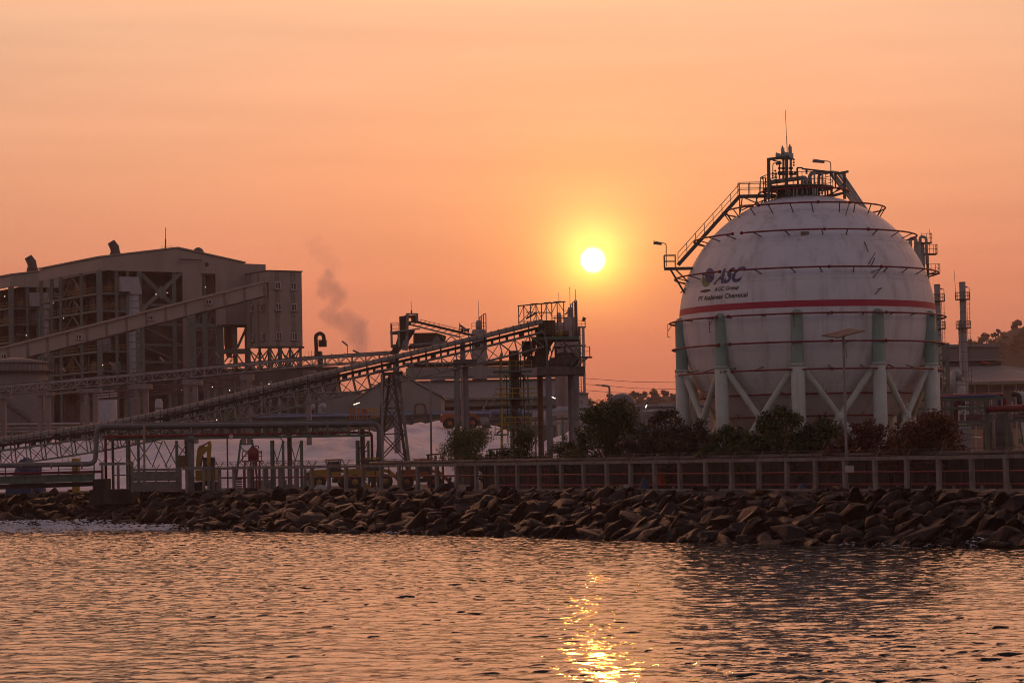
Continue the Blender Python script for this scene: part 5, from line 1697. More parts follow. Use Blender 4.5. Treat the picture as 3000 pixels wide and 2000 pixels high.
# big grey pipe: along the jetty, up the bend, along the bridge, down at the end
bp = thing("steam_pipe", tuple(P(280, 1400, PY - 1)), "thick grey pipe rising in a bend and running along the top of the green bridge", "pipe")
pts = [P(-140, 1366, PY - 6.5), P(279, 1358, PY - 1.0), P(284, 1249, PY - 1.0), P(1110, 1240, PY - .2), P(1116, 1420, PY - .2)]
pts[-1] = Vector((pts[-2].x, pts[-2].y, 0))
pipe("run", pts, .54, M_bigpipe, bp, r=.8, n=16)
for px in (60, 150, 240):
    p = P(px, 1364, PY - 5.2); rod("flange", p - Vector((.05, 0, 0)), p + Vector((.05, 0, 0)), .62, M_bigpipe, bp, 16)
for px in range(340, 1100, 62):
    a = P(px, 1247 - (px - 340) * .008, PY - .6); bar("pipe_shoe", a - Vector((0, 0, .34)), a, .3, M_steelg, bp, h=.2)
rp = thing("water_pipe", tuple(P(310, 1400, PY)), "red pipe threaded through the green truss with bends at both ends", "pipe")
pts = [P(309, 1425, PY - .4), P(309, 1279, PY - .4), P(1089, 1266, PY + .4), P(1092, 1400, PY + .4)]
pts[0].z = 0.9; pts[0].x = pts[1].x; pts[-1] = Vector((pts[-2].x, pts[-2].y, 0))
pipe("run", pts, .30, M_redpipe, rp, r=.5, n=12)
rp2 = thing("water_pipe", tuple(P(120, 1385, PY - 6)), "dark red pipe lying along the jetty girder", "pipe")
pipe("run", [P(-140, 1391, PY - 6.5), P(300, 1381, PY - 1.5)], .30, M_redpipe, rp2)
# upper thin pipes on the bridge
tp_ = thing("small_pipes", tuple(P(700, 1240, PY + 1)), "bundle of thin dark pipes lying behind the thick grey pipe on the bridge", "pipes")
for k, dy in enumerate((0, 4, -3)):
    MB().tube([P(330, 1244 + dy, PY + 1 + k * .4), P(1110, 1232 + dy, PY + 1 + k * .4)], .08, 6).build("pipe", M_steelg, tp_)
# jetty girder
jt = thing("jetty_trestle", tuple(P(100, 1440, PY - 4)), "low jetty deck with dark green plate girder reaching left over the rocks", "jetty")
J0, J1 = PY - 7.5, PY - 2.0
def jz(px, y, f): return P(px, y, J0 + (J1 - J0) * f)
for off in (0, 3.0):
    a0, a1 = P(-140, 1402, J0 + off), P(276, 1389, J1 + off)
    c0, c1 = P(-140, 1421, J0 + off), P(276, 1408, J1 + off)
    b = MB(); b.prism([a0, a1, c1, c0], (0, .12, 0)); b.build("girder_web", M_green, jt)
    bar("girder_flange", a0, a1, .3, M_green, jt, h=.06, side=(0, 0, 1)); bar("girder_flange", c0, c1, .3, M_green, jt, h=.06, side=(0, 0, 1))
    for i in range(13):
        f = i / 12
        bar("stiffener", a0.lerp(a1, f) - Vector((0, .03, 0)), c0.lerp(c1, f) - Vector((0, .03, 0)), .08, M_green, jt, h=.12)
b = MB(); b.prism([P(-140, 1423, J0 + .2), P(276, 1410, J1 + .2), P(276, 1423, J1 + .2), P(-140, 1438, J0 + .2)], (0, 2.6, 0)); b.build("deck_beam", mat("black_timber", (.02, .018, .017), .9), jt)
for i in range(9):
    f = i / 8; px = -140 + 416 * f
    p = P(px, 1403 - 13 * f, J0 + (J1 - J0) * f); bar("stanchion", p, p + Vector((0, 0, 1.15)), .12, M_dark, jt)
bar("kick_rail", P(-140, 1400, J0), P(276, 1387, J1), .10, M_arm, jt); bar("mid_rail", P(-140, 1383, J0), P(276, 1372, J1), .06, M_dark, jt)
ab = thing("abutment", tuple(P(320, 1450, PY - 2)), "stained concrete abutment block at the landward end of the jetty", "abutment")
p, q = P(262, 1452, PY - 4), P(388, 1421, PY - 4)
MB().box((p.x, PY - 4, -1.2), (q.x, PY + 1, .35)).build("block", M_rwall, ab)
MB().box((p.x + .3, PY - 3.6, .352), (p.x + 1.6, PY + .5, 1.5)).build("bearing_pillar", M_rwall, ab)
# yellow box and gear under the front conveyor tail
yb = thing("yellow_cabinet", tuple(P(215, 1400, 271)), "small yellow steel cabinet with rail below the conveyor tail", "cabinet")
x = XG(215, 271)
a = P(200, 1365, 271); c = P(237, 1339, 271)
MB().box((a.x + .4, 271, 0), (c.x - .3, 272, c.z - .1)).build("cabinet", M_yellow, yb)
railing(yb, [Vector((a.x - .6, 270.6, a.z)), Vector((c.x, 270.6, a.z))], 1.05, M_yellow, .8, .05)
# blue tarp-covered heap
heap("tarpaulin", Vector((XG(78, 285), 285, 0)), 2.3, 1.6, zat(78, 1330, 285), M_tarp, "blue tarpaulin covered heap behind the conveyor tail at the left", "tarpaulin", 2)
for k, px in enumerate((30, 56, 82)):
    o = MB().box((-.45, -.4, 0), (.45, .4, .95)).build("blue_drum_crate", M_tarp); o.location = (XG(px, 272), 272, 0)
    tag(o, ["blue crate seen under the jetty deck at the far left", "middle one of three blue crates under the jetty deck", "blue crate under the jetty deck nearest the abutment"][k], "crate", "blue crates under the jetty")
# pale fat post, beige pole, brown box, thin pole
fat = thing("vent_post", (XG(561, 263.5), 263.5, 0), "fat pale grey cylinder post with a capped top left of the excavator", "post")
x = XG(561, 263.5, 3); zt = zat(561, 1294, 263.5)
rod("shaft", (x, 263.5, 0), (x, 263.5, zt), .62, M_colgrey, fat, 18); rod("collar", (x, 263.5, zt), (x, 263.5, zt + .1), .72, M_capconc, fat, 18); rod("neck", (x, 263.5, zt + .1), (x, 263.5, zt + .72), .6, M_colgrey, fat, 18)
rod("collar", (x, 263.5, zt + .72), (x, 263.5, zt + .8), .7, M_capconc, fat, 18); rod("cap", (x, 263.5, zt + .8), (x, 263.5, zt + 1.2), .3, M_colgrey, fat, 12); rod("knob", (x, 263.5, zt + 1.2), (x, 263.5, zt + 1.6), .2, M_colgrey, fat, 10)
bp_ = thing("beige_pole", (XG(423, 264), 264, 0), "beige pole with a crossarm rising in front of the green truss", "pole")
x = XG(423, 264, 3); rod("shaft", (x, 264, 0), (x, 264, zat(421, 1240, 264)), .24, M_beige, bp_, 10); bar("crossarm", P(414, 1236, 264), P(458, 1234, 264), .08, M_beige, bp_)
bx = thing("control_box", (XG(536, 264.5), 264.5, 0), "dark brown control box on legs beside the fat pale post", "control box")
a, c = P(523, 1370, 264.5), P(548, 1333, 264.5)
MB().box((a.x, 264.5, a.z), (c.x, 265.3, c.z)).build("box", M_rustbox, bx)
for px in (526, 545): bar("leg", P(px, 1370, 264.9), Vector((P(px, 1370, 264.9).x, 264.9, 0)), .12, M_dark, bx)
pk = thing("thin_pole", (XG(667, 263), 263, 0), "thin dark pole standing between the excavator and the red tank", "pole")
x = XG(667, 263, 2); rod("shaft", (x, 263, 0), (x, 263, zat(665, 1285, 263)), .17, M_dark, pk, 8); rod("base", (x, 263, 0), (x, 263, .25), .4, M_conc, pk, 10)
# 4.9 m height sign
sg_ = thing("height_sign", tuple(P(677, 1278, PY - .4)), "round red-bordered 4.9m height limit sign on the green truss", "sign")
c = P(677, 1278, PY - .4)
RM = Matrix.Rotation(math.pi / 2, 3, 'X')
MB().lathe(c, [(.29, -.02), (.29, .02)], 28, RM).build("border", mat("sign_red", (.45, .02, .02), .5), sg_)
MB().lathe(c + Vector((0, -.03, 0)), [(.215, -.008), (.215, .008)], 28, RM).build("face", mat("sign_white", (.75, .72, .7), .5), sg_)
def flat_text(text, loc, size, m, parent, bold=.02):
    cu = bpy.data.curves.new("lettering", 'FONT'); cu.body = text; cu.size = size; cu.align_x = 'CENTER'; cu.align_y = 'CENTER'; cu.offset = bold * size; cu.extrude = .003
    tmp = bpy.data.objects.new("lettering", cu); COL.objects.link(tmp); bpy.context.view_layer.update()
    me = bpy.data.meshes.new_from_object(tmp.evaluated_get(bpy.context.evaluated_depsgraph_get())); bpy.data.objects.remove(tmp)
    me.materials.append(m)
    o = add_obj(bpy.data.objects.new("lettering", me), parent); o.matrix_basis = Matrix.Translation(loc) @ Matrix.Rotation(math.pi / 2, 4, 'X'); return o
flat_text("4.9m", c + Vector((0, -.045, 0)), .17, M_black, sg_)
for s in (1, -1):
    b = MB(); z = c.z + s * .14
    b.prism([(c.x - .06, c.y - .052, z + s * .045), (c.x + .06, c.y - .052, z + s * .045), (c.x, c.y - .052, z - s * .035)], (0, .012, 0)); b.build("arrow", M_black, sg_)

# ================================================================== lamps and poles
def street_lamp(px, ybase, ytop, armx, army, Y, label, d=.12, zbase=0.0, r=1.2):
    t = thing("street_lamp", (XG(px, Y), Y, zbase), label, "street lamp", "street lamps")
    base = Vector((XG(px, Y, 4), Y, zbase)); top = P(px, ytop, Y); top.x = base.x + (top.x - base.x) * .3
    end = P(armx, army, Y)
    b = MB(); b.tube(bend([base, top, end.lerp(top, .25), end], r, 8), d / 2, 8); b.build("pole", M_pole, t)
    e = (end - top).normalized()
    bar("lamp_head", end - e * .2, end + e * .75, .28, M_lamp, t, h=.14, side=(0, 0, 1))
    rod("base", base, base + Vector((0, 0, .35)), d * 1.9, M_pole, t, 8)
    return t
street_lamp(1263, 1420, 1114, 1284, 1113, 262, "street lamp with a long curved arm in front of the salt heap", d=.22, r=2.4)
street_lamp(1788, 1200, 1131, 1764, 1129, 300, "street lamp bending left above the big dark tree", d=.26, r=.8)
street_lamp(1881, 1260, 1185, 1908, 1166, 290, "street lamp with slanted arm above the bronze tree", d=.22, r=1.0)
wp_ = thing("white_pole", (XG(1121, 258), 258, 0), "slim pale pole in front of the steel trestle", "pole")
x = XG(1121, 258, 5); rod("shaft", (x, 258, 0), (x, 258, zat(1119, 1095, 258)), .22, M_pole, wp_, 10)
MB().tube(bend([P(1117, 1160, 258), P(1112, 1132, 258), P(1092, 1127, 258)], .6), .05, 6).build("arm", M_pole, wp_)
bar("lamp_head", P(1093, 1127, 258), P(1084, 1126, 258), .2, M_lamp, wp_, h=.1)
sl = thing("solar_lamp", tuple(fence_pt(2481, .9)), "tall slim solar street lamp with a tilted panel in front of the tank", "street lamp")
b0 = fence_pt(2481, .9); Ys = b0.y
top = P(2474, 985, Ys); top.x = b0.x
rod("pole", b0, top, .20, M_pole, sl, 10); rod("base", b0, b0 + Vector((0, 0, .5)), .3, M_conc, sl, 10)
pc_ = P(2468, 976, Ys)
PM = Matrix.Translation(Vector((top.x, Ys, pc_.z))) @ Matrix.Rotation(.62, 4, 'Z') @ Matrix.Rotation(-.20, 4, 'Y') @ Matrix.Rotation(.16, 4, 'X')
MB().box((-1.45, -.85, -.03), (1.45, .85, .03), PM).build("solar_panel", mat("panel_back", (.12, .10, .085), .9, spec=.05), sl)
MB().box((-1.4, -.8, .032), (1.4, .8, .04), PM).build("solar_cells", mat("panel_cells", (.02, .02, .04), .5, spec=.2), sl)
for s in (-1, 1): bar("panel_strut", top, PM @ Vector((.8 * s, 0, -.05)), .06, M_walk, sl)
MB().tube(bend([top - Vector((0, 0, .6)) + Vector((.1, 0, 0)), top + Vector((.2, 0, -.42)), top + Vector((1.3, 0, -.32))], .25), .035, 6).build("lamp_arm", M_walk, sl)
bar("lamp_head", top + Vector((.9, 0, -.36)), top + Vector((1.45, 0, -.31)), .2, M_lamp, sl, h=.08, side=(0, 0, 1))
MB().tube([top + Vector((.16, 0, -.7)), top + Vector((.2, 0, -1.6)), top + Vector((.24, -.0, -1.66))], .03, 6).build("cable", M_walk, sl)
# tube floodlights on stalks beside the conveyors
for k, (bx_, by, tx, ty, ex, ey, Y, lab) in enumerate(((1018, 1040, 1018, 1012, 1002, 999, 318, "tube floodlight on a stalk above the rear conveyor, left of the hopper"), (1063, 1048, 1063, 1040, 1034, 1026, 316, "tube floodlight leaning over the rear conveyor nearest the hopper"), (192, 1110, 191, 1088, 181, 1078, 326, "tube floodlight on a stalk at the left above the rear conveyor"), (331, 1097, 331, 1071, 320, 1061, 325, "tube floodlight on a stalk in front of the boiler house, second from left"), (481, 1084, 480, 1058, 468, 1046, 324, "tube floodlight on a stalk below the enclosed gallery"), (645, 1068, 644, 1046, 631, 1034, 322, "tube floodlight on a stalk below the open bunker frame"), (735, 1125, 735, 1118, 705, 1103, 300, "tube floodlight hanging beside the ribbed cover"))):
    t = thing("tube_floodlight", tuple(P(bx_, by, Y)), lab, "floodlight", "tube floodlights")
    rod("stalk", P(bx_, by, Y), P(tx, ty, Y), .08, M_walk, t, 6)
    bar("housing", P(tx, ty, Y), P(ex, ey, Y), .22, M_galv, t, h=.3)
# overhead wires
pw = thing("overhead_wires", tuple(P(1860, 1120, 380)), "three thin overhead wires crossing the orange sky beside the tank", "wires")
for y0, y1 in ((1108, 1120), (1125, 1140), (1143, 1155)):
    a, c = P(1715, y0, 380), P(2010, y1, 380)
    m = a.lerp(c, .5) - Vector((0, 0, .25))
    MB().tube([a, m, c], .035, 5).build("wire", M_mast, pw)
# ================================================================== boiler house and its coal gallery
M_clad = mat("clad_taupe", (0.36, 0.31, 0.275), .8, var=.06, scale=.25, stain=(.22, .18, .16), stain_amt=.5, stain_scale=.25, streak=6)
M_clad2 = mat("clad_brown", (0.32, 0.27, 0.235), .8, var=.08, scale=.3, stain=(.19, .15, .13), stain_amt=.5, stain_scale=.3, streak=6)
M_rib = mat("clad_rib_dark", (0.085, 0.072, 0.065), .8)
M_strip = mat("clad_strip_olive", (0.20, 0.185, 0.155), .8)
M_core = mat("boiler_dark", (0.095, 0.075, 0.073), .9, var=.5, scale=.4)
M_gsteel = mat("faded_green_steel", (0.16, 0.18, 0.155), .8, var=.15)
M_insul = mat("insulation_white", (0.38, 0.36, 0.38), .6, var=.1, stain=(.28, .25, .26), stain_amt=.5)
M_yelf = mat("yellow_rail_faded", (0.22, 0.16, 0.06), .7)
M_redbox = mat("red_brown_equipment", (.16, .08, .05), .8, var=.4, scale=.5)
M_glass = mat("window_glass", (.05, .05, .055), .15)
M_wframe = mat("window_frame_white", (.50, .46, .44), .6)
M_lampw = lit("lit_lamp_white", (1.0, .90, .74), 4.0)

BC = Vector((0, 0, 0)); BC.y = 440.0; BC.x = XG(290, 440.0, 30)
yaw = R_(33)
VA, VB = Vector((math.cos(yaw), math.sin(yaw), 0)), Vector((-math.sin(yaw), math.cos(yaw), 0))
def bh(u, v, z, o=BC): return o + VA * u + VB * v + Vector((0, 0, z))
def hit(px, py, o, n):
    d = ray(px, py); t = (o - CAM).dot(n) / d.dot(n); return CAM + d * t
def onA(px, py, v=0.0, o=BC):
    p = hit(px, py, o + VB * v, VB); return (p - o).dot(VA), p.z
def onB(px, py, u=0.0, o=BC):
    p = hit(px, py, o + VA * u, VA); return (p - o).dot(VB), p.z

ZE = onB(290, 755)[1]; ZF = onB(290, 791)[1]
UR, ZPK = onA(520, 728); UW, ZR = onA(714, 771)
VL = onB(115, 819)[0]
floors = [onB(290, y)[1] for y in (857, 908, 966, 1028, 1085, 1140)]

def boiler_unit(o, label, first):
    t = thing("boiler_house", tuple(o), label, "power plant")
    F = lambda u, v, z: bh(u, v, z, o)
    def prism(name, poly, vec, m, par=t):
        b = MB(); b.prism([F(*p) for p in poly], vec); return b.build(name, m, par)
    # gable fascia and side fascia
    u1 = onA(535, 800)[0]
    prism("gable_fascia", [(0, 0, ZF), (u1, 0, ZF), (u1, 0, ZE + (ZPK - ZE) * min(1, u1 / UR)), (UR if u1 > UR else u1, 0, ZPK if u1 > UR else ZE + (ZPK - ZE) * u1 / UR), (0, 0, ZE)], VB * .4, M_clad)
    prism("side_fascia", [(0, .402, ZF), (0, VL, ZF), (0, VL, ZE), (0, .402, ZE)], VA * .4, M_clad)
    # solid wall right of the braced bay, around a tall opening
    ua, ub = onA(592, 830)[0], onA(643, 830)[0]
    zo0, zo1 = onA(615, 880)[1], onA(615, 805)[1]
    us = onA(567, 900)[0]; zl = onA(640, 905)[1]
    def roofz(u): return ZE + (ZPK - ZE) * u / UR if u < UR else ZPK + (ZR - ZPK) * (u - UR) / (UW - UR)
    prism("end_wall", [(u1 + .002, 0, 0), (us, 0, 0), (us, 0, roofz(us)), (u1 + .002, 0, roofz(u1))], VB * .4, M_clad)
    prism("end_wall", [(us + .002, 0, zl), (ua, 0, zl), (ua, 0, roofz(ua)), (us + .002, 0, roofz(us))], VB * .4, M_clad)
    prism("end_wall", [(ua + .002, 0, zo1), (ub, 0, zo1), (ub, 0, roofz(ub)), (ua + .002, 0, roofz(ua))], VB * .4, M_clad)
    prism("end_wall", [(ub + .002, 0, zl), (UW, 0, zl), (UW, 0, ZR), (ub + .002, 0, roofz(ub))], VB * .4, M_clad)
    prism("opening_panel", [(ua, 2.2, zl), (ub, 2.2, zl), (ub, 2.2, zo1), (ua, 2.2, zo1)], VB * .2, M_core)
    bar("opening_post", F(ua + .8, 1.0, zl), F(ua + .8, 1.0, zo1), .5, M_gsteel, t)
    bar("lintel", F(ua - .2, -.06, zo1 + .12), F(ub + .2, -.06, zo1 + .12), .3, M_rib, t, h=.1)
    # roof sheets
    prism("roof_sheet", [(-.3, -.3, ZE + .02), (UR, -.3, ZPK + .06), (UR, -.3, ZPK + .32), (-.3, -.3, ZE + .28)], VB * (VL + .6), M_clad2)
    prism("roof_sheet", [(UR + .002, -.3, ZPK + .06), (UW + .3, -.3, ZR), (UW + .3, -.3, ZR + .26), (UR + .002, -.3, ZPK + .32)], VB * (VL + .6), M_clad2)
    UC = onA(650, 900, 4.5)[0]
    # dark core so that the frame is filled with plant
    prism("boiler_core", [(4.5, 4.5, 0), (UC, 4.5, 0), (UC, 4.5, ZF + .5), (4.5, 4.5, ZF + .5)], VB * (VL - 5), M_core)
    # columns
    for px in (117, 148, 174, 235):
        v = onB(px, 900)[0]
        bar("column", F(.3, v, 0), F(.3, v, ZF), .6, M_gsteel, t)
    bar("column", F(.25, .25, 0), F(.25, .25, ZF), .95, M_gsteel, t)
    uc = [onA(px, 900)[0] for px in (345, 378, 412)]
    for u in uc:
        bar("column", F(u, .5, 0), F(u, .5, ZF), .55 if u < uc[-1] else .8, M_gsteel, t)
    for px in (133, 205):
        v = onB(px, 900)[0]; bar("column", F(3.2, v, 0), F(3.2, v, ZF), .4, M_gsteel, t)
    # decks and yellow rails
    r = random.Random(5)
    for zf in floors:
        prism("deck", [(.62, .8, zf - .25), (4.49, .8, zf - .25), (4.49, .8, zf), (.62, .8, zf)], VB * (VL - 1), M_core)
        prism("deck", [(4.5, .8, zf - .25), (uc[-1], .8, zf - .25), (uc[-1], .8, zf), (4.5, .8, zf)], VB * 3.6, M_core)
        bar("edge_beam", F(.3, .8, zf - .1), F(.3, VL, zf - .1), .35, M_gsteel, t); bar("edge_beam", F(.8, .45, zf - .1), F(uc[-1], .45, zf - .1), .35, M_gsteel, t)
        for hh_ in (.6, 1.15):
            bar("yellow_rail", F(.35, .9, zf + hh_), F(.35, VL * .98, zf + hh_), .09, M_yelf, t)
            bar("yellow_rail", F(.9, .42, zf + hh_), F(uc[-1] - .5, .42, zf + hh_), .09, M_yelf, t)
        for k in range(14):
            v = 1 + (VL - 2) * k / 13; bar("rail_post", F(.35, v, zf), F(.35, v, zf + 1.15), .07, M_yelf, t)
        for k in range(9):
            u = 1 + (uc[-1] - 2) * k / 8; bar("rail_post", F(u, .42, zf), F(u, .42, zf + 1.15), .07, M_yelf, t)
        for k in range(4):
            v = 2 + r.random() * (VL - 6); h = r.uniform(1, 3.2)
            MB().box((-.9, -1.2, 0), (.9, 1.2, h), Matrix.Translation(F(2.2, v, zf)) @ Matrix.Rotation(yaw, 4, 'Z')).build("equipment", r.choice([M_redbox, M_core, M_gsteel, M_core]), t)
        for k in range(3):
            u = 2 + r.random() * (uc[-1] - 4); h = r.uniform(1, 3)
            MB().box((-1.0, -.8, 0), (1.0, .8, h), Matrix.Translation(F(u, 2.6, zf)) @ Matrix.Rotation(yaw, 4, 'Z')).build("equipment", r.choice([M_redbox, M_core, M_insul, M_core]), t)
        for k in range(3):
            v = r.random() * VL; rod("riser_pipe", F(1.5, v, zf), F(1.5, v, zf + 3.6), r.choice([.2, .35]), r.choice([M_gsteel, M_redbox]), t, 8)
    # a lighter window wall near the top of the side face
    v0, v1 = onB(235, 850)[0], onB(200, 850)[0]
    prism("panel_wall", [(1.2, v0, floors[0]), (1.2, v1, floors[0]), (1.2, v1, floors[0] + 2.6), (1.2, v0, floors[0] + 2.6)], VA * .2, M_redbox)
    # braces
    zs = [ZF] + floors
    vs = [onB(px, 900)[0] for px in (290, 257, 235, 174, 148, 117)]
    for i, (za, zb) in enumerate(zip(zs, zs[1:])):
        a, c = vs[2], vs[3]
        bar("brace", F(.6, a, zb), F(.6, (a + c) / 2, za - .3), .25, M_gsteel, t); bar("brace", F(.6, c, zb), F(.6, (a + c) / 2, za - .3), .25, M_gsteel, t)
    # big crossed bay
    ux0, ux1 = uc[-1], u1
    zx0, zx1 = onA(470, 893)[1], ZF
    bar("cross_brace", F(ux0, .6, zx1), F(ux1, .6, zx0 - 1.5), .7, M_gsteel, t); bar("cross_brace", F(ux0, .6, zx0 - 1.5), F(ux1, .6, zx1), .7, M_gsteel, t)
    MB().box((-.9, -.1, -.9), (.9, .1, .9), Matrix.Translation(F((ux0 + ux1) / 2, .2, (zx1 + zx0 - 1.5) / 2)) @ Matrix.Rotation(yaw, 4, 'Z') @ Matrix.Rotation(.785, 4, 'Y')).build("gusset", M_gsteel, t)
    bar("post", F(ux1 - 1.5, .6, 0), F(ux1 - 1.5, .6, ZF), .7, M_gsteel, t)
    for py in (893, 950, 1010, 1060, 1100):
        z = onA(480, py)[1]; bar("edge_beam", F(ux0, .6, z), F(ux1, .6, z), .4, M_gsteel, t)
    for (ya, yb_) in ((950, 1010), (1010, 1060)):
        bar("cross_brace", F(ux0, .7, onA(480, ya)[1]), F(ux1, .7, onA(480, yb_)[1]), .3, M_gsteel, t)
    # insulated flue duct
    ud = onA(392, 870)[0]; zt = onA(385, 812)[1]; zb = onA(392, 925)[1]; zm = onA(392, 862)[1]
    fl = part("flue_duct", t)
    b = MB(); b.prism([F(ud - 2.9, -.8, zm + .4), F(ud - 3.0, -.8, zt), F(ud + .6, -.8, zt), F(ud + 1.25, -.8, zm + .4), F(ud + 1.25, -.8, zm), F(ud - 1.0, -.8, zm), F(ud - 1.0, -.8, zm + .4)], VB * 2.6); b.build("elbow", M_insul, fl)
    c0 = F(ud + .12, .5, 0)
    MB().lathe((c0.x, c0.y, 0), [(1.12, 4.0), (1.12, zm)], 20).build("shaft", M_insul, fl)
    for k in range(16):
        z = zm - k * 1.25
        if z > 5: MB().lathe((c0.x, c0.y, z - .07), [(1.17, 0), (1.17, .12)], 20).build("band", mat("duct_band", (.24, .22, .23), .6), fl)
    # roof ventilator hoods and mast
    px_v = 338
    return t, F
bh1, F1 = boiler_unit(BC, "big taupe boiler house with open steel floors and sloping roof at the left", True)
BC2 = BC + VB * onB(30, 830)[0]
bh2, F2 = boiler_unit(BC2, "second identical boiler house half hidden behind the first at the left edge", False)

def roof_hood(px, ybase, ytop, Y, par):
    g = part("roof_hood", par)
    base, top = P(px, ybase, Y), P(px - 3, ytop, Y)
    s = FPX / Y
    w = 16 / s
    h = top.z - base.z
    b = MB(); b.tube([base - Vector((0, 0, 1.0)), base + Vector((0, 0, .12 * h)), base + Vector((-.02, 0, .36 * h)), base + Vector((-.12 * w, 0, .6 * h)), base + Vector((-.75 * w, -.2, 1.0 * h))], [w * 1.05, w * 1.05, w * .84, w * .86, w * .70], 18)
    b.build("cowl", mat("hood_dark", (.10, .08, .07), .8), g)
roof_hood(338, 752, 708, 462, bh1)
roof_hood(95, 795, 752, 492, bh2)
for (px, y0, y1, d) in ((485, 667, 731, .12), (485, 700, 731, .25)):
    rod("mast", P(px + (y1 - y0) * 0 , y0, 455), P(px, y1 + 4, 455), d, M_mast, bh1, 6)
for k in range(8):
    p = P(472 + k * 5, 729 - k * .4, 455); bar("roof_rail_post", p - Vector((0, 0, .3)), p + Vector((0, 0, .5)), .05, M_mast, bh1)
MB().lathe(P(581, 742, 458), [(1.1, -1.0), (1.1, .2), (.8, .8), (.3, 1.1)], 16).build("steam_vent", mat("vent_dark", (.14, .10, .09), .7), bh1)
MB().lathe(P(605, 775, 449.5), [(.42, -.2), (.42, .2)], 16, Matrix.Rotation(math.pi / 2, 3, 'X')).build("round_louvre", M_core, bh1)
bar("lintel", P(527, 760, 448), P(591, 762, 450), .25, M_rib, bh1, h=.3)
for (px, py, par, Y) in ((77, 982, bh2, 470), (129, 1060, bh1, 452), (301, 1069, bh1, 440), (457, 862, bh1, 446), (490, 857, bh1, 448), (156, 887, bh1, 455), (186, 932, bh1, 450), (602, 841, bh1, 452), (532, 1142, bh1, 430), (14, 868, bh2, 478)):
    MB().lathe(P(px, py, Y - 3), [(.01, -.07), (.05, -.04), (.055, 0), (.04, .04), (.01, .06)], 8).build("bulkhead_lamp", M_lampw, par)

# ---- transfer tower at the right end
TWY = 430.0
TO = Vector((XG(789, TWY, 25), TWY, 0))
def tA(px, py): return onA(px, py, 0, TO)
def tB(px, py): return onB(px, py, 0, TO)
bt = thing("bunker_tower", tuple(TO), "tall windowed taupe coal tower on steel legs at the right end of the boiler house", "tower")
wA = tA(885, 900)[0]; wB = tB(722, 900)[0]; zt = tB(789, 794)[1]; zb = tB(789, 1013)[1]
TF = lambda u, v, z: bh(u, v, z, TO)
MB().prism([TF(0, 0, zb), TF(wA, 0, zb), TF(wA, 0, zt), TF(0, 0, zt)], VB * wB).build("cladding", M_clad2, bt)
MB().prism([TF(-.15, -.15, zt + .01), TF(wA + .15, -.15, zt + .01), TF(wA + .15, -.15, zt + .22), TF(-.15, -.15, zt + .22)], VB * (wB + .3)).build("roof_cap", M_rib, bt)
ua, ub = onA(702, 780, 3, TO)[0], onA(822, 780, 3, TO)[0]; z2 = onA(760, 773, 3, TO)[1]
MB().prism([TF(ua, 3, zt - 3.0), TF(ub, 3, zt - 3.0), TF(ub, 3, z2), TF(ua, 3, z2 + .25)], VB * (wB - 3.2)).build("upper_block", M_clad2, bt) if False else MB().prism([TF(ua, wB + .01, zt - 9.0), TF(ub, wB + .01, zt - 9.0), TF(ub, wB + .01, onA(822, 776, wB, TO)[1]), TF(ua, wB + .01, onA(702, 771, wB, TO)[1])], VB * 4).build("upper_block", M_clad2, bt)
for px in (813, 859):
    u = tA(px, 900)[0]; MB().prism([TF(u - .4, -.06, zb + .05), TF(u + .4, -.06, zb + .05), TF(u + .4, -.06, zt - .05), TF(u - .4, -.06, zt - .05)], VB * .055).build("dark_strip", M_strip, bt)
def window(par, o3, right, w=1.0, h=1.25):
    """framed two-light window; o3 = centre on the wall, right = unit vector along it, outward = towards the camera"""
    n = Vector((right.y, -right.x, 0))
    if n.y > 0: n = -n
    g = part("window", par)
    c = o3 + n * .1
    U = Vector((0, 0, 1))
    def slabm(x0, x1, z0, z1, d0, d1, nm, m):
        b = MB(); b.prism([c + right * x0 + U * z0 + n * d0, c + right * x1 + U * z0 + n * d0, c + right * x1 + U * z1 + n * d0, c + right * x0 + U * z1 + n * d0], n * (d1 - d0)); b.build(nm, m, g)
    slabm(-w / 2, w / 2, -h / 2, h / 2, -.02, .02, "pane", M_glass)
    for x in (-w / 2, 0, w / 2): slabm(x - .06, x + .06, -h / 2, h / 2, .021, .08, "frame", M_wframe)
    for z in (-h / 2, h / 2): slabm(-w / 2 - .08, w / 2 + .08, z - .07, z + .07, .082, .12, "frame", M_wframe)
    slabm(-w / 2 - .2, w / 2 + .2, -h / 2 - .2, -h / 2 - .1, 0, .2, "sill", M_rib)
for (px, py) in ((813, 837), (859, 838.5), (814.5, 899), (860.5, 900.5), (816.5, 984), (862, 985)):
    u, z = tA(px, py); window(bt, TF(u, 0, z), VA)
for (px, py) in ((742, 989), (772, 985), (770, 900), (740, 903)):
    v, z = tB(px, py); window(bt, TF(0, v, z), VB)
for px in (735, 757):
    v = tB(px, 900)[0]; MB().prism([TF(-.06, v - .3, zb + .05), TF(-.06, v + .3, zb + .05), TF(-.06, v + .3, zt - .05), TF(-.06, v - .3, zt - .05)], VA * .055).build("dark_strip", M_strip, bt)
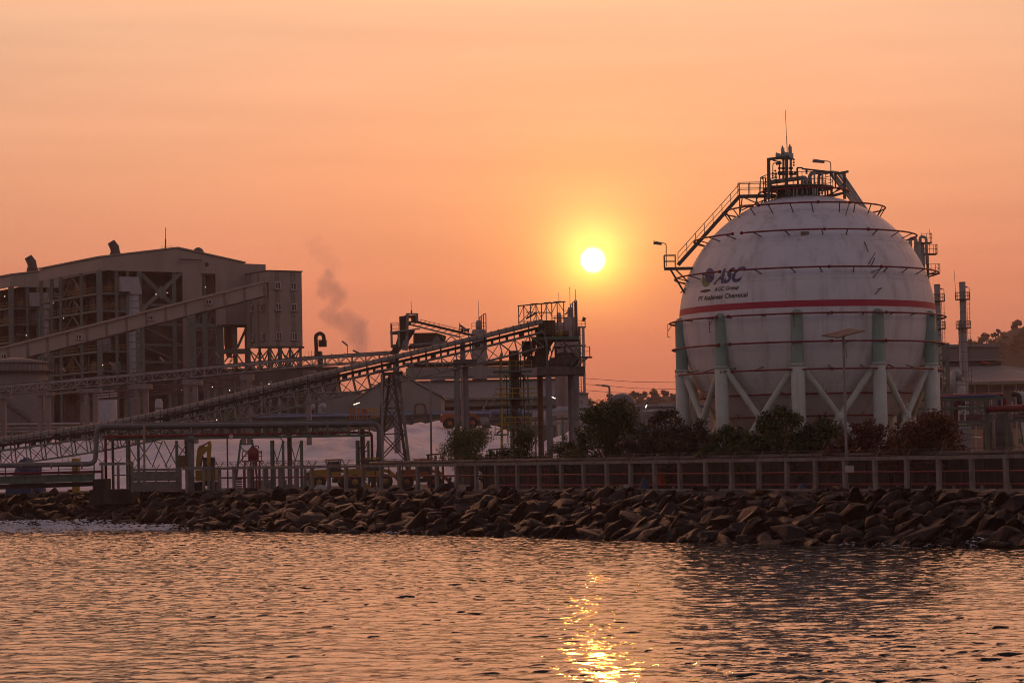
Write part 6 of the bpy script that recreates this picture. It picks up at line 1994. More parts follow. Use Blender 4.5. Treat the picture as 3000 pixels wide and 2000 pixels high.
# legs
us = [0.3, wA * .36, wA * .64, wA - .3]
for v in (.3, wB - .3):
    for u in us: bar("leg", TF(u, v, 0), TF(u, v, zb), .45, M_gsteel, bt)
    for u, u2 in zip(us, us[1:]):
        for z0_, z1_ in ((zb - .3, zb - 4.2), (zb - 4.2, zb - 9)):
            bar("brace", TF(u, v, z0_), TF(u2, v, z1_), .22, M_gsteel, bt); bar("brace", TF(u2, v, z0_), TF(u, v, z1_), .22, M_gsteel, bt)
for u in (us[0], us[-1]):
    bar("brace", TF(u, .3, zb - .3), TF(u, wB - .3, zb - 4.2), .22, M_gsteel, bt); bar("brace", TF(u, wB - .3, zb - .3), TF(u, .3, zb - 4.2), .22, M_gsteel, bt)
bar("floor_beam", TF(-.2, -.05, zb - .2), TF(wA + .2, -.05, zb - .2), .35, M_rib, bt)
# stair under the tower
for dy in (0, .9):
    bar("stair_stringer", TF(wA * .62, 2 + dy, zb - 4.0), TF(wA * .95, 2 + dy, zb - 1.2), .2, M_walk, bt)
    bar("stair_rail", TF(wA * .62, 2 + dy, zb - 3.0), TF(wA * .95, 2 + dy, zb - .2), .06, M_walk, bt)

# ---- open bunker frame with silo between hall and tower
bf = thing("bunker_trestle", tuple(P(650, 1100, 446)), "open steel frame with a rusty round bunker below the coal gallery", "steel frame")
GY = 440.0
def G2(x, y, Y=GY): return P(450 + x / 3.136, 620 + y / 3.136, Y)
c = G2(672, 930); r_ = 46 / 3.136 / (FPX / GY)
MB().lathe((c.x, GY + 3, G2(672, 1260).z), [(r_ * .5, -1.5), (r_, 1.0), (r_, c.z - G2(672, 1260).z)], 24).build("bunker", mat("bunker_rust", (.20, .12, .095), .8, var=.2, scale=.4), bf)
for Y in (GY, GY + 6):
    m = M_gsteel
    for (x, y0, y1, w) in ((360, 940, 1430, .8), (470, 915, 1420, .85), (615, 890, 1420, .9), (745, 930, 1400, .75), (852, 900, 1390, .75), (575, 900, 1400, .4)):
        bar("column", G2(x, y0, Y), Vector((G2(x + 12, y1, Y).x, Y, 0)), w, m, bf)
    for (x0, x1, y) in ((360, 470, 1085), (360, 860, 1045), (470, 620, 1080), (360, 620, 1250), (620, 870, 1280), (620, 870, 900)):
        bar("beam", G2(x0, y, Y), G2(x1, y, Y), .7 if x1 > 700 else .35, m, bf)
    for (x0, y0, x1, y1) in ((365, 1080, 435, 945), (375, 1085, 430, 1000), (485, 1080, 540, 930), (545, 930, 605, 1070), (485, 1240, 540, 1090), (365, 1400, 440, 1260), (430, 1260, 470, 1330), (770, 1250, 850, 1070), (485, 1400, 560, 1250), (650, 1380, 720, 1290), (760, 1300, 820, 1390)):
        bar("brace", G2(x0, y0, Y), G2(x1, y1, Y), .4 if x0 == 770 else .22, m, bf)
b = MB(); b.prism([G2(620, 870, GY - .5), G2(855, 905, GY - .5), G2(855, 935, GY - .5), G2(620, 925, GY - .5)], (0, 7, 0)); b.build("floor_slab", M_rib, bf)
b = MB(); b.prism([G2(625, 1260, GY - .3), G2(870, 1258, GY - .3), G2(870, 1305, GY - .3), G2(625, 1305, GY - .3)], (0, 1.0, 0)); b.build("floor_slab", M_rib, bf)
for k in range(7):
    bar("stair_tread", G2(690 + k * 6, 1395 - k * 12, GY - 1), G2(705 + k * 6, 1395 - k * 12, GY - 1), .12, M_walk, bf, h=1.2)

# ---- enclosed gallery
gp0, gp1 = (-90, 399.0), (776, 427.0)
gal = thing("coal_gallery", tuple(P(400, 1050, 412)), "enclosed taupe conveyor gallery with dark ribs sloping up across the boiler house", "conveyor gallery")
def gpt(px, top, extra=0.0, dy=0.0):
    f = (px - gp0[0]) / (gp1[0] - gp0[0]); Y = gp0[1] + (gp1[1] - gp0[1]) * f
    yt = 1017 + (822.5 - 1017) * (px / 776.0); yb = 1066 + (865.5 - 1066) * (px / 776.0)
    return P(px, (yt if top else yb) + extra, Y + dy)
edges = [-90 + 866 * i / 15 for i in range(16)]
GD = 3.4
for a, c in zip(edges, edges[1:]):
    b = MB(); b.prism([gpt(a + .3, False), gpt(c - .3, False), gpt(c - .3, True, 5), gpt(a + .3, True, 5)], (0, GD, 0)); b.build("wall_panel", M_clad, gal)
for e_ in edges[1:]:
    b = MB(); b.prism([gpt(e_ - 3.6, False, 0, -.12), gpt(e_ + 3.6, False, 0, -.12), gpt(e_ + 1.4, True, 5, -.12), gpt(e_ - 5.6, True, 5, -.12)], (0, .11, 0)); b.build("dark_rib", M_strip, gal)
b = MB(); b.prism([gpt(-90, True, 5.2, -.35), gpt(778, True, 5.2, -.35), gpt(778, True, -1, -.35), gpt(-90, True, -1, -.35)], (0, GD + .7, 0)); b.build("roof", mat("gallery_roof", (.36, .30, .26), .7, var=.08), gal)
for px, py in ((11, 1044), (230, 987), (440, 931), (612, 885)):
    f = (px - gp0[0]) / (gp1[0] - gp0[0]); Y = gp0[1] + (gp1[1] - gp0[1]) * f
    window(gal, P(px, py, Y - .05), Vector((1, 0, .0)), 1.0, .75)
# gallery trestles
for px in (133, 410, 560):
    for dx in (-9, 9):
        for dy in (0, GD):
            f = (px - gp0[0]) / (gp1[0] - gp0[0]); Y = gp0[1] + (gp1[1] - gp0[1]) * f
            p = gpt(px + dx, False, 1, dy); bar("trestle_leg", p, Vector((p.x + dx * .02, p.y, 0)), .4, M_gsteel, gal)
    yb = 1066 + (865.5 - 1066) * (px / 776.0)
    Y = gp0[1] + (gp1[1] - gp0[1]) * (px - gp0[0]) / (gp1[0] - gp0[0])
    for k in range(5):
        y0 = yb + 4 + k * 42
        bar("trestle_brace", P(px - 9, y0, Y), P(px, y0 + 20, Y), .22, M_gsteel, gal); bar("trestle_brace", P(px + 9, y0, Y), P(px, y0 + 20, Y), .22, M_gsteel, gal)
        bar("trestle_brace", P(px, y0 + 20, Y), P(px - 9, y0 + 41, Y), .22, M_gsteel, gal); bar("trestle_brace", P(px, y0 + 20, Y), P(px + 9, y0 + 41, Y), .22, M_gsteel, gal)
        bar("trestle_strut", P(px - 9, y0, Y), P(px + 9, y0, Y), .25, M_gsteel, gal)

# ---- white storage tank and stuff at the lower left
M_shellg = mat("tank_shell_grey", (.17, .155, .158), .7, var=.1, stain=(.12, .105, .105), stain_amt=.5, stain_scale=.3, streak=6)
wt = thing("white_tank", (XG(40, 385), 385, 0), "big pale cylindrical tank with a roof walkway below the coal gallery", "storage tank")
x0, x1 = XG(-70, 385, 10), XG(122, 385, 10); zr = zat(40, 1062, 385)
rr = (x1 - x0) / 2; cx = (x0 + x1) / 2
MB().lathe((cx, 385 + rr, 0), [(rr, 0), (rr, zr)], 40).build("shell", M_shellg, wt)
MB().lathe((cx, 385 + rr, zr + .002), [(rr + .25, 0), (rr + .2, .2), (rr * .5, .8), (.1, 1.1)], 40).build("roof", M_shellg, wt)
zk = zat(40, 1088, 385)
MB().lathe((cx, 385 + rr, zk), [(rr + .9, 0), (rr + .9, .2)], 40).build("ring_walkway", M_dark, wt)
for k in range(28):
    a = math.pi + math.pi * k / 27
    p = Vector((cx + (rr + .8) * math.cos(a), 385 + rr + (rr + .8) * math.sin(a), zk + .2)); bar("walkway_post", p, p + Vector((0, 0, 1.1)), .07, M_dark, wt)
for k in range(16):
    f = k / 15; p = P(15 + 80 * f, 1182 + 58 * f, 383); bar("stair_tread", p - Vector((.4, 0, 0)), p + Vector((.4, 0, 0)), .1, M_dark, wt, h=1.0)
bar("stair_rail", P(15, 1172, 382.6), P(95, 1230, 382.6), .1, M_dark, wt); bar("stair_stringer", P(12, 1184, 382.6), P(98, 1243, 382.6), .25, M_dark, wt)
for k, (xa, xb, yt) in enumerate(((284, 341, 1150), (455, 478, 1180))):
    t = thing("white_tank", (XG((xa + xb) / 2, 380), 380, 0), ["short pale cylindrical tank behind the concrete conveyor piers", "narrow pale upright vessel behind the pipe rack"][k], "storage tank")
    r2 = (XG(xb, 380) - XG(xa, 380)) / 2; x = XG((xa + xb) / 2, 380)
    MB().lathe((x, 380 + r2, 0), [(r2, 0), (r2, zat(310, yt, 380)), (r2 * .6, zat(310, yt, 380) + .5)], 28).build("shell", M_insul, t)
    MB().lathe((x, 380 + r2, zat(310, yt + 20, 380)), [(r2 + .08, 0), (r2 + .08, .2)], 28).build("band", M_steelg, t)
# long pipe racks at mid height
lr = thing("pipe_rack", tuple(P(150, 1260, 350)), "grey multi-level pipe rack crossing low behind the ribbed conveyor at the left", "pipe rack")
for k, y in enumerate((1240, 1246, 1251, 1262, 1268)):
    MB().tube([P(-60, y + 3, 350 + k * .5), P(640, y - 6, 350 + k * .5)], .14, 6).build("pipe", [M_insul, M_steelg, M_pipew][k % 3], lr)
for px in range(-20, 640, 55):
    x = XG(px, 351, 4); bar("post", (x, 351, 0), (x, 351, zat(px, 1236, 351)), .25, M_gsteel, lr)
# low plant between the boiler house and the sheds
lp = thing("process_building", (XG(840, 405), 405, 0), "low dark steel process building with pale columns behind the rear conveyor", "plant building")
x0, x1 = XG(600, 412, 8), XG(985, 412, 8)
MB().box((x0, 414, 0), (x1, 424, zat(800, 1080, 412))).build("hall", mat("process_brown", (.13, .10, .085), .9, var=.25, scale=.3, stain=(.2, .16, .14), stain_amt=.5, stain_scale=.4, streak=4), lp)
MB().box((x0 - .3, 413.6, zat(800, 1080, 412) + .01), (x1 + .3, 424.4, zat(800, 1076, 412))).build("roof", M_rib, lp)
r = random.Random(8)
for px in range(612, 960, 26):
    x = XG(px, 409, 8); bar("column", (x, 409, 0), (x, 409, zat(px, 1110 + r.uniform(0, 20), 409)), r.choice([.3, .5, .8]), r.choice([M_gsteel, M_clad2, M_insul]), lp)
for y in (1135, 1165, 1195, 1225):
    bar("beam", P(605, y, 408.5), P(955, y - 6, 408.5), .3, M_gsteel, lp); bar("yellow_rail", P(640, y - 8, 408.3), P(950, y - 14, 408.3), .09, M_yelf, lp)
for (px, py) in ((622, 1133), (673, 1143), (788, 1124), (907, 1216), (1001, 1226), (635, 1229), (233, 1249)):
    MB().lathe(P(px, py, 340 if px == 233 else 404), [(.01, -.07), (.05, -.04), (.055, 0), (.04, .04), (.01, .06)], 8).build("bulkhead_lamp", M_lampw, lp if px != 233 else lr)
for px in (905, 938):
    pipe("vent_duct", [P(px, 1240, 398), P(px, 1190, 398), P(px + 12, 1186, 398), P(px + 12, 1200, 398)], .8, M_insul, lp, r=.6, n=12)
# ================================================================== salt heaps
def salt_material():
    m = mat("salt", (0.88, 0.78, 0.78), .9, var=.10, scale=.12, stain=(.55, .47, .46), stain_amt=.6, stain_scale=.25, streak=.3, bump=.10, bump_scale=1.2)  # darker blotches paint shading of the heap's creases into the salt colour
    return m
M_salt = salt_material()
def salt_heap(name, prof, Y0, Y1, Ym, label, seed):
    """prof: (px, y) of the crest as seen; toe at Y0, crest around Ym, back toe at Y1"""
    nx, ny = 170, 60
    pxs = np.linspace(prof[0][0], prof[-1][0], nx)
    ys = np.interp(pxs, [p[0] for p in prof], [p[1] for p in prof])
    b = MB()
    for i in range(nx):
        zc = zat(pxs[i], ys[i], Ym); 
        for j in range(ny):
            Y = Y0 + (Y1 - Y0) * j / (ny - 1)
            x = XG(pxs[i], Ym, 4)
            f = (Y - Y0) / (Ym - Y0) if Y < Ym else (Y1 - Y) / (Y1 - Ym)
            f = max(0, f); prof_ = 1 - (1 - min(1, f)) ** 1.35
            edge = min(1, i / 6, (nx - 1 - i) / 6)
            n = mnoise.noise((x * .10 + seed, Y * .14, 0)) * .9 + mnoise.noise((x * .4, Y * .6, seed)) * .4 + (.5 - abs(mnoise.noise((x * .16 - Y * .10, Y * .03, seed + 3)))) * 2.2 + (.5 - abs(mnoise.noise((x * .13 + Y * .17, Y * .05, seed + 7)))) * 1.8 - 1.6 + (.3 - abs(mnoise.noise((x * .5 - Y * .3, Y * .1, seed)))) * .7
            z = max(0, zc) * prof_ * (edge if True else 1) + n * 1.5 * prof_ * (1 - prof_ * .62)
            b.v.append((x, Y, max(-.05, z) if 0 < j < ny - 1 else -.05))
    for i in range(nx - 1):
        for j in range(ny - 1):
            a = i * ny + j
            b.f.append((a, a + ny, a + ny + 1, a + 1)); b.sm.append(True)
    o = b.build(name, M_salt); tag(o, label, "salt heap"); return o
salt_heap("salt_heap", [(-80, 1300), (100, 1296), (330, 1291), (500, 1288), (650, 1284), (800, 1280), (950, 1274), (1060, 1268), (1120, 1268), (1190, 1274), (1260, 1292), (1330, 1312)], 288, 352, 330, "long low white salt heap spread behind the green pipe bridge", 1.0)
salt_heap("salt_heap", [(1060, 1275), (1110, 1262), (1150, 1249), (1190, 1237), (1240, 1234), (1262, 1236), (1285, 1231), (1305, 1236), (1335, 1249), (1380, 1251), (1430, 1251), (1480, 1258), (1540, 1266), (1600, 1280)], 312, 378, 352, "tall white salt heap with a peaked crest behind the airy tree", 5.0)
salt_heap("salt_heap", [(1560, 1300), (1610, 1281), (1650, 1272), (1690, 1262), (1715, 1264), (1740, 1280), (1770, 1300)], 318, 356, 340, "small white salt heap seen between the tower columns", 9.0)

# ================================================================== sheds behind the salt
M_shed = mat("shed_grey", (0.27, 0.255, 0.225), .85, var=.06, scale=.3, stain=(.2, .18, .16), stain_amt=.4, stain_scale=.3, streak=6)
M_roofs = mat("shed_roof", (0.29, 0.245, 0.225), .75, var=.08, scale=.3, stain=(.22, .18, .16), stain_amt=.4, stain_scale=.3)
def wallpanel(par, name, pts, Y, dep, m):
    b = MB(); b.prism([P(x, y, Y) for x, y in pts], (0, dep, 0)); return b.build(name, m, par)
gs = thing("gable_shed", (XG(1165, 400), 400, 0), "grey gabled shed behind the steel trestle", "shed")
p = [(1040, 1172), (1110, 1128), (1165, 1094), (1215, 1122), (1292, 1163), (1290, 1262), (1042, 1262)]
g_ = MB(); pts3 = [P(x, y, 400) for x, y in p]; pts3[-1].z = 0; pts3[-2].z = 0; g_.prism(pts3, (0, 22, 0)); g_.build("walls", M_shed, gs)
for (a, c) in (((1036, 1174), (1165, 1092)), ((1165, 1092), (1297, 1164))):
    b = MB(); q0, q1 = P(*a, 399.6), P(*c, 399.6); b.prism([q0 + Vector((0, 0, .05)), q1 + Vector((0, 0, .05)), q1 + Vector((0, 0, .35)), q0 + Vector((0, 0, .35))], (0, 22.8, 0)); b.build("roof_sheet", M_roofs, gs)
wallpanel(gs, "window", [(935, 0)] and [(1060, 1212), (1073, 1212), (1073, 1200), (1060, 1200)], 399.9, .05, M_glass)
wallpanel(gs, "annex", [(930, 1262), (930, 1152), (1048, 1150), (1048, 1262)], 408, 10, M_shed)
wallpanel(gs, "annex_roof", [(926, 1151.5), (926, 1147), (1052, 1145), (1052, 1149.5)], 407.6, 10.8, M_roofs)
sw = thing("storage_hall", (XG(1400, 430), 430, 0), "long hall with clerestory roof and lean-to behind the twin columns", "hall")
HYY = 432.0
# upper body
def band(name, x0, x1, y0, y1, Y, dep, m, par=sw):
    a, c = P(x0, y1, Y), P(x1, y0, Y); MB().box((a.x, Y, a.z), (c.x, Y + dep, c.z)).build(name, m, par)
band("upper_wall", 1190, 1690, 1068, 1106, HYY + 8, 14, M_shed)
b = MB(); b.prism([P(1185, 1062, HYY + 7.5), P(1695, 1053, HYY + 7.5), P(1695, 1057, HYY + 7.5), P(1185, 1068, HYY + 7.5)], (0, 16, 0)); b.build("upper_roof", M_roofs, sw)
band("clerestory_gap", 1198, 1690, 1110, 1116, HYY + 9, 12, M_core)
band("eave_beam", 1190, 1694, 1103, 1108, HYY + 6.5, 1.2, M_roofs)
a0, a1 = P(1196, 1116, HYY + 8), P(1694, 1107, HYY + 8); e0, e1 = P(1285, 1165, HYY - 2), P(1694, 1158, HYY - 2)
zz = (a0.z + a1.z) / 2; ze = (e0.z + e1.z) / 2
b = MB(); b.prism([Vector((a0.x, HYY + 8.4, zz)), Vector((a0.x, HYY - 2, ze)), Vector((a0.x, HYY - 2, ze - .3)), Vector((a0.x, HYY + 8.4, zz - .3))], Vector((a1.x - a0.x, 0, 0))); b.build("lean_to_roof", M_roofs, sw)
MB().box((e0.x, HYY - 2.4, ze - .45), (e1.x, HYY - 2.02, ze - .02)).build("gutter", M_galv, sw)
MB().box((a0.x + 1, HYY - 1.5, ze - 1.6), (a1.x, HYY - 1.2, ze - .46)).build("fascia", M_shed, sw)
MB().box((a0.x + 1, HYY + 2.5, 0), (a1.x, HYY + 2.9, ze)).build("back_wall", mat("shed_inner", (.15, .15, .12), .9), sw)
for px in (1290, 1420, 1540, 1680):
    x = XG(px, HYY - 1.3, 5); bar("column", (x, HYY - 1.35, 0), (x, HYY - 1.35, ze - .5), .4, M_shed, sw)
    MB().tube(bend([Vector((x + .5, HYY - 2.2, ze - .3)), Vector((x + .5, HYY - 2.2, ze - 1.0)), Vector((x - .2, HYY - 1.8, ze - 2.0)), Vector((x - .2, HYY - 1.8, 0))], .2), .10, 6).build("downpipe", M_wframe, sw)
# blue/green pipe rack in front of the hall
rk = thing("pipe_rack", tuple(P(1250, 1235, 395)), "pale blue pipes on a green rack behind the salt crest", "pipe rack")
M_bluep = mat("pale_blue_pipe", (.17, .21, .32), .6, var=.1)
for k, (y, m, d) in enumerate(((1213, M_bluep, .3), (1217, M_bluep, .22), (1222, M_gsteel, .35), (1231, M_gsteel, .5), (1206, M_bluep, .12))):
    MB().tube([P(720, y + 9, 394 + k * .4), P(1100, y + 2, 394 + k * .4), P(1680, y - 8, 394 + k * .4)], d / 2 * 1.6, 8).build("pipe", m, rk)
for px in range(740, 1690, 52):
    x = XG(px, 396, 3); bar("post", (x, 396, 0), (x, 396, zat(px, 1222, 396)), .3, M_green, rk)
pipe("pipe_loop", [P(1437, 1225, 392), P(1437, 1203, 392), P(1530, 1201, 392), P(1530, 1222, 392)], .5, M_bluep, rk, r=.5)
# orange machine frames by the shed
of = thing("loading_frame", (XG(1060, 385), 385, 0), "orange railed loading frame in front of the gabled shed", "frame")
M_orange = mat("orange_paint", (.34, .13, .035), .7, var=.2)
for y in (1198, 1205, 1212): bar("rail", P(1026, y, 385), P(1100, y - 1, 385), .12, M_orange, of)
for px in range(1028, 1102, 12):
    x = XG(px, 385, 5); bar("post", (x, 385, 0), (x, 385, zat(px, 1196, 385)), .14, M_orange, of)
for k in range(5): bar("ladder", P(1075 + k * 7, 1193, 384.5), P(1090 + k * 7, 1222, 384.5), .10, M_yellow, of)
yk = thing("tank_skid", (XG(1272, 388), 388, 0), "small square tank in a brown frame beside the gabled shed", "tank skid")
a, c = P(1215, 1216, 388), P(1256, 1184, 388)
pipe("hoop", [P(1215, 1214, 388), P(1215, 1183, 388), P(1247, 1183, 388), P(1247, 1214, 388)], .3, M_rustbox, yk, r=.7)
MB().box((a.x + .2, 388.3, a.z), (c.x - .6, 390.3, c.z - .2)).build("tank", M_shed, yk); bar("skid_beam", P(1205, 1217, 388), P(1262, 1214, 388), .4, M_dark, yk)
for px in (1210, 1256): x = XG(px, 388, 3); bar("leg", (x, 388, 0), (x, 388, zat(px, 1217, 388)), .3, M_dark, yk)
tl = thing("tube_light", tuple(P(1044, 1182, 380)), "glowing slanted tube light in front of the gabled shed", "lamp")
rod("tube", P(1036, 1185, 380), P(1053, 1179, 380), .11, M_lit, tl, 8); bar("stalk", P(1044, 1182, 380.1), Vector((P(1044, 1182, 380).x, 380.1, 0)), .1, M_pole, tl)
for k, (x0, y0, x1, y1, Y, lab) in enumerate(((1552, 1170, 1561, 1165, 300, "glowing tube light inside the yellow railed stair tower"), (1614, 1161, 1627, 1167, 300, "glowing tube light between the transfer tower columns"), (1891, 1194, 1895, 1185, 290, "glowing yellow tube light above the bronze tree"))):
    t = thing("tube_light", tuple(P(x0, y0, Y)), lab, "lamp", "lit tube lights")
    rod("tube", P(x0, y0, Y), P(x1, y1, Y), .10, M_lit, t, 8); bar("stalk", P((x0 + x1) / 2, (y0 + y1) / 2, Y + .2), Vector((P(x0, y0, Y).x, Y + .2, 0)), .08, M_pole, t)

# silos
M_silo = mat("silo_pink_grey", (.36, .30, .29), .7, var=.08)
def silo(px0, px1, ytop, Y, label, pipes=True):
    t = thing("silo", (XG((px0 + px1) / 2, Y), Y, 0), label, "silo")
    x0, x1 = XG(px0, Y, 20), XG(px1, Y, 20); r = (x1 - x0) / 2; c = (x0 + x1) / 2; z = zat((px0 + px1) / 2, ytop, Y)
    MB().lathe((c, Y + r, 0), [(r, 0), (r, z - .3), (r * .92, z)], 28).build("shell", M_silo, t)
    for k in range(12):
        a = math.pi + math.pi * k / 11; bar("rib", (c + r * 1.01 * math.cos(a), Y + r + r * 1.01 * math.sin(a), z * .2), (c + r * 1.01 * math.cos(a), Y + r + r * 1.01 * math.sin(a), z - .4), .12, M_silo, t)
    MB().lathe((c, Y + r, z + .002), [(r * .45, 0), (r * .45, 1.2), (r * .3, 1.7)], 16).build("top_filter", M_silo, t)
    railing(t, [Vector((x0, Y + .3, z)), Vector((x1, Y + .3, z))], 1.1, M_silo, 1.2, .08)
    if pipes:
        for k in range(3):
            pipe("fill_pipe", [Vector((c + r * (.1 + .3 * k), Y, z)), Vector((c + r * (.1 + .3 * k), Y, z + 2.2 + .3 * k)), Vector((c + r * (.35 + .35 * k), Y, z + 2.2 + .3 * k)), Vector((c + r * (.35 + .35 * k), Y, z - 4))], .18, M_silo, t, r=.5, n=8)
    rod("aerial", (c, Y + r, z), (c, Y + r, z + 5.2), .08, M_silo, t, 6)
    return t
silo(1384, 1425, 964, 440, "small pinkish silo with looped pipes peeping over the ribbed conveyor")
silo(1655, 1692, 928, 410, "tall pinkish silo with looped pipes behind the transfer tower", True)
silo(1626, 1656, 944, 414, "second pinkish silo half hidden by the roofless shelter frame", False)
lw = thing("ladder_frame", (XG(1705, 408), 408, 0), "slim pale steel frame with ladders right of the transfer tower", "steel frame")
for (px, y0) in ((1713, 958), (1697, 965), (1704, 958)):
    x = XG(px, 408, 12); bar("post", (x, 408, 0), (x, 408, zat(px, y0, 408)), .45 if px == 1713 else .12, M_silo, lw)
for y in (958, 1012, 1046, 1100, 1150): bar("landing", P(1690, y, 408), P(1716, y, 408), .3, M_silo, lw)
for k in range(24): bar("rung", P(1697, 965 + k * 8, 408), P(1704, 965 + k * 8, 408), .08, M_silo, lw)
railing(lw, [P(1690, 958, 408), P(1716, 958, 408)], 1.1, M_silo, .8, .07)
ws = thing("block_house", (XG(1700, 405), 405, 0), "plain pale block house below the ladder frame", "building")
band("walls", 1688, 1723, 1153, 1260, 405, 8, mat("block_pale", (.34, .31, .30), .85), ws); band("parapet", 1686, 1725, 1150, 1153, 404.7, 8.6, M_silo, ws)
wk = thing("wind_sock", tuple(P(1712, 940, 408)), "small dark wind sock on a pole above the ladder frame", "wind sock")
rod("pole", P(1714, 960, 408), P(1713, 930, 408), .08, M_mast, wk, 6); MB().tube([P(1713, 930, 408), P(1710, 936, 408), P(1708, 941, 408)], [.35, .28, .2], 10).build("sock", M_rustbox, wk)
# vent stack with a looped top left of the smoke
vs_ = thing("vent_stack", tuple(P(938, 1050, 470)), "dark looped vent pipe on a small block in front of the smoke", "vent")
pipe("loop", [P(927, 1030, 470), P(925, 982, 470), P(938, 975, 470), P(948, 982, 470), P(950, 1010, 470)], .75, M_dark, vs_, r=1.1, n=14)
band("block", 921, 940, 1028, 1046, 469, 4, M_dark, vs_); band("box", 933, 955, 995, 1015, 470.5, 2, M_rustbox, vs_)
for px in (905, 913): rod("aerial", P(px, 1027, 470), P(px, 1046, 470), .08, M_mast, vs_, 6)
bar("leg", P(938, 1040, 471), Vector((P(938, 1040, 471).x, 471, 0)), 1.0, M_dark, vs_)

# ================================================================== low plant between tower and tank
lb = thing("low_factory", (XG(1850, 360), 360, 0), "long low pale factory building below the distant trees", "building")
band("walls", 1640, 2080, 1186, 1290, 362, 16, mat("factory_pale", (.30, .29, .30), .85, var=.08, scale=.3), lb)
b = MB(); b.prism([P(1636, 1189, 361.5), P(2084, 1180, 361.5), P(2084, 1187, 361.5), P(1636, 1196, 361.5)], (0, 17, 0)); b.build("roof", mat("factory_roof", (.33, .33, .35), .7), lb)
for px in range(1660, 2000, 34): x = XG(px, 361.9, 3); bar("pilaster", (x, 361.85, 0), (x, 361.85, zat(px, 1200, 361.9)), .3, M_shed, lb)
dk = thing("process_duct", (XG(1830, 320), 320, 0), "fat arched duct rising behind the big dark tree", "duct")
pipe("duct", [P(1790, 1230, 320), P(1792, 1166, 320), P(1850, 1164, 320), P(1853, 1240, 320)], 1.15, mat("duct_grey", (.24, .21, .20), .6, var=.1), dk, r=1.6, n=16)
for px in (1817, 1828): rod("flange", P(px, 1166, 320), P(px + 2, 1166, 320), 1.25, M_galv, dk, 16)
bar("plinth", P(1853, 1200, 320), Vector((P(1853, 1200, 320).x, 320, 0)), 1.6, M_conc, dk)
rr_ = thing("pipe_rack", tuple(P(1850, 1240, 330)), "pale insulated pipes on a rack behind the trees left of the tank", "pipe rack")
for k, (y, d) in enumerate(((1206, .45), (1212, .35), (1222, .35), (1234, .5))):
    MB().tube([P(1560, y + 6, 330 + k * .5), P(2080, y - 4, 330 + k * .5)], d / 2, 8).build("pipe", [M_insul, M_pipew, M_gsteel, M_insul][k], rr_)
for px in range(1570, 2080, 40): x = XG(px, 331, 3); bar("post", (x, 331, 0), (x, 331, zat(px, 1205, 331)), .25, M_green, rr_)
pipe("pipe_loop", [P(1600, 1236, 326), P(1600, 1205, 326), P(1672, 1200, 326), P(1680, 1215, 326), P(1690, 1225, 326)], .7, M_insul, rr_, r=.8)
bc = thing("container", (XG(1888, 300), 300, 0), "blue and white cabin between the two large dark trees", "cabin")
band("upper", 1866, 1908, 1247, 1266, 300, 3, mat("cabin_blue", (.06, .11, .25), .6), bc); band("lower", 1868, 1908, 1266.5, 1345, 300.05, 2.9, mat("cabin_white", (.40, .40, .42), .6), bc)
fr = thing("concrete_portal", (XG(1890, 315), 315, 0), "pale concrete portal frame behind the trees left of the tank", "frame")
for px in (1866, 1880, 1905): x = XG(px, 315, 3); bar("post", (x, 315, 0), (x, 315, zat(px, 1224, 315)), .5, M_capconc, fr)
bar("beam", P(1850, 1222, 315), P(1925, 1218, 315), .55, M_conc, fr); bar("beam", P(1845, 1212, 315), P(1940, 1209, 315), .2, M_conc, fr)

# ================================================================== right side: hall, stacks, rack
rb = thing("process_hall", (XG(2880, 420), 420, 0), "dark stepped-roof hall behind the pipe rack at the right edge", "hall")
RYY = 420.0
band("upper_wall", 2740, 2926, 1013, 1057, RYY + 6, 12, mat("hall_dark", (.20, .17, .16), .85, var=.06), rb)
b = MB(); b.prism([P(2730, 1009, RYY + 5.6), P(2912, 1008, RYY + 5.6), P(2931, 1012, RYY + 5.6), P(2929, 1016, RYY + 5.6), P(2730, 1016, RYY + 5.6)], (0, 13, 0)); b.build("upper_roof", M_roofs, rb)
band("middle_eave", 2730, 2938, 1052, 1059, RYY + 4, 15, M_clad2, rb); band("middle_wall", 2730, 2934, 1059.5, 1072, RYY + 4.6, 14, mat("hall_darker", (.09, .08, .075), .9), rb)
a0, a1 = P(2720, 1073, RYY + 4.6), P(2936, 1070, RYY + 4.6); e0, e1 = P(2720, 1119, RYY - 6), P(3080, 1115, RYY - 6)
b = MB(); i = len(b.v)
b.v = [tuple(a0), tuple(a1), tuple(P(3060, 1085, RYY + 4.6)), tuple(e1), tuple(e0)]; b.v += [(x, y, z - .3) for x, y, z in b.v[:5]]
b.f = [(0, 4, 3, 2, 1), (5, 6, 7, 8, 9), (4, 9, 8, 3), (0, 5, 9, 4), (1, 6, 5, 0), (2, 7, 6, 1), (3, 8, 7, 2)]; b.sm = [False] * 7
b.build("lower_roof", M_roofs, rb)
MB().box((e0.x, RYY - 6.3, e0.z - .5), (e1.x, RYY - 6.02, e0.z - .05)).build("gutter", M_clad, rb)
band("lower_wall", 2720, 3080, 1122, 1260, RYY - 5, .5, mat("hall_wall", (.17, .13, .125), .9, var=.1), rb)
for px in range(2740, 3060, 40): x = XG(px, RYY - 5.2, 5); bar("stanchion", (x, RYY - 5.2, 0), (x, RYY - 5.2, e0.z - .5), .3, M_clad2, rb)
railing(rb, [P(2800, 1140, RYY - 7), P(3010, 1137, RYY - 7)], 1.1, M_yelf, 2.0, .1)
fan = rod("roof_beacon", P(2876, 1061, RYY + 4), P(2898, 1065, RYY + 4), .5, mat("beacon_red", (.4, .05, .03), .6), rb, 10)
M_stack = mat("stack_steel", (.34, .315, .31), .6, var=.08, stain=(.24, .20, .19), stain_amt=.5, stain_scale=.3, streak=4)
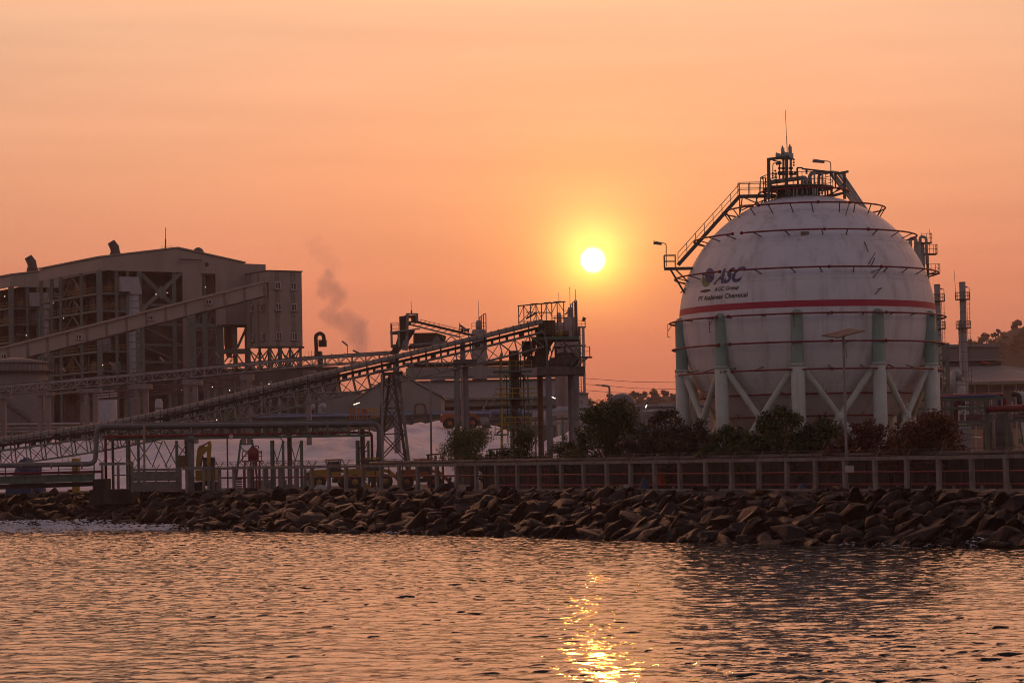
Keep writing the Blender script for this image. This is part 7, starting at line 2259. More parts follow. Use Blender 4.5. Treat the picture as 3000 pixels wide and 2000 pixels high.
def stack(px_t, px_b, ytop, ybot, dia, Y, label, plats, lad):
    t = thing("chimney_stack", (XG(px_b, Y), Y, 0), label, "chimney")
    top = P(px_t, ytop, Y); x = P(px_b, ybot, Y).x; top.x = x
    rod("shaft", (x, Y, 0), tuple(top), dia, M_stack, t, 20)
    for k in range(14):
        z = top.z - .1 - k * 1.65
        if z > 2: MB().lathe((x, Y, z - .05), [(dia / 2 + .03, 0), (dia / 2 + .03, .09)], 20).build("seam_ring", M_steelg, t)
    for y in plats:
        z = zat(px_t, y, Y)
        MB().lathe((x, Y, z - .15), [(dia / 2 + .75, 0), (dia / 2 + .75, .13)], 20).build("platform", M_walk, t)
        g = part("railing", t)
        for k in range(12):
            a, a2 = 2 * math.pi * k / 12, 2 * math.pi * (k + 1) / 12; R2 = dia / 2 + .7
            p, q = Vector((x + R2 * math.cos(a), Y + R2 * math.sin(a), z)), Vector((x + R2 * math.cos(a2), Y + R2 * math.sin(a2), z))
            bar("post", p, p + Vector((0, 0, 1.1)), .06, M_walk, g)
            for h in (.55, 1.1): bar("rail", p + Vector((0, 0, h)), q + Vector((0, 0, h)), .06, M_walk, g)
    lx = x + dia / 2 + .35
    zl = zat(px_t, plats[0], Y)
    ld = part("ladder", t)
    for d in (-.2, .2): bar("stile", (lx + d, Y, 3), (lx + d, Y, zl), .07, M_walk, ld)
    for k in range(int((zl - 3) / .8)): bar("cage_hoop", (lx - .25, Y - .3, 3 + k * .8), (lx + .35, Y - .3, 3 + k * .8), .05, M_walk, ld)
    MB().tube(bend([Vector((x + dia / 2 + .6, Y, zl)), Vector((x + dia / 2 + .6, Y, zl + 1.9)), Vector((x + dia / 2 + .2, Y, zl + 2.0))], .2), .05, 6).build("lamp_post", M_walk, t)
    bar("lamp_head", (x + dia / 2 - .1, Y, zl + 2.05), (x + dia / 2 + .3, Y, zl + 1.95), .2, M_lamp, t)
    return t, x
s1, x1_ = stack(2745.5, 2750, 833, 1005, 1.02, 400, "slim steel chimney just right of the spherical tank", (881, 962), 1)
s2, x2_ = stack(2816.5, 2824, 826, 1005, 1.06, 402, "slim steel chimney with two railed platforms standing clear at the right", (876, 960), 1)
rod("lightning_rod", (x2_ - 1.1, 402, zat(2800, 876, 402)), (x2_ - 1.3, 402, zat(2797, 793, 402)), .07, M_mast, s2, 6)
MB().lathe((x2_ - .45, 401.5, zat(2812, 960, 402)), [(.45, 0), (.45, .9), (.25, 1.4)], 12).build("sampling_box", M_stack, s2)
pipe("down_pipe", [Vector((x2_ - .8, 401.6, zat(2812, 960, 402))), Vector((x2_ - .5, 401.6, 5))], .35, M_stack, s2)
# column vessel behind the tank
cv = thing("column_vessel", (XG(2696, 330), 330, 0), "grey column vessel with railed platforms showing over the tank's right shoulder", "process column")
xv = XG(2696, 330, 25); zv = zat(2696, 712, 330); rv = 16 * 330 / FPX
MB().lathe((xv, 330, 0), [(rv, 0), (rv, zv - .6), (rv * .8, zv - .1), (rv * .3, zv + .2)], 24).build("shell", M_stack, cv)
for (y, w) in ((711, .9), (744, 1.6), (801, 1.9)):
    z = zat(2700, y, 330)
    MB().box((xv + (rv * .3 if y < 720 else rv * .8), 329.2, z - .15), (xv + rv + w, 330.8, z)).build("platform", M_walk, cv)
    railing(cv, [Vector((xv + rv * .3, 329.3, z)), Vector((xv + rv + w, 329.3, z)), Vector((xv + rv + w, 330.7, z))], 1.2, M_walk, .6, .06)
bar("ladder", (xv + rv + .3, 329.5, 5), (xv + rv + .3, 329.5, zat(2700, 744, 330)), .3, M_walk, cv, h=.06)
rod("aerial", (xv + rv + .7, 329.4, zat(2715, 711, 330)), (xv + rv + .6, 329.4, zat(2714, 672, 330)), .06, M_mast, cv, 6)
pipe("top_pipe", [Vector((xv, 329.6, zv - .5)), Vector((xv + .1, 329.5, zv + .9)), Vector((xv + .9, 329.4, zv + .7)), Vector((xv + .9, 329.4, zv - 3))], .4, M_pipew, cv, r=.5)
pipe("top_pipe", [Vector((xv - .5, 329.6, zv - .5)), Vector((xv - .5, 329.5, zv + .6)), Vector((xv - 1.3, 329.4, zv + .6)), Vector((xv - 1.3, 329.4, zv - 3))], .5, M_pipew, cv, r=.5)
# steel access tower to the right of the tank
ac = thing("access_frame", (XG(2765, 248), 248, 0), "green-grey steel access frame with diagonals right of the spherical tank", "steel frame")
for Y in (248, 251):
    for px in (2745, 2779):
        x = XG(px, Y, 8); bar("post", (x, Y, 0), (x, Y, zat(px, 1007, Y)), .34, M_gsteel, ac)
    for (xa, ya, xb, yb) in ((2748, 1050, 2776, 1015), (2748, 1060, 2776, 1110), (2750, 1155, 2778, 1118), (2746, 1075, 2778, 1105)):
        bar("brace", P(xa, ya, Y), P(xb, yb, Y), .16, M_gsteel, ac)
    for y in (1007, 1055, 1115, 1150): bar("beam", P(2743, y, Y), P(2781, y, Y), .2, M_gsteel, ac)
wd = thing("scrubber_vessel", (XG(2808, 300), 300, 0), "white insulated vessel with a goose-neck duct in front of the dark hall", "vessel")
xw = XG(2812, 300, 8); zw_ = zat(2812, 1112, 300)
MB().lathe((xw, 300, 0), [(.75, 0), (.75, zw_ - .3), (.5, zw_ + .25), (.2, zw_ + .6)], 20).build("shell", M_pipew, wd)
pipe("goose_neck", [P(2792, 1150, 299.5), P(2793, 1092, 299.5), P(2806, 1086, 299.5), P(2812, 1112, 299.5)], .75, M_pipew, wd, r=.6, n=14)
for y in (1100, 1115, 1128): MB().lathe((xw, 300, zat(2812, y, 300)), [(.8, 0), (.8, .08)], 20).build("band", M_galv, wd)
rod("aerial", P(2807, 1000, 300), P(2812, 1130, 300), .06, M_mast, wd, 6)
# green pipe rack
gr_ = thing("pipe_rack", (XG(2890, 232), 232, 0), "green steel pipe rack with red and blue pipes at the right edge", "pipe rack")
def R4(x, y, Y=232): return P(2700 + x / 4.127, 1080 + y / 4.127, Y)
for Y in (232, 238):
    for (x, yt, w) in ((363, 360, .34), (785, 345, .38), (1022, 500, .26)):
        p = R4(x, yt, Y); bar("post", p, Vector((R4(x + 14, 960, Y).x, Y, 0)), w, M_green, gr_)
    for (x0, x1, y, w) in ((-60, 790, 372, .28), (-60, 780, 478, .26), (790, 1020, 355, .26), (240, 780, 645, .26), (790, 1260, 510, .2), (1040, 1260, 625, .26), (240, 600, 690, .18)):
        bar("beam", R4(x0, y + 6, Y), R4(x1, y - 6 if x1 < 1000 else y - 10, Y), w, M_green, gr_)
    for (x0, y0, x1, y1) in ((250, 640, 310, 580), (460, 440, 510, 395), (570, 440, 640, 395), (690, 440, 750, 395), (480, 560, 520, 510), (600, 560, 640, 510), (700, 560, 750, 510), (1050, 660, 1120, 950), (1190, 660, 1230, 930), (820, 640, 900, 560)):
        bar("brace", R4(x0, y0, Y), R4(x1, y1, Y), .12, M_green, gr_)
for k in range(7):
    p = R4(-20 + k * 120, 372, 232); bar("cross_beam", p, p + Vector((0, 6, 0)), .16, M_green, gr_); p = R4(-20 + k * 120, 478, 232); bar("cross_beam", p, p + Vector((0, 6, 0)), .16, M_green, gr_)
M_redp2 = mat("rose_red_pipe", (.20, .025, .035), .5, var=.12)
M_bluep2 = mat("deep_blue_pipe", (.05, .07, .17), .5, var=.12)
def pthing(name, pts, d, m, label, r=.5):
    t = thing(name, tuple(pts[0]), label, "pipe"); pipe("run", pts, d, m, t, r=r, n=12)
    p = Vector(pts[0]); q = Vector(pts[1]); u = (q - p).normalized(); rod("flange", p, p + u * .06, d * 1.5, m, t, 12); return t
pthing("process_pipe", [R4(490, 395, 233), R4(405, 415, 232.6), R4(408, 860, 232.6)], .58, M_redp2, "thick rose-red pipe bending down beside the green rack post", .6)
pthing("process_pipe", [R4(1260, 462, 231.6), R4(785, 490, 231.6)], .55, M_redp2, "thick rose-red pipe running level along the right edge", .4)
pthing("process_pipe", [R4(220, 350, 233), R4(940, 325, 233), R4(940, 470, 233)], .34, M_bluep2, "dark blue pipe along the top of the green rack", .4)
pthing("process_pipe", [R4(220, 335, 234), R4(1002, 312, 234), R4(1008, 470, 234)], .38, M_redp2, "thin red pipe behind the blue one on the green rack", .5)
for k in range(4):
    pthing("process_pipe", [R4(1080 + k * 42, 306, 234.5 + k * .4), R4(1180 + k * 26 - 5 * k, 306, 234.5 + k * .4), R4(1186 + k * 26, 455, 234.5 + k * .4)], .5, M_pipew if k else M_dpipe, ["dark pipe bend first in the row at the right edge", "pale pipe bend second in the row at the right edge", "pale pipe bend third in the row at the right edge", "pale pipe bend last in the row at the right edge"][k], .55)
pthing("process_pipe", [R4(900, 560, 235), R4(868, 600, 235), R4(876, 960, 235)], .3, M_pipew, "slim pale pipe standing between the two rack bays", .3)
# vessels and clutter inside the rack
vt = thing("box_tank", (XG(2826, 245), 245, 0), "pale panelled box tank under the green rack", "tank")
a, c = R4(440, 900, 245), R4(600, 680, 245); MB().box((a.x, 245, 0), (c.x, 248, c.z)).build("shell", M_insul, vt)
for y in (730, 790, 850): bar("seam", R4(440, y, 244.95), R4(600, y, 244.95), .06, M_galv, vt)
dv = thing("dark_vessel", (XG(2932, 244), 244, 0), "dark brown upright vessel under the low red pipe", "vessel")
x = XG(2931, 244, 3); MB().lathe((x, 245, 0), [(1.5, 0), (1.5, zat(2931, 1215, 244)), (.8, zat(2931, 1208, 244))], 20).build("shell", M_core, dv); MB().lathe((x, 245, zat(2931, 1270, 244)), [(1.56, 0), (1.56, .12)], 20).build("band", M_dark, dv)
cl = thing("pipe_cluster", (XG(2870, 255), 255, 0), "tangle of small grey pipes inside the green rack", "pipes")
r = random.Random(3)
for k in range(26):
    x0 = r.uniform(120, 1230); y0 = r.uniform(420, 900)
    if k % 2: MB().tube([R4(x0, y0, 250 + r.random() * 6), R4(x0 + r.uniform(120, 400), y0 - 4, 250 + r.random() * 6)], r.choice([.06, .1, .16]), 6).build("pipe", r.choice([M_pipew, M_dark, M_gsteel, M_steelg]), cl)
    else:
        p = R4(x0, y0, 252); MB().tube([Vector((p.x, 252, 0)), p], r.choice([.06, .1, .16]), 6).build("pipe", r.choice([M_pipew, M_dark, M_gsteel, M_pipew]), cl)
rt = thing("cross_beam_rack", (XG(2850, 262), 262, 0), "rusty brown beam rack in the depth behind the green rack", "rack")
for y in (585, 600): bar("beam", R4(240, y, 262), R4(1260, y - 10, 262), .5, M_redd, rt)
for x in (320, 560, 800, 1040, 1230): p = R4(x, 585, 262); bar("post", p, Vector((p.x, 262, 0)), .3, M_steelg, rt)
for x in (330, 420, 520, 640, 740, 850, 980, 1100, 1200): p = R4(x, 560, 262); bar("stub", p, p + Vector((0, 0, r.uniform(.5, 2.2))), .12, M_pipew, rt)
# pale block wall low at the right
ok_ = thing("block_wall", tuple(fence_pt(2920, 12)), "pale block wall seen through the last bays of the fence", "wall")
a, c = fence_pt(2876, 12), fence_pt(3060, 12)
d = c - a; o = MB().box((0, 0, 0), (d.length, .25, 2.3)).build("wall_face", mat("pale_blocks", (.30, .29, .31), .9, var=.15), ok_); o.matrix_basis = Matrix.Translation(a) @ Matrix.Rotation(math.atan2(d.y, d.x), 4, 'Z')
o = MB().box((0, -.05, 2.302), (d.length, .3, 2.42)).build("coping", M_conc, ok_); o.matrix_basis = Matrix.Translation(a) @ Matrix.Rotation(math.atan2(d.y, d.x), 4, 'Z')

pm = thing("pump_house", (XG(2600, 330), 330, 0), "dark low pump house showing between the rear tank columns", "building")
band("walls", 2430, 2760, 1105, 1300, 332, 8, mat("pump_wall", (.12, .105, .10), .9, var=.2), pm); band("roof", 2425, 2765, 1100, 1105, 331.6, 9, M_roofs, pm)
for px in range(2450, 2760, 36): x = XG(px, 331.8, 4); bar("pilaster", (x, 331.8, 0), (x, 331.8, zat(px, 1108, 331.8)), .35, M_green, pm)
for y in (1150, 1180, 1215): bar("pipe_rail", P(2430, y, 330.5), P(2760, y - 5, 330.5), .3, M_green, pm)

# ================================================================== hills with trees
M_hill = mat("hill_scrub", (.055, .05, .03), .95, var=.3, scale=.02)
def hill(name, prof, Y, depth, label):
    b = MB(); nx, ny = 60, 8
    pxs = np.linspace(prof[0][0], prof[-1][0], nx); ys = np.interp(pxs, [p[0] for p in prof], [p[1] for p in prof])
    crest = []
    for i in range(nx):
        z = zat(pxs[i], ys[i], Y); x = XG(pxs[i], Y, z)
        crest.append(Vector((x, Y, z)))
        for j in range(ny):
            f = j / (ny - 1); yy = Y - depth + 2 * depth * f
            h = 1 - abs(2 * f - 1) ** 1.6
            b.v.append((x * (yy / Y if yy < Y else 1), yy, max(-1, z * h - 1 * (1 - h))))
    for i in range(nx - 1):
        for j in range(ny - 1):
            a = i * ny + j; b.f.append((a, a + ny, a + ny + 1, a + 1)); b.sm.append(True)
    o = b.build(name, M_hill); tag(o, label, "hill", kind="structure")
    return o, crest
L_far = leaf_mat("leaf_far", (.03, .030, .014), (.07, .062, .028), .15)
def far_trees(parent, crest, Y, n, hmin, hmax, seed, rows=3):
    r = random.Random(seed)
    for k in range(n):
        f = r.random() * (len(crest) - 1); i = int(f); p = crest[i].lerp(crest[min(i + 1, len(crest) - 1)], f - i)
        row = r.randrange(rows); p = p + Vector((0, -row * 12, -row * 2.5 - .45 * hmin))
        h = r.uniform(hmin, hmax); w = h * r.uniform(.5, .8)
        t = part("tree", parent)
        b = MB(); b.tube([p - Vector((0, 0, 3)), p + Vector((r.uniform(-.3, .3), 0, h * .45)), p + Vector((r.uniform(-.6, .6), 0, h * .8))], [.35, .25, .08], 5); b.build("trunk", M_bark, t)
        cl_ = [(p + Vector((r.uniform(-.5, .5) * w, r.uniform(-.4, .4) * w, h * r.uniform(.3, .9))), w * r.uniform(.35, .6)) for _ in range(6)]
        N = 260; v = np.empty((N * 4, 3))
        for q in range(N):
            c, rad = r.choice(cl_); d = Vector((r.gauss(0, 1), r.gauss(0, 1), r.gauss(0, 1))).normalized()
            pt = c + d * rad * r.random() ** .4; u = d.orthogonal().normalized(); u.rotate(Matrix.Rotation(r.uniform(0, 6.28), 3, d)); wv = d.cross(u); s = r.uniform(.35, .75)
            v[q * 4] = pt - u * s; v[q * 4 + 1] = pt + wv * s * .7; v[q * 4 + 2] = pt + u * s; v[q * 4 + 3] = pt - wv * s * .7
        me = bpy.data.meshes.new("crown"); me.vertices.add(N * 4); me.vertices.foreach_set("co", v.astype(np.float32).ravel())
        me.loops.add(N * 4); me.loops.foreach_set("vertex_index", np.arange(N * 4, dtype=np.int32)); me.polygons.add(N); me.polygons.foreach_set("loop_start", np.arange(0, N * 4, 4, dtype=np.int32)); me.update(calc_edges=True)
        me.materials.append(L_far); add_obj(bpy.data.objects.new("crown", me), t)
h1, c1 = hill("hill", [(2780, 1040), (2840, 1008), (2872, 996), (2902, 992), (2935, 968), (2972, 948), (3010, 946), (3090, 930), (3200, 920)], 1480, 120, "dark wooded hill rising behind the hall at the right edge")
far_trees(h1, c1, 1480, 130, 2.8, 5.2, 4, 6)
h2, c2 = hill("hill", [(1690, 1200), (1735, 1184), (1800, 1170), (1850, 1165), (1900, 1162), (1950, 1154), (2000, 1150), (2100, 1150), (2250, 1160), (2400, 1180)], 1380, 100, "low wooded rise on the skyline between tower and tank")
far_trees(h2, c2, 1380, 120, 2.8, 5.5, 9, 3)
h3, c3 = hill("hill", [(-400, 1330), (0, 1325), (600, 1322), (1200, 1310), (1700, 1300), (2500, 1296), (3400, 1290)], 1550, 80, "flat distant land closing the horizon behind the plant")
# ================================================================== machines behind the fence
M_cat = mat("machine_yellow", (0.38, 0.205, 0.024), .55, var=.15, stain=(.12, .07, .03), stain_amt=.6, stain_scale=1.5)
M_ora = mat("machine_orange", (0.30, 0.085, 0.022), .55, var=.15, stain=(.10, .05, .03), stain_amt=.6, stain_scale=1.5)
M_tyre = mat("tyre_rubber", (.02, .018, .017), .85)
M_mach = mat("machine_dark", (.035, .032, .03), .6)
M_cabg = mat("cab_glass", (.05, .07, .065), .12)
def loader(loc, yaw_, m, label, s=1.0):
    t = thing("wheel_loader", tuple(loc), label, "wheel loader", "machines behind the fence")
    T = Matrix.Translation(loc) @ Matrix.Rotation(yaw_, 4, 'Z') @ Matrix.Scale(s, 4)
    def bx(name, lo, hi, mm, par=t): return MB().box(lo, hi, T).build(name, mm, par)
    def pr(name, poly, y0, y1, mm, par=t):
        b = MB(); b.prism([T @ Vector((x, y0, z)) for x, z in poly], T.to_3x3() @ Vector((0, y1 - y0, 0))); return b.build(name, mm, par)
    pr("engine_hood", [(-3.2, .9), (-3.2, 1.9), (-2.9, 2.15), (-.9, 2.2), (-.9, .9)], -.8, .8, m)
    pr("front_frame", [(-.2, .7), (-.2, 1.5), (1.6, 1.35), (1.9, .7)], -.55, .55, m)
    bx("grille", (-3.26, -.6, 1.05), (-3.202, .6, 1.85), M_mach)
    for y in (-.78, .70):
        for x in (-.95, .35): bx("cab_post", (x, y, 1.55), (x + .09, y + .08, 3.15), M_mach)
    bx("cab_glass", (-.84, -.66, 1.9), (.33, .66, 3.1), M_cabg); bx("cab_base", (-.95, -.79, 1.3), (.45, .79, 1.89), m); bx("cab_roof", (-1.1, -.85, 3.16), (.6, .85, 3.34), m)
    for x in (-2.1, 1.1):
        for y in (-1.05, .55):
            w = part("wheel", t)
            c = T @ Vector((x, y, .78)); Mw = (T.to_3x3() @ Matrix.Rotation(-math.pi / 2, 3, 'X'))
            MB().lathe(c, [(.42, .02), (.70, 0), (.78, .1), (.78, .42), (.70, .5), (.42, .48)], 20, Mw).build("tyre", M_tyre, w)
            MB().lathe(c, [(.1, -.01), (.41, .03), (.41, .46), (.1, .5)], 16, Mw).build("rim", m, w)
    for y in (-.5, .38):
        pr("lift_arm", [(.3, 1.9), (.3, 2.2), (1.6, 2.0), (2.9, .9), (2.7, .6), (1.4, 1.65)], y, y + .14, m)
    pr("bucket", [(2.7, .15), (2.6, .9), (2.85, 1.25), (3.0, 1.2), (2.85, .8), (3.8, .1), (3.8, .0), (2.9, .0)], -1.25, 1.25, M_mach if m is M_ora else m)
    bx("step", (-.6, -1.0, .7), (0, -.8, 1.2), M_mach); bx("light", (.46, -.7, 2.0), (.52, -.5, 2.15), M_cabg)
    return t
def at_f(px, off): return fence_pt(px, off)
fy = math.atan2(FD.y, FD.x)
loader(at_f(985, 9), .25, M_cat, "yellow machine with a flat cab roof behind the fence, left of the steel trestle", .95)
loader(at_f(1098, 9), .1, M_cat, "yellow wheel loader with lowered bucket at the foot of the steel trestle", .98)
loader(at_f(1245, 10), .1, M_ora, "dull orange wheel loader behind the fence beside the curved street lamp", .9)
# orange loader on the salt crest
loader(Vector((XG(1362, 345), 345, zat(1362, 1250, 345) - .25)), 0.15, M_ora, "orange wheel loader working on top of the salt heap behind the twin columns", 1.02)
sb = thing("loader_bucket", tuple(P(1420, 1246, 341)), "upturned grey steel bucket lying on the salt beside the orange loader", "bucket")
b = MB(); b.prism([P(1411, 1246, 340), P(1405, 1222, 340), P(1429, 1221, 340), P(1437, 1245, 340)], (0, .25, 0)); b.build("back_plate", M_galv, sb)
b = MB(); b.prism([P(1411, 1247, 339.2), P(1437, 1246, 339.2), P(1437, 1243, 339.2), P(1411, 1244, 339.2)], (0, .8, 0)); b.build("cutting_edge", M_dark, sb)

# excavator with raised boom
EY = 265.0
ex = thing("excavator", (XG(600, EY), EY, 0), "yellow excavator with folded raised boom beneath the green pipe bridge", "excavator")
def E(x, y, Y=EY): return P(350 + x / 5.88, 1200 + y / 5.88, Y)
def ep(name, pts, y0, d, m):
    b = MB(); b.prism([E(x, y, EY + y0) for x, y in pts], (0, d, 0)); return b.build(name, m, ex)
ep("boom", [(1310, 1010), (1330, 760), (1345, 665), (1380, 635), (1500, 625), (1520, 650), (1510, 690), (1420, 790), (1400, 880), (1385, 1010)], -.25, .55, M_cat)
ep("stick", [(1505, 690), (1525, 545), (1545, 538), (1570, 540), (1582, 620), (1570, 760), (1555, 1010), (1505, 1010)], -.2, .45, M_cat)
rod("boom_cylinder", E(1400, 640, EY - .1), E(1525, 565, EY - .1), .16, M_mach, ex, 8); rod("cylinder_sleeve", E(1395, 640, EY - .1), E(1470, 597, EY - .1), .24, M_cat, ex, 10)
rod("lift_cylinder", E(1395, 990, EY - .3), E(1440, 790, EY - .3), .16, M_mach, ex, 8)
MB().tube([E(1360, 660, EY - .35), E(1380, 620, EY - .35), E(1420, 615, EY - .35), E(1450, 650, EY - .35)], .04, 6).build("hose", M_mach, ex)
a, c = E(1430, 1060, EY), E(1610, 815, EY)
MB().box((a.x, EY + .6, a.z), (c.x, EY + 2.0, c.z)).build("cab", M_mach, ex)
MB().box((a.x + .12, EY + .55, a.z + .75), (a.x + .95, EY + .595, c.z - .15)).build("cab_window", M_cabg, ex); MB().box((a.x + 1.05, EY + .55, a.z + .75), (c.x - .1, EY + .595, c.z - .15)).build("cab_window", M_cabg, ex)
MB().box((c.x, EY + .5, E(1600, 910).z), (c.x + .18, EY + .7, E(1600, 850).z)).build("mirror", M_mach, ex)
a, c = E(1300, 1230, EY), E(1640, 1030, EY)
MB().box((a.x, EY + .4, a.z), (c.x, EY + 4.4, c.z)).build("house", M_cat, ex); MB().box((a.x + .2, EY + 4.41, a.z), (c.x - .2, EY + 5.0, c.z - .1)).build("counterweight", M_cat, ex)
for s in (0, 2.3):
    MB().box((a.x - .1, EY + .2 + s * 0, 0), (a.x + .55, EY + 4.6, .95), None).build("track", M_tyre, ex) if s == 0 else MB().box((c.x - .55, EY + .2, 0), (c.x + .1, EY + 4.6, .95)).build("track", M_tyre, ex)
MB().box((a.x + .6, EY + 1.6, .5), (c.x - .6, EY + 3.2, a.z - .002)).build("slew_base", M_mach, ex)
# red tank on its stand
rt_ = thing("red_tank", (XG(741, 263), 263, 0), "dark red upright tank on a legged stand with side frames", "tank")
def B6(x, y, Y=263): return P(700 + x / 5.88, 1200 + y / 5.88, Y)
a, c = B6(148, 872), B6(330, 665); r2 = (c.x - a.x) / 2; xc = (a.x + c.x) / 2
M_rtank = mat("tank_red", (.20, .025, .028), .6, var=.15)
MB().lathe((xc, 263 + r2, a.z), [(r2, 0), (r2, c.z - a.z - .2), (r2 * .75, c.z - a.z), (r2 * .2, c.z - a.z + .15)], 24).build("shell", M_rtank, rt_)
rod("inlet", (xc, 263 + r2, c.z), (xc, 263 + r2, c.z + .35), .2, M_mach, rt_, 8)
pipe("top_pipe", [Vector((xc + r2 * .3, 263 + r2, c.z)), Vector((xc + r2 * .3, 263 + r2, c.z + .3)), Vector((xc + r2 * 1.0, 263 + r2, c.z + .25)), Vector((xc + r2 * 1.0, 263 + r2, c.z))], .12, M_rtank, rt_, r=.15)
MB().box((B6(55, 880).x, 262.8, a.z - .15), (B6(400, 880).x, 263 + 2 * r2 + .2, a.z - .01)).build("platform", M_rtank, rt_)
for x in (100, 205, 245, 300, 355):
    p = B6(x, 885, 263 + (.3 if x != 205 else 1.2)); bar("leg", p, Vector((p.x, p.y, 0)), .16, M_rtank, rt_)
for (x0, x1) in ((60, 145), (330, 392)):
    for y in (715, 800): bar("side_rail", B6(x0, y), B6(x1, y), .08, M_rtank, rt_)
    bar("side_post", B6(x0 if x0 < 100 else x1, 710), B6(x0 if x0 < 100 else x1, 875), .08, M_rtank, rt_)
bar("notice", B6(345, 735, 262.9), B6(385, 735, 262.9), .22, mat("notice_grey", (.4, .36, .34), .7), rt_, h=.02)
# white cabinets and pallets behind the fence
for k, (x0, x1, y0, y1, lab) in enumerate(((740, 800, 1405, 1432, "grey cabinet behind the fence below the red tank"), (824, 838, 1405, 1432, "narrow grey cabinet behind the fence"), (884, 915, 1400, 1432, "pale stacked sacks behind the fence below the green truss"))):
    t = thing("cabinet", (XG((x0 + x1) / 2, 268), 268, 0), lab, "cabinet")
    a, c = P(x0, y1, 268), P(x1, y0, 268); MB().box((a.x, 268, 0), (c.x, 269.2, c.z)).build("body", M_insul, t); MB().box((a.x + .1, 267.96, .15), (c.x - .1, 267.998, c.z - .1)).build("door", M_pipew, t)
pl = thing("pallet_stack", (XG(700, 266), 266, 0), "stack of dark pallets between fence posts left of the red tank", "pallets")
for k in range(5): MB().box((XG(688, 266), 266, .02 + k * .26), (XG(707, 266), 267, .2 + k * .26)).build("pallet", M_rustbox, pl)
# portal shelters on the quay
for k, (xa, xb, yt, yb, lab) in enumerate(((1255, 1297, 1333, 1358, "low dark open shelter behind the fence beside the curved lamp"), (1436, 1478, 1318, 1350, "low dark open shelter between the airy tree and the stair tower"))):
    t = thing("open_shelter", (XG((xa + xb) / 2, 250), 250, 0), lab, "shelter")
    for px in (xa, (xa + xb) / 2, xb): 
        x = XG(px, 250, 2); bar("post", (x, 250, 0), (x, 250, zat(px, yt, 250)), .2, M_dark, t); bar("post", (x, 252, 0), (x, 252, zat(px, yt, 250)), .16, M_dark, t)
    a, c = P(xa - 6, yt + 1, 250), P(xb + 5, yt - 3, 250); MB().prism([Vector((a.x, 249.7, a.z)), Vector((c.x, 249.7, c.z)), Vector((c.x, 249.7, c.z + .14)), Vector((a.x, 249.7, a.z + .14))], (0, 2.8, 0)).build("roof", M_dark, t)

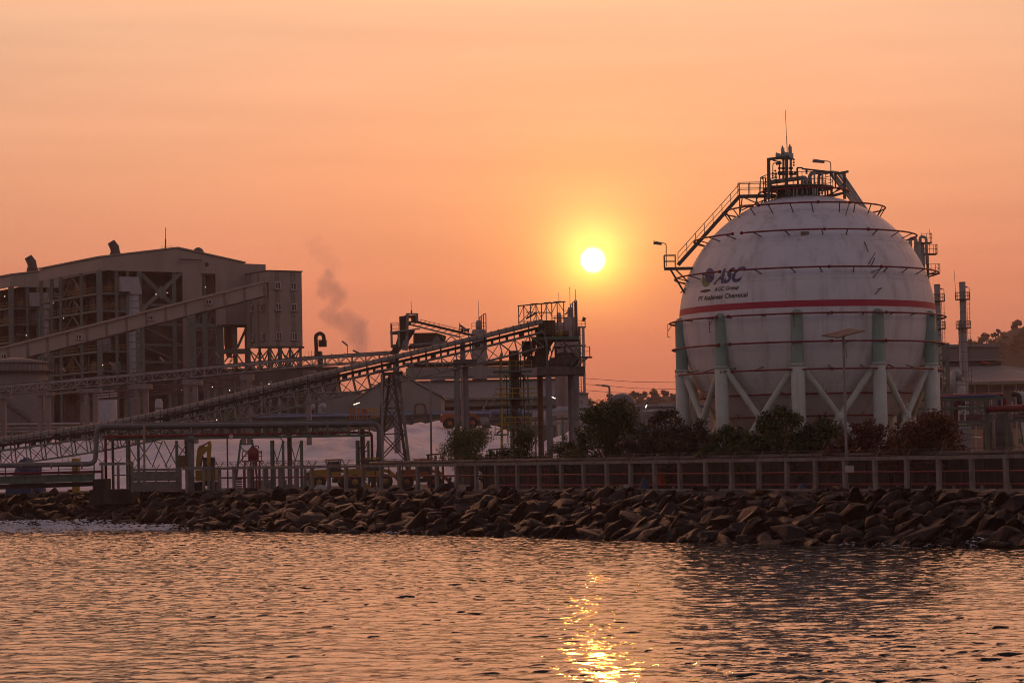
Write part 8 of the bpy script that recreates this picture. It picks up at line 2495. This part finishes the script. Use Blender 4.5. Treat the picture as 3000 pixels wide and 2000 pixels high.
# ================================================================== smoke
def smoke(name, blobs, Y, dens, label):
    """blobs: (px, py, radius px); one closed hull per plume, density fades from each centre"""
    pts = [(P(x, y, Y), r * Y / FPX) for x, y, r in blobs]
    lo = Vector((min(p.x - r for p, r in pts), Y - max(r for _, r in pts), min(p.z - r for p, r in pts))); hi = Vector((max(p.x + r for p, r in pts), Y + max(r for _, r in pts), max(p.z + r for p, r in pts)))
    m = bpy.data.materials.new(name + "_volume"); m.use_nodes = True
    n, l = m.node_tree.nodes, m.node_tree.links; n.clear()
    out = n.new("ShaderNodeOutputMaterial"); v = n.new("ShaderNodeVolumePrincipled")
    v.inputs["Color"].default_value = (.98, .92, .95, 1); v.inputs["Anisotropy"].default_value = 0.0
    g = n.new("ShaderNodeNewGeometry")
    nz1 = n.new("ShaderNodeTexNoise"); nz1.inputs["Scale"].default_value = .30; nz1.inputs["Detail"].default_value = 4; nz1.inputs["Roughness"].default_value = .6; l.new(g.outputs["Position"], nz1.inputs["Vector"])
    sub = n.new("ShaderNodeVectorMath"); sub.operation = 'SUBTRACT'; sub.inputs[1].default_value = (.5, .5, .5); l.new(nz1.outputs["Color"], sub.inputs[0])
    scl = n.new("ShaderNodeVectorMath"); scl.operation = 'SCALE'; scl.inputs["Scale"].default_value = 3.0; l.new(sub.outputs[0], scl.inputs[0])
    ad = n.new("ShaderNodeVectorMath"); ad.operation = 'ADD'; l.new(g.outputs["Position"], ad.inputs[0]); l.new(scl.outputs[0], ad.inputs[1])
    acc = None
    for p, r in pts:
        d = n.new("ShaderNodeVectorMath"); d.operation = 'DISTANCE'; l.new(ad.outputs[0], d.inputs[0]); d.inputs[1].default_value = p
        mr = n.new("ShaderNodeMapRange"); mr.interpolation_type = 'SMOOTHSTEP'; mr.inputs[1].default_value = r * .85; mr.inputs[2].default_value = r * .30; mr.inputs[3].default_value = 0; mr.inputs[4].default_value = 1
        l.new(d.outputs["Value"], mr.inputs[0])
        if acc is None: acc = mr.outputs[0]
        else:
            mx = n.new("ShaderNodeMath"); mx.operation = 'MAXIMUM'; l.new(acc, mx.inputs[0]); l.new(mr.outputs[0], mx.inputs[1]); acc = mx.outputs[0]
    ml = n.new("ShaderNodeMath"); ml.operation = 'MULTIPLY'; l.new(acc, ml.inputs[0]); ml.inputs[1].default_value = dens
    l.new(ml.outputs[0], v.inputs["Density"]); l.new(v.outputs[0], out.inputs["Volume"])
    o = MB().box(tuple(lo), tuple(hi)).build(name, m)
    tag(o, label, "smoke", kind="stuff")
    return o
smoke("smoke_plume", [(1062, 1030, 36), (1056, 1008, 44), (1048, 985, 56), (1046, 960, 54), (1030, 940, 44), (1015, 925, 36), (1010, 950, 46), (990, 940, 46), (970, 932, 44), (952, 924, 34), (975, 905, 36), (985, 882, 40), (990, 862, 46), (975, 848, 46), (955, 832, 44), (945, 858, 32), (965, 810, 34)], 520, .16, "grey smoke plume drifting up left of the hopper head")
smoke("thin_smoke", [(968, 792, 36), (980, 775, 40), (965, 762, 40), (945, 750, 40), (928, 735, 36), (912, 715, 30), (930, 705, 26), (958, 730, 28)], 520, .045, "faint upper wisps of the smoke plume")
# ================================================================== haze
def build_haze():
    b = MB().box((-905, -425, WZ - 1.5), (905, 1645, 118))
    m = bpy.data.materials.new("smoky_air"); m.use_nodes = True
    n, l = m.node_tree.nodes, m.node_tree.links
    n.clear()
    out = n.new("ShaderNodeOutputMaterial")
    v = n.new("ShaderNodeVolumePrincipled")
    v.inputs["Color"].default_value = (0.95, 0.74, 0.66, 1)
    v.inputs["Density"].default_value = HAZE
    v.inputs["Anisotropy"].default_value = 0.2
    l.new(v.outputs[0], out.inputs["Volume"])
    o = b.build("haze", m)
    tag(o, "thin smoky evening haze over the whole plant", "haze", kind="stuff")
HAZE = 0.00015
build_haze()
